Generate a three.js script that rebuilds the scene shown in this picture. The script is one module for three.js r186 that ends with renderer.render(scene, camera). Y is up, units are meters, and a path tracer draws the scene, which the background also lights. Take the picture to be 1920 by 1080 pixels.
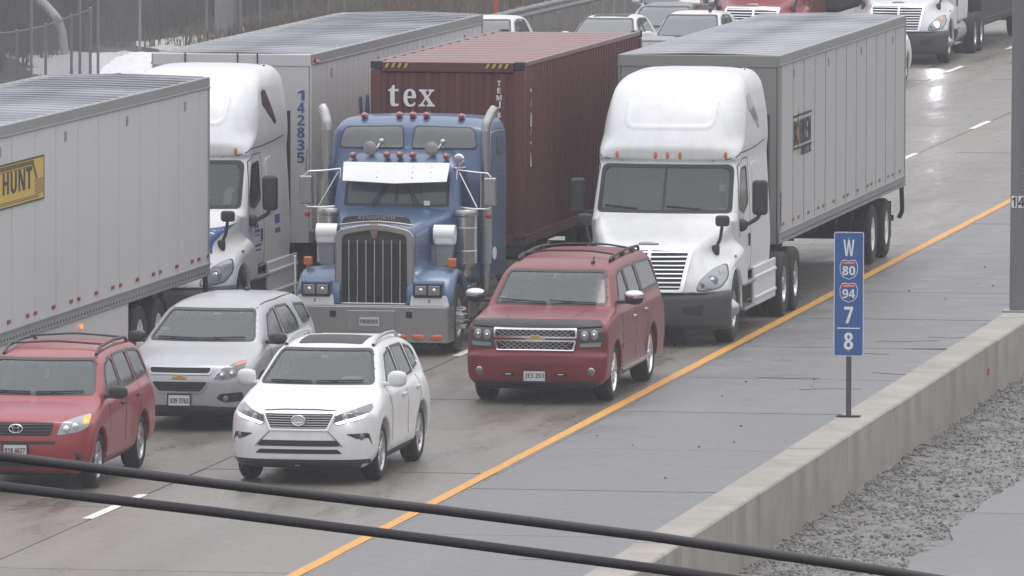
import * as THREE from 'three';
import { RoundedBoxGeometry } from 'three/addons/geometries/RoundedBoxGeometry.js';
import { TessellateModifier } from 'three/addons/modifiers/TessellateModifier.js';
import { mergeGeometries, mergeVertices } from 'three/addons/utils/BufferGeometryUtils.js';
import { FontLoader } from 'three/addons/loaders/FontLoader.js';
import { TextGeometry } from 'three/addons/geometries/TextGeometry.js';

// ---------------------------------------------------------------- camera, sky, sun, exposure
const scene = new THREE.Scene();
const camera = new THREE.PerspectiveCamera(3.4987, 1024 / 576, 1, 3000);
camera.position.set(20.2145, 10.8407, 0);
camera.quaternion.setFromRotationMatrix(new THREE.Matrix4().makeBasis(
  new THREE.Vector3(0.98629136, 0.00233278, -0.1649967),
  new THREE.Vector3(-0.01377825, 0.9975726, -0.06825743),
  new THREE.Vector3(0.16443696, 0.06959508, 0.98392937)));
camera.updateMatrixWorld();
const renderer = new THREE.WebGLRenderer({ antialias: true });
renderer.toneMapping = THREE.LinearToneMapping;
renderer.toneMappingExposure = 1.35;
renderer.shadowMap.enabled = true;
renderer.setSize(1024, 576);
{ // overcast winter sky: brighter towards the zenith, even all round
  const w = 128, h = 64, d = new Float32Array(w * h * 4);
  for (let j = 0; j < h; j++) for (let i = 0; i < w; i++) {
    const el = ((j + 0.5) / h - 0.5) * Math.PI, s = Math.max(0, Math.sin(el)), k = (j * w + i) * 4;
    const L = 1.3 * (1 + 2 * s) / 3;
    d[k] = L * 0.98; d[k + 1] = L * 0.99; d[k + 2] = L * 1.05; d[k + 3] = 1;
  }
  const t = new THREE.DataTexture(d, w, h, THREE.RGBAFormat, THREE.FloatType);
  t.mapping = THREE.EquirectangularReflectionMapping; t.magFilter = THREE.LinearFilter; t.minFilter = THREE.LinearFilter;
  t.needsUpdate = true; scene.background = t; scene.environment = t;
}
const sun = new THREE.DirectionalLight(0xfff6ea, 0.6);
sun.position.set(8, 100, -140 - 22); sun.target.position.set(-5, 0, -140);
sun.castShadow = true; sun.shadow.radius = 45; sun.shadow.mapSize.set(4096, 4096);
Object.assign(sun.shadow.camera, { left: -90, right: 90, top: 130, bottom: -130, near: 1, far: 400 });
scene.add(sun, sun.target);
scene.fog = new THREE.FogExp2(0xd6d8dc, 0.0006);

// ---------------------------------------------------------------- helpers
let seed = 12345;
const rnd = () => { seed = (seed * 1664525 + 1013904223) >>> 0; return seed / 4294967296; };
const rr = (a, b) => a + (b - a) * rnd();
const clamp = (x, a = 0, b = 1) => Math.min(b, Math.max(a, x));
const sstep = (a, b, x) => { const t = clamp((x - a) / (b - a)); return t * t * (3 - 2 * t); };
const smin = (a, b, k) => { const h = Math.max(k - Math.abs(a - b), 0) / k; return Math.min(a, b) - h * h * k * 0.25; };
const smax = (a, b, k) => -smin(-a, -b, k);
const V = (x, y, z) => new THREE.Vector3(x, y, z);
const std = (r, g, b, rough = 0.6, extra = {}) => new THREE.MeshStandardMaterial({ color: new THREE.Color().setRGB(r, g, b), roughness: rough, ...extra });
const phys = (r, g, b, rough = 0.4, extra = {}) => new THREE.MeshPhysicalMaterial({ color: new THREE.Color().setRGB(r, g, b), roughness: rough, ...extra });

const used = new Map();
function numbered(n) { const c = used.get(n) || 0; used.set(n, c + 1); return c ? n + '_' + String(c).padStart(3, '0') : n; }
function tag(o, label, category, group, kind) {
  if (label) o.userData.label = label;
  if (category) o.userData.category = category;
  if (group) o.userData.group = group;
  if (kind) o.userData.kind = kind;
  return o;
}
function thing(name, label, category, pos = [0, 0, 0], turn = 0, group) {
  const o = new THREE.Group(); o.name = numbered(name); o.position.set(...pos); o.rotation.y = turn; scene.add(o);
  return tag(o, label, category, group);
}
function norm1(g) { // only position, normal, uv and no index so that anything merges
  g = g.index ? g.toNonIndexed() : g;
  const o = new THREE.BufferGeometry(), n = g.attributes.position.count;
  o.setAttribute('position', g.attributes.position); o.setAttribute('normal', g.attributes.normal);
  o.setAttribute('uv', g.attributes.uv || new THREE.BufferAttribute(new Float32Array(n * 2), 2));
  return o;
}
const mg = l => l.length === 1 ? l[0] : mergeGeometries(l.map(norm1));
function mesh(parent, name, geo, mat) {
  const m = new THREE.Mesh(Array.isArray(geo) ? mg(geo) : geo, mat);
  m.name = parent === scene ? numbered(name) : name; m.castShadow = m.receiveShadow = true; parent.add(m); return m;
}
function grp(parent, name, pos) { const g = new THREE.Group(); g.name = name; if (pos) g.position.set(...pos); parent.add(g); return g; }
function copyOf(src, label, pos, turn = 0, group) {
  const c = src.clone(); c.name = numbered(src.name.replace(/_\d{3}$/, '')); c.userData = { ...src.userData, label };
  c.position.set(...pos); c.rotation.y = turn; if (group) c.userData.group = group; scene.add(c); return c;
}
// rounded box centred at x,y,z
function bx(w, h, d, x = 0, y = 0, z = 0, r = 0.01, rot) {
  const rad = Math.min(r, w * 0.45, h * 0.45, d * 0.45);
  const g = rad > 0.0005 ? new RoundedBoxGeometry(w, h, d, r > 0.06 ? 3 : 1, rad) : new THREE.BoxGeometry(w, h, d);
  if (rot) { g.rotateX(rot[0]); g.rotateY(rot[1]); g.rotateZ(rot[2]); }
  g.translate(x, y, z); return g;
}
// plain box (12 triangles)
function pb(w, h, d, x, y, z) { const g = new THREE.BoxGeometry(w, h, d); g.translate(x, y, z); return g; }
function rod(a, b, r, seg = 8, r2 = r) {
  const A = V(...a), B = V(...b), g = new THREE.CylinderGeometry(r2, r, A.distanceTo(B), seg);
  g.translate(0, A.distanceTo(B) / 2, 0);
  g.applyQuaternion(new THREE.Quaternion().setFromUnitVectors(V(0, 1, 0), B.clone().sub(A).normalize()));
  g.translate(...a); return g;
}
function tube(pts, r, n = 24, seg = 8, closed = false) {
  return new THREE.TubeGeometry(new THREE.CatmullRomCurve3(pts.map(p => V(...p)), closed, 'catmullrom', 0.2), n, r, seg, closed);
}
function disc(r, d, x, y, z, seg = 20) { const g = new THREE.CylinderGeometry(r, r, d, seg); g.rotateX(Math.PI / 2); g.translate(x, y, z); return g; }
function ball(rx, ry, rz, x, y, z, e = 1) { // superellipsoid (e<1 squarer)
  const g = new THREE.SphereGeometry(1, 24, 16), p = g.attributes.position;
  for (let i = 0; i < p.count; i++) p.setXYZ(i, ...[p.getX(i), p.getY(i), p.getZ(i)].map(v => Math.sign(v) * Math.pow(Math.abs(v), e)));
  g.scale(rx, ry, rz); g.translate(x, y, z);
  const m = mergeVertices((g.deleteAttribute('normal'), g.deleteAttribute('uv'), g), 1e-4); m.computeVertexNormals(); return m;
}
// ---- 2D outlines with rounded corners: [a, b, radius]
function rpoly(pts, seg = 5) {
  const out = [], n = pts.length;
  for (let i = 0; i < n; i++) {
    const p = pts[i], r = p[2] || 0;
    if (!r) { out.push([p[0], p[1]]); continue; }
    const q = pts[(i + n - 1) % n], s = pts[(i + 1) % n];
    let ax = q[0] - p[0], ay = q[1] - p[1], bx_ = s[0] - p[0], by = s[1] - p[1];
    const la = Math.hypot(ax, ay), lb = Math.hypot(bx_, by); ax /= la; ay /= la; bx_ /= lb; by /= lb;
    const d = Math.min(r, la * 0.48, lb * 0.48);
    for (let k = 0; k <= seg; k++) { // quadratic corner
      const t = k / seg, u = 1 - t;
      out.push([p[0] + ax * d * u * u + bx_ * d * t * t, p[1] + ay * d * u * u + by * d * t * t]);
    }
  }
  return out;
}
function sdPolyExact(P) { // signed distance, negative inside
  const n = P.length, X = P.map(p => p[0]), Y = P.map(p => p[1]);
  return (a, b) => {
    let d = 1e9, s = 1;
    for (let i = 0, j = n - 1; i < n; j = i++) {
      const ex = X[j] - X[i], ey = Y[j] - Y[i], wx = a - X[i], wy = b - Y[i];
      const t = Math.max(0, Math.min(1, (wx * ex + wy * ey) / (ex * ex + ey * ey + 1e-12)));
      const dx = wx - ex * t, dy = wy - ey * t, q = dx * dx + dy * dy; if (q < d) d = q;
      const c1 = b >= Y[i], c2 = b < Y[j], c3 = ex * wy > ey * wx;
      if ((c1 && c2 && c3) || (!c1 && !c2 && !c3)) s = -s;
    }
    return s * Math.sqrt(d);
  };
}
function sdPoly(P) { // the same, looked up from a grid that is filled as it is used
  const ex = sdPolyExact(P), G = 0.0125, m = 0.5;
  const x0 = Math.min(...P.map(p => p[0])) - m, y0 = Math.min(...P.map(p => p[1])) - m, nx = Math.ceil((Math.max(...P.map(p => p[0])) + m - x0) / G) + 1, ny = Math.ceil((Math.max(...P.map(p => p[1])) + m - y0) / G) + 1;
  const g = new Float32Array(nx * ny).fill(NaN);
  const at = (i, j) => { const k = i + j * nx; let v = g[k]; if (v !== v) v = g[k] = ex(x0 + i * G, y0 + j * G); return v; };
  return (a, b) => {
    const u = (a - x0) / G, v = (b - y0) / G, i = Math.floor(u), j = Math.floor(v);
    if (i < 0 || j < 0 || i >= nx - 1 || j >= ny - 1) return ex(a, b);
    const s = u - i, t = v - j; return (at(i, j) * (1 - s) + at(i + 1, j) * s) * (1 - t) + (at(i, j + 1) * (1 - s) + at(i + 1, j + 1) * s) * t;
  };
}
const side = (pts, seg) => sdPoly(rpoly(pts, seg));
const sect = pts => sdPoly(rpoly([...pts, ...pts.slice().reverse().map(p => [-p[0], p[1], p[2]])])); // half outline mirrored
const mir = pts => pts.map(p => [-p[0], p[1], p[2]]).reverse();
// ---- implicit surface to mesh (surface nets, vertices pulled onto the surface)
function isoMesh(f, lo, hi, h) {
  const N = [0, 1, 2].map(i => Math.ceil((hi[i] - lo[i]) / h / 4) * 4 + 1), [nx, ny, nz] = N, sx = 1, sy = nx, sz = nx * ny;
  const val = new Float32Array(nx * ny * nz).fill(9);
  for (let K = 0; K < nz - 1; K += 4) for (let J = 0; J < ny - 1; J += 4) for (let I = 0; I < nx - 1; I += 4) {
    const c = f(lo[0] + (I + 2) * h, lo[1] + (J + 2) * h, lo[2] + (K + 2) * h), far = Math.abs(c) > h * 5.6;
    for (let k = K; k <= K + 4; k++) for (let j = J; j <= J + 4; j++) for (let i = I; i <= I + 4; i++) {
      const q = i + j * sy + k * sz;
      if (far) { if (val[q] === 9) val[q] = c > 0 ? 8 : -8; }
      else if (Math.abs(val[q]) >= 8) val[q] = f(lo[0] + i * h, lo[1] + j * h, lo[2] + k * h);
    }
  }
  const id = new Int32Array(nx * ny * nz).fill(-1), P = [], idx = [];
  const grad = (x, y, z, e) => [f(x + e, y, z) - f(x - e, y, z), f(x, y + e, z) - f(x, y - e, z), f(x, y, z + e) - f(x, y, z - e)];
  const co = []; for (let c = 0; c < 8; c++) co.push([c & 1, (c >> 1) & 1, c >> 2]);
  const ed = [[0, 1], [2, 3], [4, 5], [6, 7], [0, 2], [1, 3], [4, 6], [5, 7], [0, 4], [1, 5], [2, 6], [3, 7]];
  const Nn = [];
  for (let k = 0; k < nz - 1; k++) for (let j = 0; j < ny - 1; j++) for (let i = 0; i < nx - 1; i++) {
    const q = i + j * sy + k * sz, v0 = val[q]; let any = false;
    const v = co.map(([a, b, c]) => { const w = val[q + a + b * sy + c * sz]; if ((w < 0) !== (v0 < 0)) any = true; return w; });
    if (!any) continue;
    let x = 0, y = 0, z = 0, n = 0;
    for (const [a, b] of ed) if ((v[a] < 0) !== (v[b] < 0)) {
      const t = v[a] / (v[a] - v[b]);
      x += co[a][0] + (co[b][0] - co[a][0]) * t; y += co[a][1] + (co[b][1] - co[a][1]) * t; z += co[a][2] + (co[b][2] - co[a][2]) * t; n++;
    }
    x = lo[0] + (i + x / n) * h; y = lo[1] + (j + y / n) * h; z = lo[2] + (k + z / n) * h;
    let g;
    for (let s = 0; s < 2; s++) {
      const e = h * 0.3; g = grad(x, y, z, e); const L = Math.hypot(...g) || 1, d = f(x, y, z) / Math.max(0.5, L / (2 * e));
      const st = clamp(-d, -h * 0.5, h * 0.5); x += g[0] / L * st; y += g[1] / L * st; z += g[2] / L * st;
    }
    g = grad(x, y, z, h * 0.45); const L = Math.hypot(...g) || 1;
    id[q] = P.length / 3; P.push(x, y, z); Nn.push(g[0] / L, g[1] / L, g[2] / L);
  }
  const quad = (a, b, c, d, flip) => { if (a < 0 || b < 0 || c < 0 || d < 0) return; flip ? idx.push(a, c, b, a, d, c) : idx.push(a, b, c, a, c, d); };
  for (let k = 1; k < nz - 1; k++) for (let j = 1; j < ny - 1; j++) for (let i = 1; i < nx - 1; i++) {
    const q = i + j * sy + k * sz, s = val[q] < 0;
    if (s !== (val[q + 1] < 0)) quad(id[q - sy - sz], id[q - sz], id[q], id[q - sy], !s);
    if (s !== (val[q + sy] < 0)) quad(id[q - 1 - sz], id[q - 1], id[q], id[q - sz], !s);
    if (s !== (val[q + sz] < 0)) quad(id[q - 1 - sy], id[q - sy], id[q], id[q - 1], !s);
  }
  const g = new THREE.BufferGeometry();
  g.setAttribute('position', new THREE.Float32BufferAttribute(P, 3)); g.setAttribute('normal', new THREE.Float32BufferAttribute(Nn, 3));
  g.setAttribute('uv', new THREE.Float32BufferAttribute(P.filter((_, i) => i % 3 !== 1), 2));
  g.setIndex(idx); return g;
}
// ---- panels that follow an implicit surface: outline in a view plane, cast along an axis
// axis 'z': outline (x,y) seen from the front; 'x'/'-x': outline (z,y) seen from a side; 'y': outline (x,z) from above
function caster(f, axis, start) {
  return (a, b) => {
    const at = axis === 'z' ? t => [a, b, start - t] : axis === 'x' ? t => [start - t, b, a] : axis === '-x' ? t => [t - start, b, a] : t => [a, start - t, b];
    let t = 0, best = 1e9, bt = 0;
    for (let i = 0; i < 90; i++) {
      const d = f(...at(t)); if (Math.abs(d) < best) { best = Math.abs(d); bt = t; }
      if (d < 0) { let l = t - 0.08, h = t; for (let k = 0; k < 14; k++) { const m = (l + h) / 2; f(...at(m)) < 0 ? h = m : l = m; } bt = h; break; }
      t += clamp(d * 0.75, 0.008, 0.6); if (t > 8) break;
    }
    return at(bt);
  };
}
function panel(f, axis, pts, { off = 0.006, t = 0.02, start = axis === 'z' ? 0.6 : axis === 'y' ? 5 : 1.8, edge = 0.07, holes = [], seg = 5 } = {}) {
  const sh = new THREE.Shape(rpoly(pts, seg).map(p => new THREE.Vector2(p[0], p[1])));
  for (const h of holes) sh.holes.push(new THREE.Path(rpoly(h, seg).map(p => new THREE.Vector2(p[0], p[1]))));
  let g = new THREE.ShapeGeometry(sh, 4); g.deleteAttribute('normal'); g.deleteAttribute('uv');
  g = new TessellateModifier(edge, 18).modify(g.toNonIndexed());
  for (const k of Object.keys(g.attributes)) if (k !== 'position') g.deleteAttribute(k);
  g = mergeVertices(g, 1e-4);
  const cast = caster(f, axis, start), p = g.attributes.position, n = p.count, P = [], Nn = [], uv = [], e = 0.006;
  const dir = axis === 'z' ? [0, 0, 1] : axis === 'x' ? [1, 0, 0] : axis === '-x' ? [-1, 0, 0] : [0, 1, 0];
  for (let i = 0; i < n; i++) {
    const q = cast(p.getX(i), p.getY(i));
    let gr = [f(q[0] + e, q[1], q[2]) - f(q[0] - e, q[1], q[2]), f(q[0], q[1] + e, q[2]) - f(q[0], q[1] - e, q[2]), f(q[0], q[1], q[2] + e) - f(q[0], q[1], q[2] - e)];
    let L = Math.hypot(...gr); if (L < 1e-9) { gr = dir; L = 1; } gr = gr.map(v => v / L);
    P.push(q[0] + gr[0] * off, q[1] + gr[1] * off, q[2] + gr[2] * off); Nn.push(gr); uv.push(p.getX(i), p.getY(i));
  }
  let idx = Array.from(g.index.array);
  { // outward winding
    const [a, b, c] = idx, A = V(P[3 * a], P[3 * a + 1], P[3 * a + 2]), B = V(P[3 * b], P[3 * b + 1], P[3 * b + 2]), C = V(P[3 * c], P[3 * c + 1], P[3 * c + 2]);
    const nn = B.sub(A).cross(C.sub(A)); if (nn.dot(V(...dir)) < 0) for (let i = 0; i < idx.length; i += 3) [idx[i], idx[i + 1]] = [idx[i + 1], idx[i]];
  }
  const N2 = Nn.flat();
  if (t > 0) { // skirt down to the body
    const cnt = new Map();
    for (let i = 0; i < idx.length; i += 3) for (let k = 0; k < 3; k++) { const a = idx[i + k], b = idx[i + (k + 1) % 3]; cnt.has(b + '_' + a) ? cnt.delete(b + '_' + a) : cnt.set(a + '_' + b, [a, b]); }
    for (const [a, b] of cnt.values()) {
      const base = P.length / 3, A = P.slice(3 * a, 3 * a + 3), B = P.slice(3 * b, 3 * b + 3), a2 = A.map((v, i) => v - Nn[a][i] * t), b2 = B.map((v, i) => v - Nn[b][i] * t);
      const nn = V(b2[0] - A[0], b2[1] - A[1], b2[2] - A[2]).cross(V(B[0] - A[0], B[1] - A[1], B[2] - A[2])).normalize();
      P.push(...A, ...B, ...b2, ...a2); for (let k = 0; k < 4; k++) { N2.push(nn.x, nn.y, nn.z); uv.push(0, 0); }
      idx.push(base, base + 2, base + 1, base, base + 3, base + 2);
    }
  }
  const o = new THREE.BufferGeometry();
  o.setAttribute('position', new THREE.Float32BufferAttribute(P, 3)); o.setAttribute('normal', new THREE.Float32BufferAttribute(N2, 3));
  o.setAttribute('uv', new THREE.Float32BufferAttribute(uv, 2)); o.setIndex(idx); return o;
}
// a narrow band along a path on the surface
function strip(f, axis, path, w, o = {}) {
  const L = [], R = [], n = path.length;
  path.forEach((p, i) => {
    const a = path[Math.max(0, i - 1)], b = path[Math.min(n - 1, i + 1)], l = Math.hypot(b[0] - a[0], b[1] - a[1]) || 1, nx = -(b[1] - a[1]) / l * w / 2, ny = (b[0] - a[0]) / l * w / 2;
    L.push([p[0] + nx, p[1] + ny]); R.unshift([p[0] - nx, p[1] - ny]);
  });
  return panel(f, axis, [...L, ...R], { off: 0.003, t: 0.01, edge: 0.12, ...o });
}
// a bent wire or moulding that follows the surface
function railOn(f, axis, path, r, o = {}) {
  const c = caster(f, axis, o.start ?? (axis === 'z' ? 0.6 : axis === 'y' ? 5 : 1.8));
  return tube(path.map(p => { const q = c(p[0], p[1]); const k = o.off || 0; return axis === 'z' ? [q[0], q[1], q[2] + k] : axis === 'y' ? [q[0], q[1] + k, q[2]] : [q[0] + (axis === 'x' ? k : -k), q[1], q[2]]; }), r, o.n || 20, o.seg || 6);
}
// periodic value noise, 0..1
function pnoise(per, sd) {
  let s = sd; const t = new Float32Array(per * per).map(() => { s = (s * 1664525 + 1013904223) >>> 0; return s / 4294967296; });
  return (u, v) => {
    const x = u * per, y = v * per, i = Math.floor(x), j = Math.floor(y), a = x - i, b = y - j, fa = a * a * (3 - 2 * a), fb = b * b * (3 - 2 * b);
    const m = q => ((q % per) + per) % per, A = t[m(i) + m(j) * per], B = t[m(i + 1) + m(j) * per], C = t[m(i) + m(j + 1) * per], D = t[m(i + 1) + m(j + 1) * per];
    return (A + (B - A) * fa) * (1 - fb) + (C + (D - C) * fa) * fb;
  };
}
function tex(size, fn, srgb, size2 = size) { // fn(u,v) -> [r,g,b] 0..1 (linear if not srgb)
  const d = new Uint8Array(size * size2 * 4);
  for (let j = 0; j < size2; j++) for (let i = 0; i < size; i++) { const c = fn((i + 0.5) / size, (j + 0.5) / size2), k = (j * size + i) * 4; for (let q = 0; q < 3; q++) d[k + q] = clamp(c[q]) * 255; d[k + 3] = 255; }
  const t = new THREE.DataTexture(d, size, size2); t.wrapS = t.wrapT = THREE.RepeatWrapping; t.magFilter = THREE.LinearFilter; t.minFilter = THREE.LinearMipmapLinearFilter; t.generateMipmaps = true;
  if (srgb) t.colorSpace = THREE.SRGBColorSpace; t.needsUpdate = true; return t;
}
const fonts = {};
for (const [k, n] of [['bold', 'droid_sans_bold'], ['sans', 'droid_sans_regular'], ['serif', 'droid_serif_bold']]) fonts[k] = await new FontLoader().loadAsync(`fonts/droid/${n}.typeface.json`);
// lettering centred at 0,0 facing +z, cap height h, optional width
function letters(txt, h, { font = 'bold', depth = 0.004, width } = {}) {
  const g = new TextGeometry(txt, { font: fonts[font], size: h, depth, curveSegments: 4, bevelEnabled: false });
  g.computeBoundingBox(); const b = g.boundingBox; g.translate(-(b.min.x + b.max.x) / 2, -(b.min.y + b.max.y) / 2, 0);
  if (width) g.scale(width / (b.max.x - b.min.x), 1, 1); return g;
}
// ---------------------------------------------------------------- materials
const n8 = pnoise(8, 1), n16 = pnoise(16, 2), n32 = pnoise(32, 3), n64 = pnoise(64, 4), n128 = pnoise(128, 5), n256 = pnoise(256, 6), n4 = pnoise(4, 7);
const fbm = (u, v) => 0.4 * n8(u, v) + 0.25 * n16(u, v) + 0.17 * n32(u, v) + 0.1 * n64(u, v) + 0.08 * n128(u, v);
const grime = tex(512, (u, v) => { const k = 0.86 + 0.16 * fbm(u, v) + 0.05 * (n256(u, v) - 0.5); return [k, k * 0.995, k * 0.985]; });
const streak = tex(512, (u, v) => { // thin downward dirt runs on sheet metal
  const s = n128(u, 0.3) * 0.6 + n256(u, 0.7) * 0.4, l = n16(u, v * 0.5), k = 0.93 + 0.07 * fbm(u, v) - 0.16 * Math.max(0, s - 0.66) * l * 2;
  return [k, k * 0.992, k * 0.975];
});
const roughTex = tex(512, (u, v) => { const k = 0.55 + 0.45 * fbm(u, v) + 0.2 * (n128(u, v) - 0.5); return [k, k, k]; });
const paint = (r, g, b, o = {}) => phys(r, g, b, 0.38, { clearcoat: 0.6, clearcoatRoughness: 0.16, map: grime, ...o });
const M = {
  pearlWhite: paint(0.75, 0.765, 0.78), silver: paint(0.43, 0.44, 0.46, { metalness: 0.45, roughness: 0.42 }),
  brightRed: paint(0.3, 0.024, 0.032, { metalness: 0.12, clearcoat: 0.5 }), darkRed: paint(0.19, 0.009, 0.015, { metalness: 0.1, clearcoat: 0.4, roughness: 0.5 }),
  white: paint(0.74, 0.75, 0.76), blue: paint(0.06, 0.115, 0.225, { metalness: 0.25 }), redcab: paint(0.26, 0.025, 0.03),
  greycar: paint(0.2, 0.21, 0.23), darkcar: paint(0.09, 0.095, 0.105), farwhite: paint(0.78, 0.78, 0.77),
  farGlass: phys(0.07, 0.08, 0.08, 0.12, { clearcoat: 1, clearcoatRoughness: 0.05 }),
  glass: phys(0.3, 0.345, 0.335, 0.06, { transmission: 0.8, thickness: 0, ior: 1.5 }),
  tint: phys(0.05, 0.055, 0.057, 0.06, { transmission: 0.45, thickness: 0, ior: 1.5 }),
  frit: std(0.012, 0.012, 0.013, 0.35), black: std(0.018, 0.018, 0.02, 0.5), rubber: std(0.016, 0.016, 0.017, 0.75, { map: grime }),
  plastic: std(0.035, 0.036, 0.038, 0.6, { map: grime }), greyPlastic: std(0.06, 0.062, 0.066, 0.55, { map: grime }),
  chrome: std(0.78, 0.78, 0.79, 0.14, { metalness: 1 }), dullChrome: std(0.42, 0.42, 0.42, 0.27, { metalness: 0.9 }),
  alloy: std(0.5, 0.5, 0.52, 0.3, { metalness: 0.75 }), steel: std(0.36, 0.36, 0.37, 0.42, { metalness: 0.7, map: grime }),
  lens: phys(0.3, 0.31, 0.33, 0.12, { metalness: 0.3, clearcoat: 1, clearcoatRoughness: 0.03 }), lensMid: phys(0.13, 0.135, 0.14, 0.15, { metalness: 0.2, clearcoat: 1, clearcoatRoughness: 0.05 }), lensDark: phys(0.05, 0.052, 0.055, 0.15, { clearcoat: 1, clearcoatRoughness: 0.03 }),
  amber: phys(0.6, 0.13, 0.02, 0.25, { clearcoat: 1 }), amberOn: phys(0.6, 0.2, 0.03, 0.25, { emissive: 0xff8a20, emissiveIntensity: 1.2 }),
  redLens: phys(0.32, 0.03, 0.03, 0.25, { clearcoat: 1 }), redOn: phys(0.4, 0.02, 0.02, 0.3, { emissive: 0xff2a18, emissiveIntensity: 1.5 }),
  drl: std(0.8, 0.8, 0.8, 0.3, { emissive: 0xf2f4ff, emissiveIntensity: 2.2 }),
  roofGlass: std(0.02, 0.02, 0.022, 0.55), interior: std(0.05, 0.05, 0.052, 0.85), beige: std(0.2, 0.19, 0.17, 0.85), cloth: std(0.09, 0.09, 0.095, 0.9),
  paper: std(0.75, 0.76, 0.78, 0.8), plate: std(0.62, 0.63, 0.66, 0.5), plateInk: std(0.1, 0.03, 0.05, 0.5), plateBlue: std(0.12, 0.2, 0.45, 0.5), gold: std(0.62, 0.42, 0.13, 0.3, { metalness: 0.7 }),
  ink: std(0.025, 0.025, 0.03, 0.6), whitePaint: std(0.78, 0.78, 0.77, 0.5), bluePaint: std(0.04, 0.09, 0.26, 0.5), chassis: std(0.022, 0.022, 0.024, 0.7, { map: grime }),
  deflector: std(0.03, 0.026, 0.028, 0.5), frontGrey: std(0.26, 0.255, 0.25, 0.6, { map: streak }),
  seam: std(0.012, 0.012, 0.013, 0.7), hiVis: std(0.45, 0.6, 0.05, 0.8), mesh: std(0.05, 0.05, 0.05, 0.6),
  sheet: std(0.6, 0.595, 0.605, 0.42, { map: streak }), sheet2: std(0.5, 0.5, 0.5, 0.45, { map: streak }), galv: std(0.3, 0.3, 0.305, 0.5, { metalness: 0.2, map: grime }),
  roofSheet: std(0.34, 0.35, 0.37, 0.16, { metalness: 0.2 }), reflector: std(0.32, 0.02, 0.04, 0.4), reflWhite: std(0.7, 0.7, 0.7, 0.4),
};
// ---------------------------------------------------------------- wheels
const wheelCache = new Map();
function wheelProto(r, w, rimR, style, rimMat) {
  const key = [r, w, rimR, style, rimMat.uuid].join(); if (wheelCache.has(key)) return wheelCache.get(key);
  const g = new THREE.Group(); g.name = 'wheel';
  const prof = [[rimR - 0.01, -w / 2 + 0.03], [rimR + 0.02, -w / 2 + 0.005], [r - 0.05, -w / 2], [r - 0.012, -w / 2 + 0.025], [r, -w / 2 + 0.06], [r, w / 2 - 0.06], [r - 0.012, w / 2 - 0.025], [r - 0.05, w / 2], [rimR + 0.02, w / 2 - 0.005], [rimR - 0.01, w / 2 - 0.03]];
  const ty = new THREE.LatheGeometry(prof.map(p => new THREE.Vector2(p[0], p[1])), 48); ty.rotateZ(-Math.PI / 2); // axis +x is the outer face
  const tread = []; for (let i = 0; i < 3; i++) { const t = new THREE.TorusGeometry(r - 0.001, 0.005, 4, 48); t.rotateY(Math.PI / 2); t.translate((i - 1) * w * 0.22, 0, 0); tread.push(t); }
  mesh(g, 'tyre', [ty, ...tread], M.rubber);
  const parts = [];
  const lathe = (pr, n = 40) => { const q = new THREE.LatheGeometry(pr.map(p => new THREE.Vector2(p[0], p[1])), n); q.rotateZ(-Math.PI / 2); return q; };
  if (style === 'truck') {
    parts.push(lathe([[rimR, w / 2 - 0.02], [rimR - 0.025, w / 2 - 0.03], [rimR - 0.04, w / 2 - 0.12], [0.16, w / 2 - 0.1], [0.15, w / 2 - 0.03], [0.1, w / 2 + 0.02], [0.07, w / 2 + 0.06], [0, w / 2 + 0.07]]));
    for (let i = 0; i < 10; i++) { const a = i / 10 * Math.PI * 2, q = new THREE.CylinderGeometry(0.018, 0.02, 0.06, 8); q.rotateZ(Math.PI / 2); q.translate(w / 2 - 0.06, Math.cos(a) * 0.2, Math.sin(a) * 0.2); parts.push(q); }
  } else if (style === 'dual') {
    parts.push(lathe([[rimR, w / 2 - 0.02], [rimR - 0.025, w / 2 - 0.03], [rimR - 0.05, w / 2 - 0.2], [0.17, w / 2 - 0.2], [0.13, w / 2 - 0.06], [0.1, w / 2 - 0.02], [0, w / 2 - 0.015]]));
  } else {
    const n = style === 'five' ? 5 : style === 'ten' ? 10 : 6, twin = style !== 'ten';
    parts.push(lathe([[rimR, w / 2 - 0.015], [rimR - 0.018, w / 2 - 0.012], [rimR - 0.03, w / 2 - 0.05], [rimR - 0.035, -w / 2 + 0.04]]));
    parts.push(lathe([[0.075, w / 2 - 0.06], [0.07, w / 2 - 0.025], [0.03, w / 2 - 0.018], [0, w / 2 - 0.018]], 16));
    for (let i = 0; i < n; i++) for (const s of twin ? [-1, 1] : [0]) {
      const a = i / n * Math.PI * 2 + s * (style === 'six' ? 0.14 : 0.17), q = bx(0.03, rimR - 0.06, twin ? 0.045 : 0.05, w / 2 - 0.045, (rimR + 0.03) / 2, 0, 0.01); q.rotateX(a); parts.push(q);
    }
  }
  mesh(g, 'rim', parts, rimMat);
  if (style !== 'truck' && style !== 'dual') mesh(g, 'brake', [lathe([[rimR * 0.82, -0.01], [rimR * 0.82, 0.01], [0.05, 0.01]], 24)], M.plastic);
  wheelCache.set(key, g); return g;
}
function addWheel(root, x, z, r, w, rimR, style, rimMat, steer = 0, name = 'wheel') {
  const g = wheelProto(r, w, rimR, style, rimMat).clone(); g.name = name; g.position.set(x, r, z); g.rotation.y = (x < 0 ? Math.PI : 0) + steer; g.rotation.order = 'YXZ'; g.rotation.x = rr(0, 6); root.add(g); return g;
}
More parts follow.
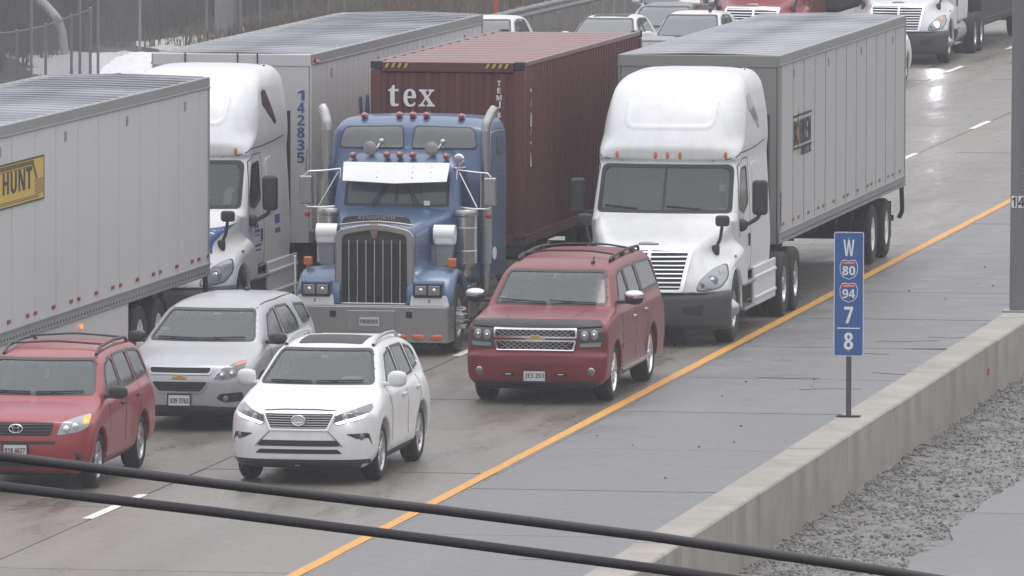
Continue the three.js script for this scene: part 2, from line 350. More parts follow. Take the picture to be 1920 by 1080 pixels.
// ---------------------------------------------------------------- ground, road, shoulder, barrier
const struct = o => tag(o, null, null, null, 'structure');
const laneTex = tex(512, (u, v) => { // one lane wide: oil strip in the middle, wheel paths, blotches, fine aggregate
  const x = u, oil = Math.exp(-(((x - 0.5) / 0.11) ** 2)) * (0.5 + 0.7 * n16(u, v)), wp = (Math.exp(-(((x - 0.24) / 0.09) ** 2)) + Math.exp(-(((x - 0.76) / 0.09) ** 2))) * (0.3 + 0.5 * n8(u, v));
  const b = fbm(u, v), sp = n256(u, v * 3), k = 0.82 + 0.3 * (b - 0.5) - 0.16 * oil - 0.05 * wp + 0.1 * (sp - 0.5) + 0.07 * (n128(u, v * 3) - 0.5);
  return [k * 1.02, k, k * 0.96];
}, false, 2048);
const laneRough = tex(256, (u, v) => { const k = 0.5 + 0.55 * (fbm(u, v) - 0.5) + 0.12 * (n64(u, v * 2) - 0.5) - 0.06 * (Math.exp(-(((u - 0.24) / 0.1) ** 2)) + Math.exp(-(((u - 0.76) / 0.1) ** 2))); return [k, k, k]; }, false, 1024);
const conTex = tex(1024, (u, v) => { const b = fbm(u, v), br = n256(u * 0.25, v * 4), k = 0.82 + 0.46 * (b - 0.5) + 0.07 * (br - 0.5) + 0.1 * (n256(u, v) - 0.5) - 0.25 * Math.max(0, n64(v, u) - 0.86); return [k, k, k * 0.995]; });
const roadM = [1, 0.95, 1.05].map(k => std(0.2 * k, 0.182 * k, 0.162 * k, 0.8, { map: laneTex, roughnessMap: laneRough }));
const shM = [1, 0.96, 1.04].map(k => std(0.185 * k, 0.183 * k, 0.187 * k, 0.95, { map: conTex, roughnessMap: laneRough }));
function worldUV(g, sx, sz, ox = 0) { const p = g.attributes.position, u = g.attributes.uv; for (let i = 0; i < p.count; i++) u.setXY(i, (p.getX(i) - ox) / sx, p.getZ(i) / sz); return g; }
{
  const g = new THREE.PlaneGeometry(1600, 1600); g.rotateX(-Math.PI / 2); g.translate(0, -0.09, -400); worldUV(g, 6, 6);
  struct(mesh(scene, 'ground', g, std(0.1, 0.085, 0.07, 0.95, { map: conTex })));
}
const ZN = -80, ZF = -330, SL = 6.55; // slab joints in the photograph fall every 6.1 m or so
{
  const R = new THREE.Group(); R.name = 'road'; scene.add(R); struct(R);
  const xs = [0.12, -3.75, -7.45, -11.2, -14.9, -18.3];
  mesh(R, 'joint_bed', [pb(18.42, 0.05, ZN - ZF, -9.09, -0.043, (ZN + ZF) / 2)], std(0.03, 0.028, 0.026, 0.6));
  for (let l = 0; l < 5; l++) for (let z = ZN - (l * 1.1), i = 0; z > ZF; z -= SL, i++) {
    const w = xs[l] - xs[l + 1], y = rr(-0.002, 0.002), g = worldUV(pb(w - 0.022, 0.05, SL - 0.03, (xs[l] + xs[l + 1]) / 2, y - 0.025, z - SL / 2), w, 24, xs[l + 1]);
    mesh(R, 'concrete_slab', g, roadM[Math.floor(rnd() * 3)]);
  }
  // paint: yellow edge line with chipped edges, white lane dashes
  const paintTex = (c, wear) => tex(256, (u, v) => { const n = n64(u, v) * 0.5 + n128(u, v) * 0.5, e = Math.min(u, 1 - u), k = sstep(wear, wear + 0.1, n + Math.min(0.25, e * 1.8)); return c.map((q, i) => q * k * (0.86 + 0.28 * n16(u, v)) + [0.17, 0.16, 0.145][i] * (1 - k)); }, false, 512);
  const yT = paintTex([0.62, 0.3, 0.05], 0.3), wT = paintTex([0.75, 0.74, 0.72], 0.22);
  const band = (x, w, z0, z1, rep) => { const n = Math.ceil((z0 - z1) / 1.2), g = new THREE.PlaneGeometry(w, z0 - z1, 1, n); g.rotateX(-Math.PI / 2); const p = g.attributes.position, u = g.attributes.uv; for (let i = 0; i < p.count; i++) { u.setXY(i, u.getX(i), p.getZ(i) / rep); p.setX(i, p.getX(i) + rr(-0.007, 0.007)); } g.translate(x, 0.0065, (z0 + z1) / 2); return g; };
  mesh(R, 'yellow_edge_line', band(-0.02, 0.16, ZN, ZF, 4), std(1, 1, 1, 0.55, { map: yT }));
  const wm = std(1, 1, 1, 0.5, { map: wT });
  for (let k = -1; k < 14; k++) mesh(R, 'lane_dash', band(-3.79, 0.13, -112.25 - k * 13.17, -115.55 - k * 13.17, 4), wm);
  for (let k = -8; k < 6; k++) { mesh(R, 'lane_dash', band(-7.5, 0.13, -230.6 - k * 13.17, -234.0 - k * 13.17, 4), wm); mesh(R, 'lane_dash', band(-11.22, 0.13, -226 - k * 13.17, -229.4 - k * 13.17, 4), wm); }
  for (let i = 0; i < 6; i++) { const z = rr(-125, -260), x = rr(-6, 0), pts = []; let a = rr(-0.3, 0.3), px = x, pz = z; for (let k = 0; k < 7; k++) { pts.push([px, 0.004, pz]); px += Math.cos(a) * 0.3; pz += Math.sin(a) * 0.3 - 0.05; a += rr(-0.4, 0.4); } const g = tube(pts, 0.012, 14, 4); g.scale(1, 0.3, 1); mesh(R, 'tar_crack', g, M.seam); }
}
{
  const R = new THREE.Group(); R.name = 'shoulder'; scene.add(R); struct(R);
  mesh(R, 'joint_bed', [pb(4.38, 0.05, ZN - ZF, 2.32, -0.043, (ZN + ZF) / 2)], std(0.03, 0.03, 0.03, 0.6));
  const zs0 = -117.2 + 6.05 * 7;
  for (let z = zs0, i = 0; z > ZF; z -= 6.05, i++) { const y = rr(-0.003, 0.003), g = worldUV(pb(4.385, 0.05, 6.0, 2.3075, y - 0.025, z - 3.025), 4.5, 4.5); mesh(R, 'concrete_slab', g, shM[Math.floor(rnd() * 3)]); }
  // raised broken joint edges seen on the shoulder
  for (const [x0, x1, z, h] of [[2.6, 4.4, -108.3, 0.02], [2.5, 4.3, -141.4, 0.025], [3.1, 4.45, -146.6, 0.02], [2.9, 4.4, -150.9, 0.015]]) { const g = new THREE.BufferGeometry(); g.setAttribute('position', new THREE.Float32BufferAttribute([x0, 0.004, z, x1, h + 0.004, z + 0.06, x1, 0.004, z - 0.5, x0, 0.004, z, x1, 0.0, z + 0.06, x1, h + 0.004, z + 0.06], 3)); g.setAttribute('uv', new THREE.Float32BufferAttribute([0, 0, 0.4, 0, 0.4, 0.1, 0, 0, 0.4, 0, 0.4, 0.01], 2)); g.computeVertexNormals(); mesh(R, 'heaved_edge', g, shM[0]); }
  for (let i = 0; i < 9; i++) { const z = rr(-102, -150), x = rr(0.6, 4.2), pts = []; let px = x, pz = z; for (let k = 0; k < 6; k++) { pts.push([px, 0.004, pz]); px += rr(0.1, 0.3); pz += rr(-0.15, 0.15); } const g = tube(pts, 0.01, 12, 4); g.scale(1, 0.3, 1); mesh(R, 'tar_crack', g, M.seam); }
  const pebbles = []; for (let i = 0; i < 26; i++) { const s = rr(0.008, 0.022), g = new THREE.IcosahedronGeometry(s, 0); g.scale(1, 0.6, 1); g.translate(rr(0.1, 4.4), s * 0.4, rr(-100, -160)); pebbles.push(g); }
  mesh(R, 'road_debris', pebbles, M.chassis).userData.kind = 'stuff';
}
{ // low concrete median barrier in cast lengths
  const wallTex = tex(1024, (u, v) => { const run = n64(u, 0.37) * 0.6 + n128(u, 0.61) * 0.4, len = n16(u, v), k = 0.86 + 0.46 * (fbm(u, v) - 0.5) + 0.1 * (n256(u, v) - 0.5), s = Math.max(0, run - 0.62) * 1.1 * (0.2 + 1.2 * len * len), bug = n256(u * 1.7, v * 1.7) > 0.93 ? 0.2 : 0; return [k - s * 0.55 - bug, k * 0.985 - s * 0.75 - bug, k * 0.955 - s * 0.95 - bug]; });
  const wm = [1, 0.96, 1.03].map(k => std(0.37 * k, 0.352 * k, 0.325 * k, 0.85, { map: wallTex, bumpMap: wallTex, bumpScale: 0.004 }));
  const topM = std(0.42, 0.41, 0.385, 0.8, { map: conTex, bumpMap: conTex, bumpScale: 0.006 });
  const B = thing('median_barrier', 'low tan concrete barrier wall between shoulder and gravel', 'wall', [0, 0, 0]);
  for (let z = -84, i = 0; z > -330; z -= 6.1, i++) {
    const sh = new THREE.Shape([[4.36, -0.05], [4.37, 0.08], [4.47, 0.34], [4.5, 0.79], [4.52, 0.81], [4.99, 0.81], [5.01, 0.79], [5.02, -0.1], [4.36, -0.1]].map(p => new THREE.Vector2(...p)));
    const g = new THREE.ExtrudeGeometry(sh, { depth: 6.085, bevelEnabled: false, steps: 22 }); g.translate(0, 0, z - 6.1); const p = g.attributes.position, uv = g.attributes.uv, nn = g.attributes.normal;
    for (let k = 0; k < p.count; k++) { const zz = p.getZ(k), y = p.getY(k), x = p.getX(k); uv.setXY(k, zz / 5.1, (Math.abs(nn.getY(k)) > 0.5 ? x * 0.3 : y / 5.1)); const w = 0.014 * (n64(zz / 12, 0.3) - 0.5) + 0.012 * (n256(zz / 16, 0.6) - 0.5); if (y > 0.7) { p.setX(k, x + w * 2); p.setY(k, y + w * (x > 4.8 ? 1.6 : 0.6) + (i % 2) * 0.004); } }
    g.computeVertexNormals(); mesh(B, 'barrier_length', g, wm[i % 3]);
  }
  mesh(B, 'pole_pedestal', [bx(0.72, 0.9, 2.2, 4.86, 0.37, -138.2, 0.02)], topM);
  mesh(B, 'orange_reflector', [bx(0.02, 0.1, 0.12, 5.03, 0.45, -131.6, 0.005)], M.amber);
}
{ // gravel strip and the far concrete apron on the right
  const g = new THREE.PlaneGeometry(3.2, 260, 16, 500); g.rotateX(-Math.PI / 2); const p = g.attributes.position; g.translate(6.6, 0, -210);
  const gy = (x, z) => -0.02 + 0.05 * n64(x / 20, z / 20) + 0.03 * n256(x / 20, z / 20) + 0.05 * Math.exp(-(((x - 5) / 0.3) ** 2));
  for (let i = 0; i < p.count; i++) p.setY(i, gy(p.getX(i), p.getZ(i)));
  worldUV(g, 2.2, 2.2); g.computeVertexNormals();
  const gt = tex(512, (u, v) => { const k = 0.66 + 0.5 * (n128(u, v) - 0.5) + 0.6 * (n256(u, v) - 0.5) + 0.4 * (n16(u, v) - 0.5); return [k, k * 0.985, k * 0.96]; });
  struct(mesh(scene, 'gravel_verge', g, std(0.26, 0.255, 0.245, 0.7, { map: gt, bumpMap: gt, bumpScale: 0.012 })));
  const st = new THREE.IcosahedronGeometry(1, 0), n = 26000, im = new THREE.InstancedMesh(st, std(0.2, 0.196, 0.19, 0.7), n), m = new THREE.Matrix4(), q = new THREE.Quaternion(), col = new THREE.Color();
  for (let i = 0; i < n; i++) { const z = rr(-98, -150), x = 5.05 + Math.pow(rnd(), 1.5) * 1.75 + 0.12 * (n16(z / 9, 0.2) - 0.5), s = 0.006 + 0.024 * rnd() ** 3 + (rnd() < 0.006 ? 0.04 * rnd() : 0); q.setFromEuler(new THREE.Euler(rr(0, 6), rr(0, 6), rr(0, 6))); m.compose(V(x, gy(x, z) + s * 0.2, z), q, V(s * rr(0.8, 1.5), s * 0.7, s)); im.setMatrixAt(i, m); const c = rr(0.75, 1.3); im.setColorAt(i, col.setRGB(c, c * rr(0.95, 1), c * rr(0.9, 1))); }
  im.name = 'gravel_stones'; im.castShadow = im.receiveShadow = true; scene.add(im); tag(im, 'loose grey gravel along the foot of the barrier', 'gravel', null, 'stuff');
  const A = new THREE.Group(); A.name = 'apron'; scene.add(A); struct(A);
  for (let z = -84, i = 0; z > -300; z -= 6.1, i++) { // slabs with a ragged near edge
    const s = new THREE.Shape(), L = 6.08; const e = z0 => 6.62 + 0.22 * (n16(z0 / 30, 0.4) - 0.5) * 2 + 0.08 * (n64(z0 / 30, 0.8) - 0.5); s.moveTo(16, 0); for (let k = 0; k <= 24; k++) s.lineTo(e(z - L * k / 24) + 0.25, L * k / 24); s.lineTo(16, L); s.closePath();
    const gg = new THREE.ExtrudeGeometry(s, { depth: 0.06, bevelEnabled: false }); gg.rotateX(-Math.PI / 2); gg.translate(0, -0.0 + rr(-0.004, 0.004), z); const uv = gg.attributes.uv, pp = gg.attributes.position; for (let k = 0; k < uv.count; k++) uv.setXY(k, pp.getX(k) / 4.5, pp.getZ(k) / 4.5); mesh(A, 'concrete_slab', gg, shM[i % 3]);
  }
  const pud = (x, z, a, b) => { const s = []; for (let k = 0; k < 28; k++) { const t = k / 28 * 6.283, r = 1 + 0.5 * (n16(k / 28, x) - 0.5) + 0.3 * Math.sin(3 * t + x); s.push(new THREE.Vector2(a * r * Math.cos(t), b * r * Math.sin(t))); } const gg = new THREE.ShapeGeometry(new THREE.Shape(s)); gg.rotateX(-Math.PI / 2); gg.translate(x, 0.055, z); struct(mesh(scene, 'puddle', gg, phys(0.03, 0.03, 0.03, 0.04, { clearcoat: 1 }))); };
  pud(6.62, -127.6, 0.16, 2.2);
}
{ // route marker on the barrier
  const S = thing('route_marker_sign', 'tall blue highway marker sign on a post on the barrier', 'sign', [4.655, 0, -119.2]);
  const blue = std(0.036, 0.11, 0.31, 0.5), W = 0.385, y0 = 1.595, y1 = 3.187, sh = new THREE.Shape(rpoly([[-W / 2, y0, 0.03], [W / 2, y0, 0.03], [W / 2, y1, 0.03], [-W / 2, y1, 0.03]], 4).map(p => new THREE.Vector2(...p)));
  const plateM = mesh(S, 'sign_plate', new THREE.ExtrudeGeometry(sh, { depth: 0.006, bevelEnabled: false }), std(0.62, 0.63, 0.66, 0.45));
  const inner = new THREE.ExtrudeGeometry(new THREE.Shape(rpoly([[-W / 2 + 0.012, y0 + 0.012, 0.025], [W / 2 - 0.012, y0 + 0.012, 0.025], [W / 2 - 0.012, y1 - 0.012, 0.025], [-W / 2 + 0.012, y1 - 0.012, 0.025]], 4).map(p => new THREE.Vector2(...p))), { depth: 0.003, bevelEnabled: false }); inner.translate(0, 0, 0.005); mesh(plateM, 'blue_face', inner, blue);
  const wr = (t, h, y, w, x = 0) => { const g = letters(t, h, { depth: 0.002, width: w }); g.translate(x, y, 0.009); mesh(plateM, 'lettering', g, M.whitePaint); };
  wr('W', 0.21, 2.985, 0.14); wr('7', 0.215, 2.125, 0.115); wr('8', 0.215, 1.79, 0.12); mesh(plateM, 'divider', [pb(0.29, 0.014, 0.003, 0, 1.955, 0.009)], M.whitePaint);
  for (const [y, t] of [[2.708, '80'], [2.413, '94']]) {
    const out = [[-0.09, 0.115], [-0.04, 0.125], [0, 0.11], [0.04, 0.125], [0.09, 0.115], [0.118, 0.05], [0.112, -0.04], [0.075, -0.1], [0, -0.13], [-0.075, -0.1], [-0.112, -0.04], [-0.118, 0.05]];
    const mk = (k, z, m, n) => { const g = new THREE.ExtrudeGeometry(new THREE.Shape(out.map(p => new THREE.Vector2(p[0] * k, p[1] * k))), { depth: 0.0015, bevelEnabled: false }); g.translate(0, y, z); return mesh(plateM, n, g, m); };
    mk(1, 0.0085, M.whitePaint, 'shield_border'); mk(0.93, 0.0105, blue, 'shield');
    const red = new THREE.ExtrudeGeometry(new THREE.Shape([[-0.085, 0.107], [-0.04, 0.115], [0, 0.1], [0.04, 0.115], [0.085, 0.107], [0.102, 0.066], [-0.102, 0.066]].map(p => new THREE.Vector2(...p))), { depth: 0.0015, bevelEnabled: false }); red.translate(0, y, 0.0125); mesh(plateM, 'shield_header', red, std(0.45, 0.03, 0.04, 0.45));
    const it = letters('INTERSTATE', 0.02, { depth: 0.001, width: 0.14 }); it.translate(0, y + 0.085, 0.0145); mesh(plateM, 'lettering', it, M.whitePaint);
    const nm = letters(t, 0.115, { depth: 0.002, width: 0.165 }); nm.translate(0, y - 0.015, 0.0125); mesh(plateM, 'lettering', nm, M.whitePaint);
  }
  mesh(S, 'post', [bx(0.06, 2.35, 0.012, 0, 1.98, -0.008, 0.003), bx(0.012, 2.35, 0.035, -0.027, 1.98, -0.028, 0.003), bx(0.012, 2.35, 0.035, 0.027, 1.98, -0.028, 0.003)], std(0.09, 0.085, 0.085, 0.55, { map: grime }));
  mesh(S, 'base_plate', [bx(0.3, 0.018, 0.16, 0, 0.826, -0.02, 0.004)], M.chassis); mesh(S, 'bolt', [ball(0.014, 0.014, 0.01, 0, 3.1, 0.012)], M.steel); mesh(S, 'bolt', [ball(0.014, 0.014, 0.01, 0, 1.66, 0.012)], M.steel);
}
{ // light pole on the barrier
  const P = thing('light_pole', 'tall grey metal pole numbered 14 standing on the barrier', 'pole', [4.68, 0.82, -138.2]);
  const sh = rod([0, 0, 0], [0, 11, 0], 0.115, 28, 0.07); mesh(P, 'shaft', sh, std(0.2, 0.2, 0.215, 0.5, { metalness: 0.2, map: grime }));
  mesh(P, 'base_flange', [bx(0.4, 0.03, 0.4, 0, 0.015, 0, 0.008)], M.steel);
  mesh(P, 'arm', [tube([[0, 10.8, 0], [-0.8, 11.3, 0], [-2.4, 11.5, 0]], 0.04, 20, 8)], M.steel); mesh(P, 'lamp_head', [ball(0.4, 0.1, 0.18, -2.7, 11.5, 0, 0.8)], M.steel);
  for (const [a, t] of [[-0.42, '1'], [0.62, '4']]) { const g = new THREE.CylinderGeometry(0.1135, 0.1135, 0.175, 10, 1, true, a - 0.42, 0.84); g.translate(0, 1.63, 0); const pm = mesh(P, 'number_plate', g, M.whitePaint); const l = letters(t, 0.145, { width: t === '1' ? 0.06 : 0.1, depth: 0.003 }); l.translate(0, 0, 0.114); l.rotateY(a); l.translate(0, 1.63, 0); mesh(pm, 'number', l, M.ink); }
  for (let i = 0; i < 7; i++) { const l = bx(0.035, 0.02 + 0.012 * (i % 3), 0.004, 0, 0, 0.111, 0.002); l.rotateY(0.75); l.translate(0, 1.8 + i * 0.062, 0); mesh(P, 'stencil_mark', l, M.steel); }
}
{ // two overhead cables crossing in front of the bridge the picture is taken from
  const cab = std(0.04, 0.037, 0.042, 0.6);
  const mk = (n, label, pts, r) => { const c = mesh(scene, n, tube(pts, r, 60, 12), cab); tag(c, label, 'cable', 'overhead cables'); };
  mk('overhead_cable', 'upper of the two dark overhead cables in the foreground', [[-10, 10.9, -30], [5, 9.08, -30], [10.5, 8.465, -30], [13.506, 8.145, -30], [14.217, 8.068, -30], [15.273, 7.963, -30], [15.97, 7.884, -30], [16.525, 7.808, -30], [19.5, 7.4, -30], [34, 5.6, -30]], 0.0165);
  mk('overhead_cable', 'lower of the two dark overhead cables in the foreground', [[-10, 10.8, -30], [5, 8.98, -30], [10.5, 8.365, -30], [13.506, 8.045, -30], [14.358, 7.961, -30], [15.273, 7.861, -30], [15.849, 7.796, -30], [16.5, 7.715, -30], [19.5, 7.3, -30], [34, 5.5, -30]], 0.0165);
}
// ---------------------------------------------------------------- cars: origin on the road under the front bumper, front towards +z
function carField(S) {
  const lo = side(S.lower), up = side(S.upper), sl = sect(S.secL), su = sect(S.secU), W = S.half, L = S.L, wz = S.wheels, r = S.r;
  return (x, y, z) => {
    const ax = Math.abs(x), u = ax / W, u2 = u * u;
    const plan = (S.pf[0] * u2 + S.pf[1] * u2 * u2 * u2) * sstep(-1.6, -0.4, z), planR = (S.pr[0] * u2 + S.pr[1] * u2 * u2 * u2) * (1 - sstep(-L + 0.2, -L + 1.3, z));
    const zz = z + plan - planR, yy = y + S.crown * u2;
    const fl = S.flare * (Math.exp(-(((z - wz[0]) / 0.5) ** 2)) + Math.exp(-(((z - wz[1]) / 0.55) ** 2))) * sstep(0.1, 0.5, y) * (1 - sstep(r * 2 + 0.05, r * 2 + 0.45, y));
    const waist = S.waist * Math.exp(-(((y - 0.62) / 0.22) ** 2)) * sstep(wz[1] + 0.45, wz[1] + 0.8, z) * (1 - sstep(wz[0] - 0.8, wz[0] - 0.45, z));
    const a = smax(lo(zz, yy), sl(ax - fl + waist, y), S.kL || 0.07);
    const b = smax(up(z + S.wsBow * u2 * sstep(-2.9, -1.8, z) - planR, yy), su(ax, y), 0.08);
    let f = smin(a, b, S.kJ || 0.05);
    for (const zw of wz) f = smax(f, -Math.max(Math.hypot(z - zw, y - r) - r - 0.055, S.half - 0.3 - ax), 0.02);
    return f;
  };
}
function makeCar(S, name, label, category, pos, turn, group) {
  const root = thing(name, label, category, pos, turn, group); root.scale.z = 1.05; const f0 = carField(S), F = f0;
  const ws = sdPoly(rpoly(S.ws)), sw = S.sideWins.map(p => sdPoly(rpoly(p)));
  const cut = (x, y, z) => {
    let f = f0(x, y, z); if (S.solid) return f;
    const ax = Math.abs(x), cab = Math.max(f + 0.07, 0.5 - y, z - S.cab[0] - (1.2 - y) * 0.9, S.cab[1] - z);
    let h = Math.max(ws(x, y) + 0.012, S.cab[0] - 1.6 - z);
    for (const s of sw) h = Math.min(h, Math.max(s(z, y) + 0.012, 0.35 - ax));
    return Math.max(f, -Math.min(cab, h));
  };
  const body = mesh(root, 'body', isoMesh(cut, [-S.half - 0.12, 0.12, -S.L - 0.12], [S.half + 0.12, S.H + 0.15, 0.14], S.cell || 0.032), S.paint);
  const api = { root, F, body };
  const grow = (p, d) => { const q = rpoly(p), n = q.length; let A = 0; for (let i = 0; i < n; i++) { const a = q[i], b = q[(i + 1) % n]; A += a[0] * b[1] - a[1] * b[0]; } const s = A > 0 ? 1 : -1;
    return q.map((v, i) => { const a = q[(i + n - 1) % n], b = q[(i + 1) % n], l = Math.hypot(b[0] - a[0], b[1] - a[1]) || 1; return [v[0] + s * (b[1] - a[1]) / l * d, v[1] - s * (b[0] - a[0]) / l * d]; }); };
  const fr = S.frame ?? 0.012;
  const w = mesh(root, 'windshield', panel(F, 'z', S.ws, { off: S.solid ? 0.012 : -0.004, t: 0.006, edge: 0.12 }), S.solid ? M.farGlass : M.glass);
  mesh(w, 'windshield_trim', panel(F, 'z', grow(S.ws, fr), { off: S.solid ? 0.016 : 0.004, t: 0.03, holes: [grow(S.ws, -0.018)], edge: 0.12 }), M.frit);
  for (const p of S.sideWins) for (const ax of ['x', '-x']) {
    const g = mesh(root, 'side_window', panel(F, ax, p, { off: S.solid ? 0.012 : -0.004, t: 0.006, edge: 0.2 }), S.solid ? M.farGlass : S.sideGlass || M.glass);
    mesh(g, 'window_trim', panel(F, ax, grow(p, fr), { off: S.solid ? 0.014 : 0.004, t: 0.025, holes: [grow(p, -0.02)], edge: 0.2 }), M.frit);
  }
  api.P = (n, axis, pts, mat, o, par = root) => mesh(par, n, panel(F, axis, pts, o), mat);
  api.PB = (n, pts, mat, o, par = root) => [mesh(par, n, panel(F, 'z', pts, o), mat), mesh(par, n, panel(F, 'z', mir(pts), o), mat)];
  api.zAt = (x, y) => caster(F, 'z', 0.6)(x, y)[2]; api.xAt = (z, y) => caster(F, 'x', 1.8)(z, y)[0]; api.yAt = (x, z) => caster(F, 'y', 3)(x, z)[1];
  api.both = (n, mk, mat, par = root) => [1, -1].map(s => mesh(par, n, mk(s), mat));
  for (const s of [1, -1]) {
    addWheel(root, s * (S.half - S.tw / 2 - 0.03), S.wheels[0], S.r, S.tw, S.rim, S.style, S.rimMat || M.alloy, S.steer || 0);
    addWheel(root, s * (S.half - S.tw / 2 - 0.03), S.wheels[1], S.r, S.tw, S.rim, S.style, S.rimMat || M.alloy);
  }
  mesh(root, 'underbody', [bx(S.half * 2 - 0.5, 0.14, S.L - 0.5, 0, 0.27, -S.L / 2, 0.04), rod([-S.half + 0.3, S.r, S.wheels[0]], [S.half - 0.3, S.r, S.wheels[0]], 0.05), rod([-S.half + 0.3, S.r, S.wheels[1]], [S.half - 0.3, S.r, S.wheels[1]], 0.05)], M.black);
  if (!S.solid) {
    const yb = S.ws[0][1], cz = S.cab[0];
    mesh(root, 'dashboard', [bx(S.half * 1.62, 0.16, 0.5, 0, yb - 0.14, cz - 0.42, 0.05), bx(S.half * 1.5, 0.35, 0.2, 0, yb - 0.35, cz - 0.6, 0.05)], M.interior);
    const st = new THREE.TorusGeometry(0.18, 0.018, 8, 24); st.rotateX(-0.45); st.translate(0.38, yb - 0.12, cz - 0.85);
    mesh(root, 'steering_wheel', [st, rod([0.38, yb - 0.12, cz - 0.85], [0.38, yb - 0.22, cz - 0.6], 0.03)], M.interior);
    for (const s of [1, -1]) mesh(root, 'seat', [bx(0.5, 0.16, 0.52, s * 0.38, yb - 0.52, cz - 1.35, 0.06), bx(0.48, 0.62, 0.16, s * 0.38, yb - 0.14, cz - 1.66, 0.07, [-0.2, 0, 0]), bx(0.26, 0.19, 0.11, s * 0.38, yb + 0.27, cz - 1.76, 0.05)], S.seat || M.cloth);
    mesh(root, 'rear_seat', [bx(1.25, 0.16, 0.5, 0, yb - 0.5, cz - 2.2, 0.06), bx(1.25, 0.6, 0.16, 0, yb - 0.15, cz - 2.5, 0.07, [-0.2, 0, 0]), bx(0.24, 0.17, 0.1, 0.38, yb + 0.2, cz - 2.6, 0.04), bx(0.24, 0.17, 0.1, -0.38, yb + 0.2, cz - 2.6, 0.04)], S.seat || M.cloth);
    mesh(root, 'rear_view_mirror', [bx(0.24, 0.07, 0.03, 0, S.ws[2][1] - 0.1, S.cab[0] - 0.62, 0.02)], M.black);
  }
  return api;
}
function doorLines(c, lines, handles, mat) {
  for (const l of lines) for (const ax of ['x', '-x']) mesh(c.root, 'door_gap_shade', strip(c.F, ax, l, 0.011), M.seam);  // dark strips on the skin stand in for the shade inside the door gaps
  for (const [z, y] of handles) for (const s of [1, -1]) mesh(c.root, 'door_handle', [bx(0.035, 0.035, 0.2, s * (c.xAt(z, y) + 0.022), y, z, 0.014)], mat);
}
function mirrors(c, [x, y, z], [rx, ry, rz], mat, cap) {
  for (const s of [1, -1]) {
    const g = mesh(c.root, 'door_mirror', [ball(rx, ry, rz, s * x, y, z, 0.8), bx(0.22, 0.05, 0.09, s * (x - rx - 0.02), y - ry * 0.6, z + 0.01, 0.02)], mat);
    mesh(g, 'mirror_glass', [bx(rx * 1.6, ry * 1.5, 0.01, s * x, y, z - rz * 0.98, 0.02)], M.chrome);
    if (cap) mesh(g, 'mirror_cap', [ball(rx * 1.04, ry * 0.75, rz * 1.05, s * x, y + ry * 0.33, z + 0.005, 0.85)], cap);
  }
}
function plate(par, x, y, z, txt, ink = M.plateInk, w = 0.31, h = 0.155, border = M.black) {
  const p = mesh(par, 'license_plate', [bx(w, h, 0.012, x, y, z, 0.01)], M.plate);
  mesh(p, 'plate_frame', [pb(w + 0.03, 0.018, 0.02, x, y + h / 2, z), pb(w + 0.03, 0.018, 0.02, x, y - h / 2, z), pb(0.018, h - 0.018, 0.02, x - w / 2 - 0.006, y, z), pb(0.018, h - 0.018, 0.02, x + w / 2 + 0.006, y, z)], border);
  const t = letters(txt, h * 0.42, { width: w * 0.86 }); t.translate(x, y - 0.005, z + 0.007); mesh(p, 'plate_number', t, ink);
  return p;
}
function wiper(c, a, b) { // blade lying on the windscreen
  const cs = caster(c.F, 'z', 0.6), n = 8, pts = []; for (let i = 0; i <= n; i++) { const q = cs(a[0] + (b[0] - a[0]) * i / n, a[1] + (b[1] - a[1]) * i / n); pts.push([q[0], q[1] + 0.012, q[2] + 0.02]); }
  mesh(c.root, 'wiper', [tube(pts, 0.011, 12, 5), rod(pts[4], [a[0] + 0.02, a[1] - 0.04, pts[0][2] + 0.05], 0.008, 5)], M.black);
}
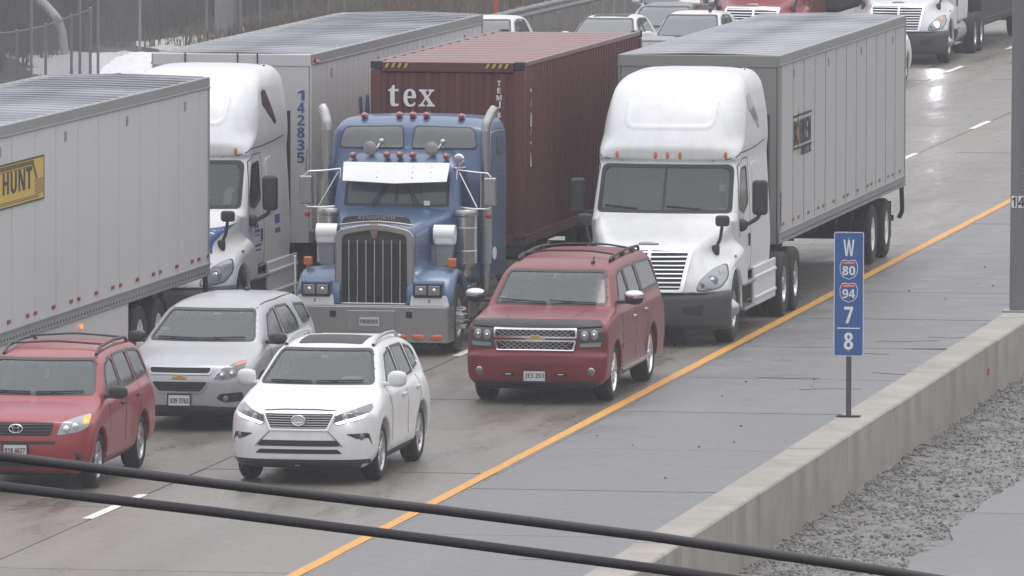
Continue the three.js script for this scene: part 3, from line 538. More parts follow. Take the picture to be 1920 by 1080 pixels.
// --- white luxury crossover in the left lane
{
  const S = { L: 4.77, H: 1.72, half: 0.942, r: 0.37, tw: 0.235, rim: 0.255, style: 'five', rimMat: M.alloy, wheels: [-0.96, -3.7], steer: 0.0, paint: M.pearlWhite, seat: M.cloth,
    lower: [[-0.1, 0.22, 0.05], [0.0, 0.3, 0.06], [0.015, 0.52, 0.1], [-0.01, 0.72, 0.05], [-0.06, 0.93, 0.06], [-0.3, 1.0, 0.2], [-0.75, 1.09, 0.3], [-1.2, 1.17, 0.1], [-1.5, 1.13, 0.2], [-3.4, 1.13, 0.5], [-4.45, 1.16, 0.1], [-4.72, 1.02, 0.1], [-4.77, 0.7, 0.1], [-4.7, 0.32, 0.08], [-4.5, 0.24, 0.1], [-2.4, 0.22, 0]],
    upper: [[-0.9, 1.05, 0], [-1.16, 1.19, 0.05], [-1.98, 1.615, 0.22], [-2.5, 1.69, 0.4], [-3.2, 1.7, 0.4], [-3.9, 1.63, 0.4], [-4.42, 1.5, 0.1], [-4.72, 1.12, 0.1], [-4.5, 0.9, 0], [-1.2, 0.9, 0]],
    secL: [[0.78, 0.2, 0], [0.92, 0.34, 0.1], [0.94, 0.62, 0.2], [0.93, 0.86, 0.2], [0.885, 1.08, 0.15], [0.8, 1.3, 0], [0.6, 1.6, 0]],
    secU: [[0.9, 0.8, 0], [0.835, 1.12, 0.1], [0.655, 1.6, 0.12], [0.5, 1.72, 0.2], [0.2, 1.76, 0]],
    pf: [0.12, 0.3], pr: [0.14, 0.42], crown: 0.045, flare: 0.018, waist: 0.025, wsBow: 0.12, cab: [-1.25, -4.3],
    ws: [[-0.735, 1.2, 0.05], [0.735, 1.2, 0.05], [0.585, 1.585, 0.06], [-0.585, 1.585, 0.06]],
    sideWins: [[[-1.75, 1.16, 0.03], [-2.2, 1.49, 0.05], [-2.68, 1.56, 0.03], [-2.7, 1.16, 0.02]], [[-2.8, 1.16, 0.02], [-2.78, 1.565, 0.03], [-3.5, 1.55, 0.03], [-3.62, 1.18, 0.03]], [[-3.72, 1.2, 0.02], [-3.62, 1.53, 0.03], [-3.98, 1.47, 0.06], [-4.22, 1.27, 0.05]]] };
  const c = makeCar(S, 'white_crossover', 'white crossover SUV with lit daytime lamps, nearest car in lane beside yellow line', 'car', [-2.12, 0, -117.2], 0.006), R = c.root;
  // grille with horizontal slats and emblem
  const gr = c.P('grille', 'z', [[-0.445, 0.905, 0.02], [0.445, 0.905, 0.02], [0.36, 0.715, 0.02], [-0.36, 0.715, 0.02]], M.black, { off: 0.004 });
  mesh(gr, 'grille_surround', panel(c.F, 'z', [[-0.47, 0.925, 0.02], [0.47, 0.925, 0.02], [0.375, 0.695, 0.02], [-0.375, 0.695, 0.02]], { off: 0.018, t: 0.03, holes: [[[-0.44, 0.9, 0.02], [0.44, 0.9, 0.02], [0.355, 0.72, 0.02], [-0.355, 0.72, 0.02]]] }), M.chrome);
  for (let i = 0; i < 6; i++) { const y = 0.735 + i * 0.03, w = 0.36 + (y - 0.715) / 0.19 * 0.085 - 0.01; mesh(gr, 'slat', railOn(c.F, 'z', [[-w, y], [-w / 2, y], [0, y], [w / 2, y], [w, y]], 0.0075, { off: 0.012 }), M.alloy); }
  const e = new THREE.TorusGeometry(0.075, 0.011, 8, 32); e.scale(1.12, 0.85, 1); e.translate(0, 0.825, c.zAt(0, 0.82) + 0.035);
  mesh(gr, 'emblem', [e, rod([-0.02, 0.86, c.zAt(0, 0.82) + 0.035], [-0.045, 0.8, c.zAt(0, 0.82) + 0.035], 0.009, 6), rod([-0.045, 0.795, c.zAt(0, 0.82) + 0.035], [0.06, 0.805, c.zAt(0, 0.82) + 0.035], 0.009, 6), disc(0.07, 0.01, 0, 0.825, c.zAt(0, 0.82) + 0.018)], M.chrome);
  const HL = [[0.47, 0.885, 0.02], [0.66, 0.945, 0.05], [0.83, 1.0, 0.03], [0.87, 0.945, 0.03], [0.8, 0.845, 0.05], [0.5, 0.765, 0.02], [0.44, 0.79, 0.02]];
  const hl = c.PB('headlight', HL, M.lensDark, { off: 0.008, edge: 0.04 });
  const DR = [[0.455, 0.79, 0.01], [0.5, 0.772, 0.01], [0.79, 0.848, 0.02], [0.84, 0.9, 0.01], [0.8, 0.888, 0.02], [0.52, 0.812, 0.02]];
  [DR, mir(DR)].forEach((d, i) => mesh(hl[i], 'daytime_lamp', panel(c.F, 'z', d, { off: 0.016, edge: 0.04 }), M.drl));
  for (const s of [1, -1]) {
    const h = hl[s > 0 ? 0 : 1];
    for (const [x, y, r] of [[0.58, 0.868, 0.04], [0.7, 0.908, 0.045]]) { mesh(h, 'projector', ball(r, r, 0.03, s * x, y, c.zAt(s * x, y) + 0.006), M.lens); }
    mesh(h, 'chrome_trim', railOn(c.F, 'z', [[s * 0.46, 0.885], [s * 0.66, 0.947], [s * 0.83, 1.0]], 0.008, { off: 0.01 }), M.chrome);
    const l = new THREE.PointLight(0xf2f4ff, 0.008); l.position.set(s * 0.66, 0.82, c.zAt(0.66, 0.82) + 0.08); l.castShadow = true; h.add(l);
    // fog lamp pocket
    const fp = c.P('fog_lamp', 'z', s > 0 ? [[0.6, 0.655, 0.02], [0.86, 0.66, 0.03], [0.9, 0.5, 0.02], [0.86, 0.6, 0.03], [0.73, 0.59, 0.03]] : mir([[0.6, 0.655, 0.02], [0.86, 0.66, 0.03], [0.9, 0.5, 0.02], [0.86, 0.6, 0.03], [0.73, 0.59, 0.03]]), M.plastic, { off: 0.005, edge: 0.04 });
    mesh(fp, 'lamp_lens', ball(0.042, 0.042, 0.014, s * 0.78, 0.615, c.zAt(s * 0.78, 0.615) + 0.006), M.lensMid);
  }
  c.P('lower_grille', 'z', [[-0.5, 0.575, 0.02], [0.5, 0.575, 0.02], [0.53, 0.5, 0.02], [-0.53, 0.5, 0.02]], M.black, { off: 0.005 });
  for (const s of [1, -1]) mesh(R, 'bumper_crease', railOn(c.F, 'z', [[s * 0.38, 0.69], [s * 0.47, 0.6], [s * 0.56, 0.5]], 0.012, { off: 0.002 }), M.dullChrome);
  c.P('air_intake', 'z', [[-0.5, 0.46, 0.02], [0.5, 0.46, 0.02], [0.56, 0.405, 0.02], [-0.56, 0.405, 0.02]], M.black, { off: 0.005 });
  c.P('lower_bumper', 'z', [[-0.88, 0.33, 0.02], [0.88, 0.33, 0.02], [0.84, 0.225, 0.03], [-0.84, 0.225, 0.03]], M.plastic, { off: 0.006, t: 0.03 });
  for (const ax of ['x', '-x']) c.P('sill', ax, [[-1.4, 0.22, 0.02], [-1.4, 0.33, 0.02], [-3.26, 0.33, 0.02], [-3.26, 0.22, 0.02]], M.plastic, { off: 0.01, edge: 0.3 });
  const roof = mesh(R, 'sunroof', panel(c.F, 'y', [[-0.42, -2.18, 0.06], [0.42, -2.18, 0.06], [0.42, -2.95, 0.06], [-0.42, -2.95, 0.06]], { start: 2.2, off: 0.004, edge: 0.2 }), M.roofGlass);
  for (const s of [1, -1]) { const y = z => c.yAt(s * 0.56, z); mesh(R, 'roof_rail', [tube([[s * 0.57, y(-2.2) + 0.005, -2.15], [s * 0.57, y(-2.4) + 0.055, -2.42], [s * 0.57, y(-3) + 0.06, -3], [s * 0.57, y(-3.6) + 0.055, -3.6], [s * 0.57, y(-3.85), -3.85]], 0.024, 28, 8)], s > 0 ? M.alloy : M.alloy); }
  mesh(R, "spoiler", bx(1.05, 0.035, 0.25, 0, 1.58, -4.3, 0.015), M.pearlWhite);
  doorLines(c, [[[-1.55, 1.1], [-1.62, 0.8], [-1.6, 0.36]], [[-2.76, 1.12], [-2.78, 0.36]], [[-3.72, 1.13], [-3.62, 0.9], [-3.25, 0.6], [-3.2, 0.4]]], [[-2.5, 0.98], [-3.48, 1.0]], M.pearlWhite);
  mirrors(c, [0.985, 1.24, -1.6], [0.125, 0.105, 0.08], M.pearlWhite);
  wiper(c, [-0.6, 1.225], [-0.05, 1.222]); wiper(c, [0.0, 1.225], [0.6, 1.23]);
  mesh(R, 'hood_gap_shade', strip(c.F, 'z', [[-0.46, 0.94], [-0.2, 0.955], [0.2, 0.955], [0.46, 0.94]], 0.01), M.seam);  // shade of the hood gap, laid on as a dark strip
  mesh(R, 'paper_on_dash', panel(c.F, 'z', [[0.3, 1.26, 0.01], [0.56, 1.265, 0.02], [0.58, 1.285, 0.01], [0.44, 1.3, 0.03], [0.33, 1.29, 0.01]], { off: -0.012, t: 0.002 }), M.paper);
  mesh(R, 'toll_tag', panel(c.F, 'z', [[-0.04, 1.5, 0.01], [0.05, 1.5, 0.01], [0.05, 1.53, 0.01], [-0.04, 1.53, 0.01]], { off: -0.012, t: 0.002 }), M.paper);
}
// --- dark red full-size SUV
{
  const S = { L: 5.65, H: 1.97, half: 1.005, r: 0.4, tw: 0.27, rim: 0.285, style: 'six', rimMat: M.chrome, wheels: [-1.0, -4.3], paint: M.darkRed, seat: M.beige, kL: 0.06,
    lower: [[-0.12, 0.25, 0.05], [0.02, 0.33, 0.08], [0.05, 0.55, 0.08], [0.04, 0.72, 0.04], [-0.02, 0.76, 0.04], [-0.03, 1.08, 0.05], [-0.12, 1.16, 0.06], [-0.5, 1.22, 0.2], [-1.22, 1.29, 0.1], [-1.6, 1.26, 0.2], [-5.3, 1.27, 0.1], [-5.6, 1.1, 0.08], [-5.65, 0.6, 0.06], [-5.55, 0.33, 0.08], [-3, 0.28, 0]],
    upper: [[-0.95, 1.15, 0], [-1.2, 1.3, 0.05], [-1.95, 1.79, 0.2], [-2.5, 1.89, 0.35], [-3.8, 1.93, 0.5], [-5.15, 1.89, 0.3], [-5.5, 1.75, 0.12], [-5.62, 1.15, 0.1], [-5.4, 0.95, 0], [-1.3, 0.95, 0]],
    secL: [[0.86, 0.24, 0], [0.98, 0.36, 0.08], [1.0, 0.6, 0.15], [1.0, 0.95, 0.2], [0.965, 1.2, 0.1], [0.9, 1.4, 0], [0.7, 1.8, 0]],
    secU: [[1.0, 0.9, 0], [0.93, 1.25, 0.1], [0.77, 1.78, 0.12], [0.6, 1.93, 0.18], [0.2, 1.97, 0]],
    pf: [0.05, 0.17], pr: [0.03, 0.12], crown: 0.04, flare: 0.02, waist: 0.015, wsBow: 0.1, cab: [-1.35, -5.3],
    ws: [[-0.8, 1.325, 0.05], [0.8, 1.325, 0.05], [0.685, 1.755, 0.06], [-0.685, 1.755, 0.06]],
    sideWins: [[[-1.78, 1.31, 0.03], [-2.22, 1.68, 0.05], [-2.72, 1.74, 0.04], [-2.75, 1.31, 0.03]], [[-2.87, 1.31, 0.03], [-2.85, 1.74, 0.04], [-3.75, 1.74, 0.04], [-3.8, 1.31, 0.03]], [[-3.95, 1.33, 0.03], [-3.92, 1.74, 0.04], [-5.25, 1.71, 0.06], [-5.4, 1.35, 0.06]]], sideGlass: M.glass };
  const c = makeCar(S, 'red_suv', 'dark red full-size SUV with black roof rack and chrome mirrors', 'car', [-1.2, 0, -130.1], 0.004), R = c.root;
  c.P('bug_deflector', 'z', [[-0.88, 1.15, 0.04], [-0.5, 1.165, 0.1], [0, 1.165, 0.2], [0.5, 1.165, 0.1], [0.88, 1.15, 0.04], [0.93, 1.085, 0.03], [0.5, 1.07, 0.1], [-0.5, 1.07, 0.1], [-0.93, 1.085, 0.03]], M.deflector, { off: 0.035, t: 0.04 });
  const ring = (a, b) => panel(c.F, 'z', a, { off: 0.03, t: 0.035, holes: [b], edge: 0.05 });
  const mk = (y0, y1, w0, w1) => [[-w0, y0, 0.02], [w0, y0, 0.02], [w1, y1, 0.02], [-w1, y1, 0.02]];
  for (const [y0, y1, w0, w1] of [[0.95, 1.06, 0.575, 0.575], [0.76, 0.9, 0.53, 0.565]]) {
    const g = c.P('grille', 'z', mk(y0, y1, w0, w1), M.black, { off: 0.004 });
    mesh(g, 'grille_surround', ring(mk(y0 - 0.012, y1 + 0.012, w0 + 0.012, w1 + 0.012), mk(y0 + 0.012, y1 - 0.012, w0 - 0.012, w1 - 0.012)), M.chrome);
    const bars = []; const dy = 0.026; // diamond mesh
    for (let i = -14; i <= 14; i++) for (const s of [1, -1]) { const x0 = i * 0.085, hh = (y1 - y0), x1 = x0 + s * hh * 1.3; if (Math.max(Math.abs(x0), Math.abs(x1)) > w0 + 0.02) continue; const z = c.zAt(x0, (y0 + y1) / 2) + 0.018; bars.push(rod([x0, y0 + 0.012, z], [x1, y1 - 0.012, z], 0.0065, 4)); }
    mesh(g, 'grille_mesh', bars, M.steel);
  }
  const bt = new THREE.Shape([[-0.14, -0.025], [-0.055, -0.025], [-0.055, -0.055], [0.055, -0.055], [0.055, -0.025], [0.14, -0.025], [0.125, 0.025], [0.055, 0.025], [0.055, 0.055], [-0.055, 0.055], [-0.055, 0.025], [-0.125, 0.025]].map(p => new THREE.Vector2(...p)));
  const em = new THREE.ExtrudeGeometry(bt, { depth: 0.012, bevelSize: 0.008, bevelThickness: 0.008, bevelSegments: 2 }); em.scale(0.98, 0.8, 1); em.translate(-0.0, 0.93, c.zAt(0, 0.93) + 0.01); mesh(R, 'emblem', em, M.gold);
  for (const s of [1, -1]) {
    const q = p => s > 0 ? p : mir(p);
    const h = c.P('headlight', 'z', q([[0.61, 1.075, 0.02], [0.9, 1.08, 0.04], [0.95, 0.98, 0.04], [0.93, 0.8, 0.03], [0.6, 0.8, 0.02]]), M.lensDark, { off: 0.008, edge: 0.05 });
    for (const [x, y] of [[0.69, 0.975], [0.82, 0.985]]) { mesh(h, 'lamp_bowl', ball(0.062, 0.072, 0.03, s * x, y, c.zAt(s * x, y) + 0.004), M.lens); mesh(h, 'bulb', ball(0.026, 0.026, 0.03, s * x, y, c.zAt(s * x, y) + 0.022), M.chrome); }
    mesh(h, 'turn_signal', panel(c.F, 'z', q([[0.63, 0.865, 0.01], [0.91, 0.88, 0.01], [0.9, 0.82, 0.01], [0.63, 0.815, 0.01]]), { off: 0.016 }), M.lens);
    { const fl = mesh(R, 'fog_lamp', [ball(0.058, 0.058, 0.018, s * 0.79, 0.475, c.zAt(s * 0.79, 0.475) + 0.004)], M.dullChrome); mesh(fl, 'lamp_lens', ball(0.045, 0.045, 0.018, s * 0.79, 0.475, c.zAt(s * 0.79, 0.475) + 0.012), M.lensMid); };
    c.P('tow_hook', 'z', q([[0.27, 0.455, 0.03], [0.46, 0.455, 0.03], [0.46, 0.405, 0.03], [0.27, 0.405, 0.03]]), M.black, { off: 0.004 });
    mesh(R, 'tow_hook_bar', [rod([s * 0.33, 0.43, c.zAt(s * 0.36, 0.43) + 0.015], [s * 0.41, 0.43, c.zAt(s * 0.36, 0.43) + 0.015], 0.012, 6)], M.dullChrome);
  }
  mesh(R, 'bumper_crease', panel(c.F, 'z', [[-0.56, 0.6, 0.01], [0.56, 0.6, 0.01], [0.52, 0.56, 0.01], [-0.52, 0.56, 0.01]], { off: 0.02, t: 0.03 }), M.darkRed);
  c.P('lower_bumper', 'z', [[-0.9, 0.34, 0.02], [0.9, 0.34, 0.02], [0.86, 0.255, 0.02], [-0.86, 0.255, 0.02]], M.plastic, { off: 0.006 });
  plate(R, 0, 0.41, c.zAt(0, 0.41) + 0.02, 'JE3 251');
  // roof rack: two side rails, two crossbars
  for (const s of [1, -1]) { const y = z => c.yAt(s * 0.66, z); mesh(R, 'roof_rail', [tube([[s * 0.66, y(-2.5) + 0.02, -2.5], [s * 0.66, y(-2.65) + 0.055, -2.68], [s * 0.66, y(-4) + 0.065, -4], [s * 0.66, y(-5) + 0.055, -5], [s * 0.66, y(-5.12) + 0.01, -5.12]], 0.022, 30), ...[-2.75, -3.6, -4.5].map(z => bx(0.06, 0.07, 0.2, s * 0.66, y(z) + 0.025, z, 0.02))], M.plastic); }
  for (const z of [-2.95, -4.25]) mesh(R, 'crossbar', tube([[-0.66, c.yAt(0.66, z) + 0.065, z], [-0.3, c.yAt(0.3, z) + 0.07, z], [0.3, c.yAt(0.3, z) + 0.07, z], [0.66, c.yAt(0.66, z) + 0.065, z]], 0.016, 16, 6), M.plastic);
  mesh(R, 'antenna', [rod([0.45, c.yAt(0.45, -2.3), -2.3], [0.45, c.yAt(0.45, -2.3) + 0.09, -2.38], 0.018, 6, 0.008), bx(0.05, 0.03, 0.14, 0.45, c.yAt(0.45, -2.3) + 0.01, -2.32, 0.01)], M.black);
  for (const s of [1, -1]) mesh(R, 'running_board', [bx(0.16, 0.05, 2.3, s * 0.96, 0.4, -2.65, 0.02), bx(0.17, 0.02, 2.2, s * 0.965, 0.43, -2.65, 0.008)], M.dullChrome);
  for (const ax of ['x', '-x']) { mesh(R, 'side_moulding', strip(c.F, ax, [[-1.55, 0.72], [-3.75, 0.74]], 0.05, { off: 0.012, edge: 0.4 }), M.darkRed); }
  doorLines(c, [[[-1.62, 1.26], [-1.6, 0.9], [-1.56, 0.45]], [[-2.82, 1.28], [-2.82, 0.45]], [[-3.9, 1.3], [-3.82, 0.9], [-3.7, 0.48]]], [[-2.6, 1.08], [-3.65, 1.1]], M.chrome);
  mirrors(c, [1.14, 1.4, -1.68], [0.135, 0.1, 0.09], M.black, M.chrome);
  wiper(c, [-0.72, 1.375], [-0.05, 1.345]); wiper(c, [0.0, 1.365], [0.66, 1.335]);
  for (const s of [1, -1]) mesh(R, 'hood_crease', railOn(c.F, 'y', [[s * 0.42, -0.25], [s * 0.5, -0.7], [s * 0.55, -1.1]], 0.012, { start: 2 }), M.darkRed);
  mesh(R, 'window_sticker', panel(c.F, 'z', [[-0.74, 1.385, 0.01], [-0.66, 1.385, 0.01], [-0.66, 1.43, 0.01], [-0.74, 1.43, 0.01]], { off: -0.012, t: 0.002 }), M.paper);
  mesh(R, 'toll_tag', panel(c.F, 'z', [[-0.03, 1.68, 0.01], [0, 1.68, 0.01], [0, 1.74, 0.01], [-0.03, 1.74, 0.01]], { off: -0.012, t: 0.002 }), M.paper);
}
// --- red compact SUV at the left edge
{
  const S = { L: 4.6, H: 1.74, half: 0.91, r: 0.355, tw: 0.225, rim: 0.235, style: 'five', rimMat: M.alloy, wheels: [-0.9, -3.56], paint: M.brightRed, seat: M.cloth,
    lower: [[-0.1, 0.24, 0.05], [0.0, 0.34, 0.08], [0.02, 0.55, 0.1], [0.0, 0.68, 0.05], [-0.06, 0.9, 0.06], [-0.35, 1.0, 0.2], [-0.8, 1.07, 0.25], [-1.1, 1.12, 0.08], [-1.4, 1.1, 0.2], [-4.3, 1.16, 0.1], [-4.55, 1.0, 0.1], [-4.6, 0.6, 0.1], [-4.5, 0.3, 0.1], [-2.4, 0.25, 0]],
    upper: [[-0.8, 1.0, 0], [-1.05, 1.14, 0.05], [-1.82, 1.58, 0.2], [-2.3, 1.66, 0.35], [-3.2, 1.7, 0.4], [-4.1, 1.65, 0.3], [-4.38, 1.55, 0.1], [-4.55, 1.1, 0.1], [-4.3, 0.9, 0], [-1.2, 0.9, 0]],
    secL: [[0.75, 0.22, 0], [0.88, 0.36, 0.1], [0.905, 0.62, 0.2], [0.9, 0.85, 0.2], [0.865, 1.1, 0.15], [0.78, 1.3, 0], [0.6, 1.6, 0]],
    secU: [[0.88, 0.8, 0], [0.83, 1.12, 0.1], [0.68, 1.57, 0.12], [0.52, 1.71, 0.2], [0.2, 1.75, 0]],
    pf: [0.12, 0.26], pr: [0.05, 0.16], crown: 0.045, flare: 0.022, waist: 0.025, wsBow: 0.12, cab: [-1.15, -4.2],
    ws: [[-0.755, 1.155, 0.05], [0.755, 1.155, 0.05], [0.63, 1.55, 0.06], [-0.63, 1.55, 0.06]],
    sideWins: [[[-1.62, 1.13, 0.03], [-2.02, 1.47, 0.05], [-2.48, 1.54, 0.03], [-2.5, 1.13, 0.02]], [[-2.6, 1.13, 0.02], [-2.58, 1.55, 0.03], [-3.35, 1.55, 0.03], [-3.45, 1.15, 0.03]], [[-3.56, 1.16, 0.02], [-3.47, 1.55, 0.03], [-4.12, 1.5, 0.06], [-4.25, 1.2, 0.05]]], sideGlass: M.glass };
  const c = makeCar(S, 'red_compact_suv', 'bright red compact SUV with black mirrors cut by the left edge', 'car', [-5.41, 0, -115.5], 0.012), R = c.root;
  const gr = c.P('grille', 'z', [[-0.47, 0.885, 0.03], [0.47, 0.885, 0.03], [0.44, 0.72, 0.05], [-0.44, 0.72, 0.05]], M.black, { off: 0.004 });
  for (let i = 0; i < 4; i++) { const y = 0.745 + i * 0.037; mesh(gr, 'slat', railOn(c.F, 'z', [[-0.44, y], [-0.2, y], [0, y], [0.2, y], [0.44, y]], 0.007, { off: 0.012 }), M.greyPlastic); }
  const el = (a, b, t, x = 0, y = 0) => { const g = new THREE.TorusGeometry(1, t, 6, 28); g.scale(a, b, 0.1); g.translate(x, 0.81 + y, c.zAt(0, 0.81) + 0.03); return g; };
  mesh(gr, 'emblem', [el(0.085, 0.055, 0.13), el(0.04, 0.05, 0.16), el(0.06, 0.022, 0.2, 0, 0.03)], M.chrome);
  for (const s of [1, -1]) {
    const q = p => s > 0 ? p : mir(p);
    const h = c.P('headlight', 'z', q([[0.51, 0.725, 0.02], [0.56, 0.875, 0.03], [0.7, 0.935, 0.04], [0.845, 0.965, 0.03], [0.865, 0.83, 0.04], [0.78, 0.765, 0.05]]), M.lens, { off: 0.008, edge: 0.04 });
    for (const [x, y] of [[0.62, 0.8], [0.72, 0.83]]) mesh(h, 'lamp_bowl', ball(0.045, 0.05, 0.025, s * x, y, c.zAt(s * x, y) + 0.008), M.chrome);
    mesh(h, 'turn_signal', panel(c.F, 'z', q([[0.79, 0.935, 0.01], [0.842, 0.945, 0.01], [0.855, 0.86, 0.01], [0.8, 0.855, 0.01]]), { off: 0.014, edge: 0.04 }), M.amberOn);
    const l = new THREE.PointLight(0xff9a40, 0.02); l.position.set(s * 0.83, 0.9, c.zAt(s * 0.83, 0.9) + 0.06); l.castShadow = true; h.add(l);
    mesh(R, 'fog_lamp_cover', ball(0.055, 0.055, 0.02, s * 0.76, 0.47, c.zAt(s * 0.76, 0.47) + 0.002), M.plastic);
  }
  c.P('air_intake', 'z', [[-0.5, 0.655, 0.02], [0.5, 0.655, 0.02], [0.5, 0.615, 0.02], [-0.5, 0.615, 0.02]], M.black, { off: 0.005 });
  c.P('lower_grille', 'z', [[-0.55, 0.45, 0.03], [0.55, 0.45, 0.03], [0.5, 0.33, 0.03], [-0.5, 0.33, 0.03]], M.black, { off: 0.005 });
  plate(R, -0.0, 0.545, c.zAt(0, 0.55) + 0.02, 'R18 4627', M.plateInk, 0.3, 0.15);
  for (const s of [1, -1]) { const y = z => c.yAt(s * 0.6, z); mesh(R, 'roof_rail', [tube([[s * 0.6, y(-2.1) + 0.0, -2.05], [s * 0.6, y(-2.3) + 0.06, -2.3], [s * 0.6, y(-3.1) + 0.07, -3.1], [s * 0.6, y(-3.8) + 0.06, -3.8], [s * 0.6, y(-4) + 0, -4.0]], 0.022, 28)], M.greyPlastic); }
  for (const z of [-2.45, -3.6]) mesh(R, 'crossbar', tube([[-0.6, c.yAt(0.6, z) + 0.075, z], [0, c.yAt(0, z) + 0.06, z], [0.6, c.yAt(0.6, z) + 0.075, z]], 0.015, 14, 6), M.greyPlastic);
  for (const ax of ['x', '-x']) c.P('sill', ax, [[-1.35, 0.25, 0.02], [-1.35, 0.38, 0.02], [-3.1, 0.38, 0.02], [-3.1, 0.25, 0.02]], M.brightRed, { off: 0.012, edge: 0.3 });
  doorLines(c, [[[-1.5, 1.08], [-1.55, 0.8], [-1.5, 0.4]], [[-2.56, 1.1], [-2.56, 0.4]], [[-3.52, 1.12], [-3.4, 0.9], [-3.1, 0.6]]], [[-2.35, 0.96], [-3.3, 0.98]], M.plastic);
  mirrors(c, [1.0, 1.16, -1.5], [0.125, 0.085, 0.075], M.plastic);
  wiper(c, [-0.62, 1.185], [-0.05, 1.175]); wiper(c, [0.02, 1.175], [0.62, 1.185]);
  mesh(R, 'hanging_tag', [bx(0.05, 0.09, 0.008, -0.02 + 0.06, 1.36, -1.7, 0.004), bx(0.07, 0.012, 0.008, 0.04, 1.43, -1.7, 0.003), rod([0.04, 1.3, -1.7], [0.04, 1.5, -1.74], 0.004, 4)], M.paper);
}
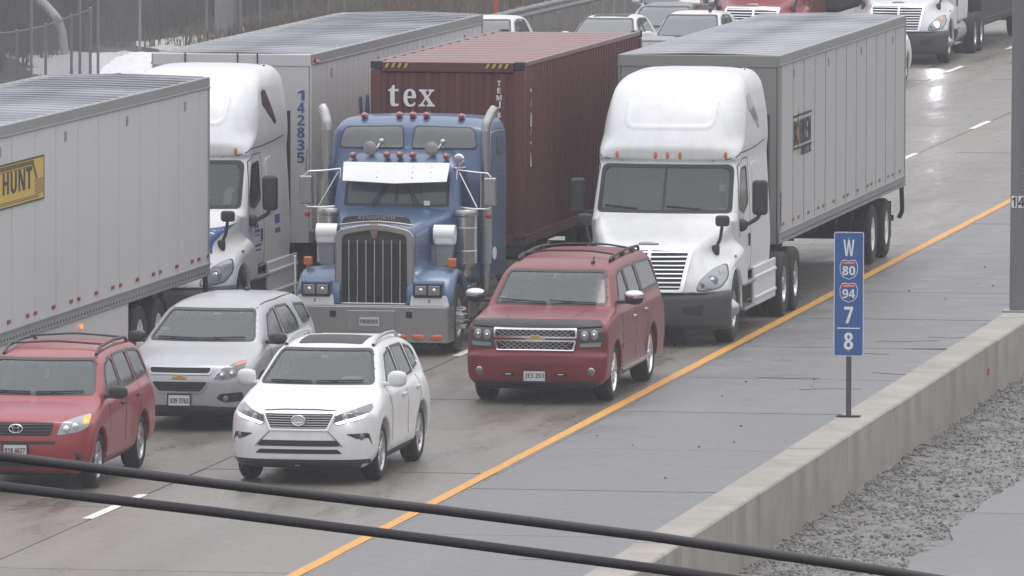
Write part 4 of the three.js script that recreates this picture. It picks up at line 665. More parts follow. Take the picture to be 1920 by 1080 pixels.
// --- silver crossover behind it
{
  const S = { L: 4.77, H: 1.72, half: 0.92, r: 0.36, tw: 0.225, rim: 0.235, style: 'five', rimMat: M.alloy, wheels: [-0.98, -3.84], paint: M.silver, seat: M.cloth,
    lower: [[-0.1, 0.2, 0.05], [0.0, 0.3, 0.08], [0.03, 0.5, 0.1], [0.03, 0.72, 0.06], [-0.05, 0.9, 0.08], [-0.35, 0.99, 0.2], [-0.8, 1.06, 0.25], [-1.15, 1.12, 0.08], [-1.5, 1.1, 0.2], [-4.4, 1.15, 0.1], [-4.7, 1.0, 0.1], [-4.77, 0.6, 0.1], [-4.65, 0.3, 0.1], [-2.4, 0.22, 0]],
    upper: [[-0.85, 1.0, 0], [-1.12, 1.13, 0.05], [-1.92, 1.55, 0.22], [-2.4, 1.64, 0.35], [-3.2, 1.67, 0.4], [-4.2, 1.63, 0.3], [-4.5, 1.52, 0.12], [-4.72, 1.1, 0.1], [-4.5, 0.9, 0], [-1.2, 0.9, 0]],
    secL: [[0.76, 0.2, 0], [0.89, 0.34, 0.1], [0.915, 0.62, 0.2], [0.91, 0.85, 0.2], [0.875, 1.08, 0.15], [0.78, 1.3, 0], [0.6, 1.6, 0]],
    secU: [[0.88, 0.8, 0], [0.83, 1.12, 0.1], [0.66, 1.55, 0.12], [0.5, 1.68, 0.2], [0.2, 1.72, 0]],
    pf: [0.12, 0.28], pr: [0.06, 0.18], crown: 0.045, flare: 0.02, waist: 0.02, wsBow: 0.12, cab: [-1.22, -4.3],
    ws: [[-0.73, 1.15, 0.05], [0.73, 1.15, 0.05], [0.58, 1.525, 0.06], [-0.58, 1.525, 0.06]],
    sideWins: [[[-1.72, 1.13, 0.03], [-2.12, 1.44, 0.05], [-2.62, 1.51, 0.03], [-2.64, 1.13, 0.02]], [[-2.74, 1.13, 0.02], [-2.72, 1.515, 0.03], [-3.4, 1.5, 0.08], [-3.62, 1.3, 0.06], [-3.6, 1.15, 0.03]], [[-3.9, 1.2, 0.04], [-3.75, 1.48, 0.04], [-4.3, 1.45, 0.05], [-4.45, 1.22, 0.05]]], sideGlass: M.glass };
  const c = makeCar(S, 'silver_crossover', 'silver crossover SUV with windshield stickers behind the bright red compact SUV', 'car', [-5.2, 0, -124.8], -0.03), R = c.root;
  const tr = (y0, y1, w0, w1) => [[-w0, y0, 0.04], [w0, y0, 0.04], [w1, y1, 0.03], [-w1, y1, 0.03]];
  for (const [y0, y1, w0, w1] of [[0.785, 0.865, 0.41, 0.43], [0.545, 0.685, 0.3, 0.39]]) {
    const g = c.P('grille', 'z', tr(y0, y1, w0, w1), M.black, { off: 0.005 });
    mesh(g, 'grille_surround', panel(c.F, 'z', tr(y0 - 0.014, y1 + 0.014, w0 + 0.016, w1 + 0.016), { off: 0.018, t: 0.025, holes: [tr(y0 + 0.006, y1 - 0.006, w0 - 0.008, w1 - 0.008)] }), M.alloy);
    for (let k = 0; k < 3; k++) { const y = y0 + (y1 - y0) * (k + 1) / 4, w = w0 - 0.03; mesh(g, 'slat', railOn(c.F, 'z', [[-w, y], [0, y], [w, y]], 0.006, { off: 0.012 }), M.greyPlastic); }
  }
  const bt = new THREE.Shape([[-0.13, -0.02], [-0.05, -0.02], [-0.05, -0.045], [0.05, -0.045], [0.05, -0.02], [0.13, -0.02], [0.115, 0.02], [0.05, 0.02], [0.05, 0.045], [-0.05, 0.045], [-0.05, 0.02], [-0.115, 0.02]].map(p => new THREE.Vector2(...p)));
  const em = new THREE.ExtrudeGeometry(bt, { depth: 0.01, bevelSize: 0.006, bevelThickness: 0.006, bevelSegments: 2 }); em.scale(0.75, 0.75, 1); em.translate(0, 0.735, c.zAt(0, 0.735) + 0.004); mesh(R, 'emblem', em, M.gold);
  for (const s of [1, -1]) {
    const q = p => s > 0 ? p : mir(p);
    const h = c.P('headlight', 'z', q([[0.46, 0.72, 0.03], [0.5, 0.8, 0.05], [0.62, 0.895, 0.06], [0.8, 0.96, 0.04], [0.835, 0.86, 0.05], [0.78, 0.755, 0.06], [0.6, 0.7, 0.05]]), M.lensMid, { off: 0.008, edge: 0.04 });
    for (const [x, y] of [[0.57, 0.77], [0.69, 0.79]]) { mesh(h, 'lamp_bowl', ball(0.055, 0.055, 0.025, s * x, y, c.zAt(s * x, y) + 0.008), M.lens); mesh(h, 'bulb', ball(0.03, 0.03, 0.025, s * x, y, c.zAt(s * x, y) + 0.022), M.chrome); }
    mesh(h, 'chrome_trim', railOn(c.F, 'z', [[s * 0.47, 0.73], [s * 0.51, 0.8], [s * 0.63, 0.893], [s * 0.8, 0.955]], 0.009, { off: 0.01 }), M.chrome);
    mesh(h, 'turn_signal', panel(c.F, 'z', q([[0.7, 0.905, 0.01], [0.8, 0.945, 0.01], [0.815, 0.905, 0.01], [0.72, 0.87, 0.01]]), { off: 0.015, edge: 0.04 }), M.amber);
    c.P('fog_lamp_recess', 'z', q([[0.5, 0.46, 0.03], [0.55, 0.52, 0.03], [0.82, 0.54, 0.03], [0.84, 0.42, 0.03], [0.6, 0.4, 0.04]]), M.black, { off: 0.005, edge: 0.05 });
    mesh(R, 'fog_lamp', ball(0.042, 0.042, 0.014, s * 0.62, 0.45, c.zAt(s * 0.62, 0.45) + 0.008), M.lensMid);
  }
  c.P('lower_bumper', 'z', [[-0.8, 0.33, 0.03], [-0.3, 0.36, 0.05], [0.3, 0.36, 0.05], [0.8, 0.33, 0.03], [0.8, 0.2, 0.03], [-0.8, 0.2, 0.03]], M.plastic, { off: 0.008 });
  plate(R, 0, 0.43, c.zAt(0, 0.43) + 0.02, 'X39 3763', M.plateInk, 0.3, 0.16);
  doorLines(c, [[[-1.6, 1.08], [-1.62, 0.8], [-1.58, 0.36]], [[-2.7, 1.1], [-2.7, 0.36]], [[-3.7, 1.12], [-3.6, 0.9], [-3.3, 0.6]]], [[-2.48, 0.96], [-3.45, 0.98]], M.silver);
  mirrors(c, [1.0, 1.16, -1.58], [0.12, 0.08, 0.08], M.plastic);
  wiper(c, [-0.62, 1.18], [-0.02, 1.172]); wiper(c, [0.0, 1.172], [0.6, 1.185]);
  mesh(R, 'antenna', ball(0.04, 0.03, 0.09, 0.0, c.yAt(0, -3.9) + 0.02, -3.9), M.plastic);
  for (const s of [1, -1]) mesh(R, 'roof_seam', strip(c.F, 'y', [[s * 0.585, -2.05], [s * 0.6, -3], [s * 0.57, -4.1]], 0.016, { start: 2.2, edge: 0.3 }), M.seam);
  const stick = (n, x0, x1, y0, y1, m) => mesh(R, n, panel(c.F, 'z', [[x0, y0, 0.01], [x1, y0, 0.01], [x1, y1, 0.01], [x0, y1, 0.01]], { off: -0.012, t: 0.002 }), m);
  const ov = []; for (let i = 0; i < 16; i++) ov.push([-0.585 + 0.085 * Math.cos(i / 8 * Math.PI), 1.29 + 0.022 * Math.sin(i / 8 * Math.PI)]);
  mesh(R, 'oval_sticker', panel(c.F, 'z', ov, { off: -0.012, t: 0.002 }), M.paper); stick('window_sticker', -0.68, -0.59, 1.235, 1.255, M.paper); stick('window_sticker', -0.69, -0.61, 1.2, 1.222, M.paper);
  stick('toll_tag', 0.03, 0.13, 1.475, 1.495, M.paper); stick('inspection_sticker', 0.38, 0.44, 1.488, 1.506, M.paper);
}
// ---------------------------------------------------------------- aerodynamic sleeper tractor: origin on the road under the bumper, front towards +z
const tractor = {};
function makeTractor(label, pos, turn, group) {
  const root = thing('semi_tractor', label, 'truck', pos, turn, group);
  const hoodS = side([[0.0, 0.8, 0], [-0.06, 1.0, 0.1], [-0.2, 1.36, 0.12], [-0.36, 1.5, 0.08], [-0.7, 1.6, 0.3], [-1.3, 1.74, 0.4], [-1.9, 1.93, 0.1], [-2.4, 1.97, 0], [-2.4, 0.8, 0]]);
  const fendS = side([[-0.06, 0.78, 0.05], [-0.08, 0.98, 0.1], [-0.45, 1.22, 0.25], [-1.0, 1.36, 0.3], [-1.7, 1.42, 0.3], [-2.3, 1.5, 0.2], [-2.4, 0.78, 0]]);
  const cabS = side([[-1.72, 1.8, 0], [-1.86, 1.93, 0.03], [-2.3, 2.68, 0.04], [-2.24, 2.73, 0.03], [-2.22, 2.9, 0.05], [-2.32, 3.05, 0.2], [-2.62, 3.42, 0.4], [-3.1, 3.78, 0.5], [-3.9, 4.0, 0.5], [-5.0, 4.04, 0.3], [-5.62, 4.02, 0.05], [-5.64, 0.92, 0.02], [-2.2, 0.92, 0.1]]);
  const cabX = sect([[1.13, 0.86, 0], [1.16, 1.3, 0.2], [1.13, 2.0, 0.3], [1.09, 2.72, 0.2], [1.115, 2.92, 0.2], [1.1, 3.3, 0.4], [1.0, 3.85, 0.25], [0.75, 4.06, 0.3], [0.2, 4.12, 0]]);
  const bumpS = side([[-0.2, 0.24, 0.06], [0.0, 0.3, 0.08], [0.05, 0.5, 0.1], [0.03, 0.76, 0.06], [-0.06, 0.83, 0.03], [-0.95, 0.85, 0.1], [-1.0, 0.24, 0.1]]);
  const cabF = (x, y, z) => {
    const ax = Math.abs(x), u = ax / 1.12, u2 = u * u, t = sstep(2.7, 3.1, y);
    const bow = (0.16 * u2 + 0.1 * u2 * u2 * u2) * (1 - t) + (0.16 * u2 + 0.5 * u2 * u2 * u2) * t;
    const ridge = 0.03 * Math.max(0, 1 - Math.abs(Math.hypot((ax > 0.55 ? ax - 0.55 : 0), Math.max(0, 3.34 - y)) - 0.13) / 0.05) * sstep(-4.0, -3.5, z) * (y < 3.6 ? 1 : 0);
    return smax(cabS(z + bow * sstep(-4.6, -3.2, z), y + 0.03 * u2 * t), cabX(ax, y), 0.1) - ridge * 0.5;
  };
  const hoodF = (x, y, z) => {
    const ax = Math.abs(x), hw = 0.74 + 0.34 * sstep(-0.1, -2.0, z) - 0.02;
    const top = 0.07 * (ax / hw) ** 2;
    const h = smax(hoodS(z + 0.1 * ax * ax * sstep(-1.4, -0.2, z), y + top), (ax - hw - 0.12 * sstep(1.5, 1.0, y)) * 0.95, 0.14);
    const v = Math.max(0, ax - 0.62) / 0.62;
    const fd = smax(fendS(z + (0.34 * v * v + 0.22 * v ** 4) * sstep(-1.8, -0.6, z), y + 0.1 * v * v), ax - 1.22, 0.1);
    let f = smin(h, fd, 0.22);
    return smax(f, -Math.max(Math.hypot(z + 1.3, y - 0.5) - 0.62, 0.78 - ax), 0.03);
  };
  const bumpF = (x, y, z) => { const ax = Math.abs(x), v = Math.max(0, ax - 0.5) / 0.75; return smax(smax(bumpS(z + (0.3 * v * v + 0.22 * v ** 4) * sstep(-1.4, -0.5, z), y), ax - 1.25, 0.06), -Math.max(Math.hypot(z + 1.3, y - 0.5) - 0.62, 0.78 - ax), 0.03); };
  const WS = [[-1.02, 1.945, 0.08], [1.02, 1.945, 0.08], [1.0, 2.62, 0.12], [-1.0, 2.62, 0.12]], wsd = sdPoly(rpoly(WS));
  const SW = [[-2.3, 1.98, 0.1], [-2.62, 2.56, 0.12], [-3.2, 2.58, 0.08], [-3.22, 2.02, 0.1], [-2.7, 1.9, 0.1]], swd = sdPoly(rpoly(SW));
  const cut = (x, y, z) => {
    const f = cabF(x, y, z), ax = Math.abs(x), cav = Math.max(f + 0.1, 1.3 - y, -3.9 - z, y - 2.75), gap = Math.max(cabX(ax, y) + 0.055, z + 5.15);
    return Math.max(f, -Math.min(cav, gap, Math.max(wsd(x, y) + 0.015, -3.0 - z), Math.max(swd(z, y) + 0.015, 0.5 - ax)));
  };
  mesh(root, 'cab', isoMesh(cut, [-1.3, 0.8, -5.95], [1.3, 4.25, -1.55], 0.042), M.white);
  mesh(root, 'hood', isoMesh((x, y, z) => smax(hoodF(x, y, z), 0.82 - y, 0.02), [-1.36, 0.72, -2.5], [1.36, 2.1, 0.14], 0.036), M.white);
  const bp = mesh(root, 'bumper', isoMesh(bumpF, [-1.36, 0.15, -1.1], [1.36, 0.95, 0.16], 0.036), M.greyPlastic);
  mesh(bp, 'air_intake', panel(bumpF, 'z', [[-0.3, 0.63, 0.03], [0.3, 0.63, 0.03], [0.26, 0.47, 0.03], [-0.26, 0.47, 0.03]], { off: 0.004 }), M.black);
  for (const s of [1, -1]) mesh(bp, 'fog_recess', panel(bumpF, 'z', s > 0 ? [[0.58, 0.62, 0.03], [0.92, 0.64, 0.03], [0.88, 0.48, 0.04], [0.62, 0.5, 0.03]] : mir([[0.58, 0.62, 0.03], [0.92, 0.64, 0.03], [0.88, 0.48, 0.04], [0.62, 0.5, 0.03]]), { off: 0.003 }), M.black);
  // grille
  const GO = [[-0.69, 1.47, 0.06], [0.69, 1.47, 0.06], [0.6, 0.83, 0.05], [-0.6, 0.83, 0.05]], GI = [[-0.63, 1.43, 0.05], [0.63, 1.43, 0.05], [0.545, 0.87, 0.04], [-0.545, 0.87, 0.04]];
  const gr = mesh(root, 'grille', panel(hoodF, 'z', GI, { off: 0.004, edge: 0.12 }), M.black);
  mesh(gr, 'grille_surround', panel(hoodF, 'z', GO, { off: 0.03, t: 0.05, holes: [GI], edge: 0.1 }), M.chrome);
  for (let i = 0; i < 9; i++) { const y = 0.9 + i * 0.062, w = 0.545 + (y - 0.87) / 0.56 * 0.08; mesh(gr, 'slat', panel(hoodF, 'z', [[-w, y], [w, y], [w, y + 0.018], [-w, y + 0.018]], { off: 0.032, t: 0.04, edge: 0.25 }), M.chrome); }
  mesh(gr, 'grille_bar', panel(hoodF, 'z', [[0.02, 0.87], [0.075, 0.87], [0.075, 1.43], [0.02, 1.43]], { off: 0.036, t: 0.04, edge: 0.25 }), M.chrome);
  const zb = caster(hoodF, 'z', 0.6)(0, 1.53)[2];
  mesh(root, 'badge', [ball(0.16, 0.045, 0.03, 0, 1.53, zb, 0.8)], M.dullChrome);
  mesh(root, 'hood_crease', railOn(hoodF, 'y', [[-0.66, -0.42], [-0.4, -0.36], [0, -0.34], [0.4, -0.36], [0.66, -0.42]], 0.012, { start: 2.4 }), M.white);
  const HLp = [[0.8, 0.87, 0.04], [0.83, 0.99, 0.08], [0.97, 1.16, 0.1], [1.12, 1.22, 0.06], [1.18, 1.05, 0.08], [1.12, 0.9, 0.06], [0.9, 0.85, 0.05]];
  const lamps = [];
  for (const s of [1, -1]) {
    const q = p => s > 0 ? p : mir(p), zA = (x, y) => caster(hoodF, 'z', 0.6)(s * x, y)[2];
    const h = mesh(root, 'headlight', panel(hoodF, 'z', q(HLp), { off: 0.01, edge: 0.06 }), M.lens);
    mesh(h, 'lamp_bezel', panel(hoodF, 'z', q(HLp.map(([x, y, r]) => [0.95 + (x - 0.95) * 1.08, 1.03 + (y - 1.03) * 1.08, r])), { off: 0.004, holes: [q(HLp)], edge: 0.06 }), M.greyPlastic);
    mesh(h, 'lamp_bowl', ball(0.09, 0.09, 0.025, s * 1.0, 1.01, zA(1.0, 1.01) + 0.008), M.lens); mesh(h, 'bulb', ball(0.04, 0.04, 0.025, s * 1.0, 1.01, zA(1.0, 1.01) + 0.028), M.chrome);
    mesh(h, 'lamp_bowl', ball(0.045, 0.045, 0.02, s * 0.87, 0.94, zA(0.87, 0.94) + 0.006), M.lensMid);
    mesh(h, 'turn_signal', panel(hoodF, 'z', q([[1.04, 1.16, 0.01], [1.11, 1.19, 0.01], [1.13, 1.1, 0.01], [1.07, 1.08, 0.01]]), { off: 0.018, edge: 0.05 }), M.lens);
    lamps.push(h);
    // hood mirrors on stalks and door mirrors on arms
    const hm = mesh(root, 'hood_mirror', [bx(0.22, 0.17, 0.1, s * 1.06, 1.87, -0.95, 0.045), tube([[s * 1.05, 1.78, -0.97], [s * 1.02, 1.6, -1.0], [s * 0.94, 1.42, -1.02]], 0.025, 14, 6), bx(0.11, 0.16, 0.12, s * 0.95, 1.42, -1.02, 0.03)], M.plastic);
    mesh(hm, 'mirror_glass', [bx(0.19, 0.14, 0.008, s * 1.06, 1.87, -1.003, 0.02)], M.chrome);
    const dm = mesh(root, 'door_mirror', [bx(0.24, 0.54, 0.14, s * 1.42, 2.14, -2.5, 0.055), tube([[s * 1.42, 1.9, -2.5], [s * 1.38, 1.82, -2.48], [s * 1.25, 1.74, -2.4], [s * 1.12, 1.7, -2.35]], 0.032, 16, 8), ball(0.12, 0.1, 0.12, s * 1.13, 1.72, -2.35, 0.8)], M.plastic);
    mesh(dm, 'mirror_glass', [bx(0.21, 0.48, 0.008, s * 1.42, 2.14, -2.572, 0.03)], M.chrome);
    const g = mesh(root, 'side_window', panel(cabF, s > 0 ? 'x' : '-x', SW, { off: -0.004, t: 0.006, edge: 0.25 }), M.tint);
    mesh(g, 'window_trim', panel(cabF, s > 0 ? 'x' : '-x', SW.map(([z, y, r]) => [-2.78 + (z + 2.78) * 1.06, 2.25 + (y - 2.25) * 1.08, r]), { off: 0.004, t: 0.03, holes: [SW.map(([z, y, r]) => [-2.78 + (z + 2.78) * 0.96, 2.25 + (y - 2.25) * 0.95, r])], edge: 0.25 }), M.frit);
    const ax = s > 0 ? 'x' : '-x';
    for (const l of [[[-2.2, 1.55], [-2.25, 2.0], [-2.5, 2.62], [-2.75, 2.72], [-3.35, 2.72], [-3.4, 2.5], [-3.4, 1.0], [-2.55, 0.98]], [[-5.18, 2.9], [-4.4, 2.85], [-3.4, 2.82], [-2.6, 2.82], [-2.34, 2.7]]]) mesh(root, 'door_gap_shade', strip(cabF, ax, l, 0.016), M.seam);  // panel gaps have no groove; dark strips paint their shade
    mesh(root, 'sleeper_hatch', panel(cabF, ax, [[-3.75, 1.75, 0.06], [-3.75, 2.6, 0.06], [-4.25, 2.62, 0.06], [-4.25, 1.75, 0.06]], { off: 0.014, t: 0.03, edge: 0.3 }), M.white);
    mesh(root, 'side_lining', [bx(0.03, 1.35, 0.6, s * 0.97, 2.02, -3.55, 0.01)], M.interior);
    mesh(root, 'door_handle', [bx(0.03, 0.2, 0.05, s * 1.165, 1.45, -3.15, 0.012)], M.plastic);
    mesh(root, 'roof_window', panel(cabF, ax, [[-3.62, 3.45, 0.06], [-3.68, 3.66, 0.08], [-4.0, 3.68, 0.1], [-4.6, 3.14, 0.02], [-4.48, 3.1, 0.03]], { off: 0.006, t: 0.02, edge: 0.2 }), M.lensDark);
    mesh(root, 'extender_edge', [pb(0.035, 2.3, 0.2, s * 1.085, 2.1, -5.73)], M.rubber);
    // steps, tank and skirt
    mesh(root, 'side_skirt', [bx(0.05, 0.62, 2.4, s * 1.15, 0.68, -4.85, 0.02), bx(0.06, 0.06, 2.3, s * 1.17, 0.5, -4.85, 0.02), bx(0.06, 0.06, 2.3, s * 1.17, 0.82, -4.85, 0.02)], M.white);
    mesh(root, 'cab_step', [bx(0.4, 0.05, 1.2, s * 1.02, 0.42, -2.95, 0.015), bx(0.36, 0.05, 1.2, s * 1.03, 0.8, -2.95, 0.015), bx(0.05, 0.6, 1.5, s * 0.85, 0.62, -2.95, 0.015)], M.steel);
    mesh(root, 'fuel_tank', [(() => { const c = new THREE.CylinderGeometry(0.3, 0.3, 1.9, 24); c.rotateX(Math.PI / 2); c.translate(s * 0.82, 0.66, -4.7); return c; })()], M.dullChrome);
    mesh(root, 'fender_flare', [tube(Array.from({ length: 11 }, (_, i) => { const a = Math.PI * (0.02 + i * 0.098); return [s * 1.2, 0.5 + 0.64 * Math.sin(a), -1.3 + 0.64 * Math.cos(a)]; }), 0.03, 24, 6)], M.white);
    for (const [z, y] of [[-1.45, 1.3]]) mesh(root, 'marker_light', [bx(0.03, 0.05, 0.1, s * (caster(hoodF, 'x', 1.8)(z, y)[0] + 0.008), y, z, 0.01)], M.amber);
    addWheel(root, s * 1.06, -1.3, 0.51, 0.29, 0.29, 'truck', M.alloy);
    for (const z of [-6.85, -8.2]) { addWheel(root, s * 1.08, z, 0.51, 0.27, 0.29, 'dual', M.alloy); addWheel(root, s * 0.76, z, 0.51, 0.27, 0.29, 'dual', M.steel); }
  }
  const w = mesh(root, 'windshield', panel(cabF, 'z', WS, { off: -0.004, t: 0.008, start: 0, edge: 0.14 }), M.glass);
  mesh(w, 'windshield_trim', panel(cabF, 'z', WS.map(([x, y, r]) => [x * 1.025, 2.28 + (y - 2.28) * 1.08, r]), { off: 0.006, t: 0.04, start: 0, holes: [WS.map(([x, y, r]) => [x * 0.97, 2.28 + (y - 2.28) * 0.93, r])], edge: 0.14 }), M.frit);
  mesh(w, 'centre_post', panel(cabF, 'z', [[-0.018, 1.96], [0.018, 1.96], [0.018, 2.6], [-0.018, 2.6]], { off: 0.004, t: 0.02, start: 0 }), M.frit);
  const zW = (x, y) => caster(cabF, 'z', 0)(x, y)[2];
  for (const x of [-0.78, -0.17, 0.02, 0.21, 0.9]) { const m = mesh(root, 'marker_light', [ball(0.024, 0.06, 0.03, x, 2.79, zW(x, 2.79) + 0.006, 0.8)], M.amber); }
  for (const [a, b] of [[[-0.92, 2.03], [-0.4, 1.99]], [[0.05, 2.03], [0.6, 1.99]]]) { const p = [0, 0.5, 1].map(t => { const x = a[0] + (b[0] - a[0]) * t, y = a[1] + (b[1] - a[1]) * t; return [x, y, zW(x, y) + 0.02]; }); mesh(root, 'wiper', tube(p, 0.012, 10, 5), M.black); }
  // interior
  mesh(root, 'dashboard', [bx(2.0, 0.22, 0.55, 0, 1.78, -2.45, 0.08), bx(0.7, 0.5, 0.3, 0.0, 1.6, -2.7, 0.06)], M.interior);
  const st = new THREE.TorusGeometry(0.23, 0.02, 8, 28); st.rotateX(-0.9); st.translate(0.55, 1.92, -2.75); mesh(root, 'steering_wheel', [st, rod([0.55, 1.92, -2.75], [0.55, 1.7, -2.6], 0.03)], M.interior);
  for (const s of [1, -1]) mesh(root, 'seat', [bx(0.54, 0.16, 0.5, s * 0.55, 1.6, -3.2, 0.06), bx(0.52, 0.75, 0.16, s * 0.55, 2.0, -3.5, 0.07, [-0.15, 0, 0])], M.cloth);
  mesh(root, 'headliner', [bx(1.9, 0.03, 1.3, 0, 2.7, -3.2, 0.01)], M.interior);
  mesh(root, 'sleeper_curtain', [bx(2.0, 1.5, 0.05, 0, 2.0, -3.85, 0.02)], M.interior);
  // chassis
  mesh(root, 'chassis_frame', [pb(0.1, 0.26, 7.6, 0.43, 0.9, -5.0), pb(0.1, 0.26, 7.6, -0.43, 0.9, -5.0), ...[-2, -3.6, -5.4, -7.5, -8.6].map(z => pb(0.78, 0.16, 0.12, 0, 0.9, z)), rod([-1, 0.51, -1.3], [1, 0.51, -1.3], 0.07), rod([-1, 0.51, -6.85], [1, 0.51, -6.85], 0.11), rod([-1, 0.51, -8.2], [1, 0.51, -8.2], 0.11), bx(0.9, 0.5, 1.6, 0, 0.8, -1.4, 0.05)], M.chassis);
  mesh(root, 'fifth_wheel', [bx(0.95, 0.06, 0.9, 0, 1.09, -7.5, 0.02)], M.chassis);
  Object.assign(tractor, { cabF, hoodF, HLp, zW });
  return root;
}
const cab1 = makeTractor('white sleeper semi truck beside the yellow line behind the dark red SUV', [-1.32, 0, -141.0], 0, 'white semi tractors');
{ // hi-vis vest on the dash, papers and sticker of this one
  const F = tractor.cabF, R = cab1;
  mesh(R, 'window_sticker', panel(F, 'z', [[0.83, 2.26, 0.01], [0.92, 2.26, 0.01], [0.92, 2.36, 0.01], [0.83, 2.36, 0.01]], { off: -0.02, t: 0.003, start: 0 }), M.paper);
  mesh(R, 'safety_vest', [ball(0.09, 0.045, 0.1, 0.7, 1.93, -2.28), ball(0.05, 0.12, 0.05, 0.82, 2.35, -2.6)], M.hiVis);
  mesh(R, 'paper_on_dash', [ball(0.14, 0.06, 0.1, 0.85, 1.93, -2.3)], M.paper);
}
const cab2 = copyOf(cab1, 'white sleeper semi truck with blue hood swoosh, half hidden behind the left trailer', [-8.92, 0, -140.6]);
for (const n of ['window_sticker', 'safety_vest', 'paper_on_dash']) { const o = cab2.children.find(c => c.name === n); if (o) cab2.remove(o); }
{
  const F = tractor.hoodF, C = tractor.cabF;
  mesh(cab2, 'hood_stripe', panel(F, 'x', [[-0.55, 1.42, 0.02], [-0.75, 1.56, 0.1], [-1.1, 1.66, 0.1], [-1.75, 1.72, 0.02], [-1.2, 1.58, 0.1], [-0.85, 1.45, 0.1], [-0.65, 1.3, 0.02]], { off: 0.005, t: 0.01 }), M.bluePaint);
  mesh(cab2, 'window_sticker', panel(C, 'z', [[0.78, 2.0, 0.02], [0.9, 2.0, 0.02], [0.9, 2.14, 0.02], [0.93, 2.22, 0.02], [0.86, 2.26, 0.02], [0.78, 2.2, 0.02]], { off: -0.02, t: 0.003, start: 0 }), M.paper);
  const line = (z, y, w, h) => mesh(cab2, 'door_marking', panel(C, 'x', [[z - w / 2, y - h / 2], [z + w / 2, y - h / 2], [z + w / 2, y + h / 2], [z - w / 2, y + h / 2]], { off: 0.003, t: 0.006, edge: 0.3 }), M.bluePaint);
  for (const a of [[-2.8, 1.6, 0.35, 0.05], [-2.85, 1.53, 0.45, 0.04], [-2.82, 1.46, 0.4, 0.02], [-2.9, 1.3, 0.5, 0.035], [-2.92, 1.23, 0.4, 0.03], [-4.5, 1.62, 0.4, 0.14], [-4.5, 1.44, 0.4, 0.08]]) line(...a);
  mesh(cab2, 'marker_lamp_lit', [ball(0.03, 0.03, 0.03, 0.62, 0.9, -0.05)], M.redOn);
}
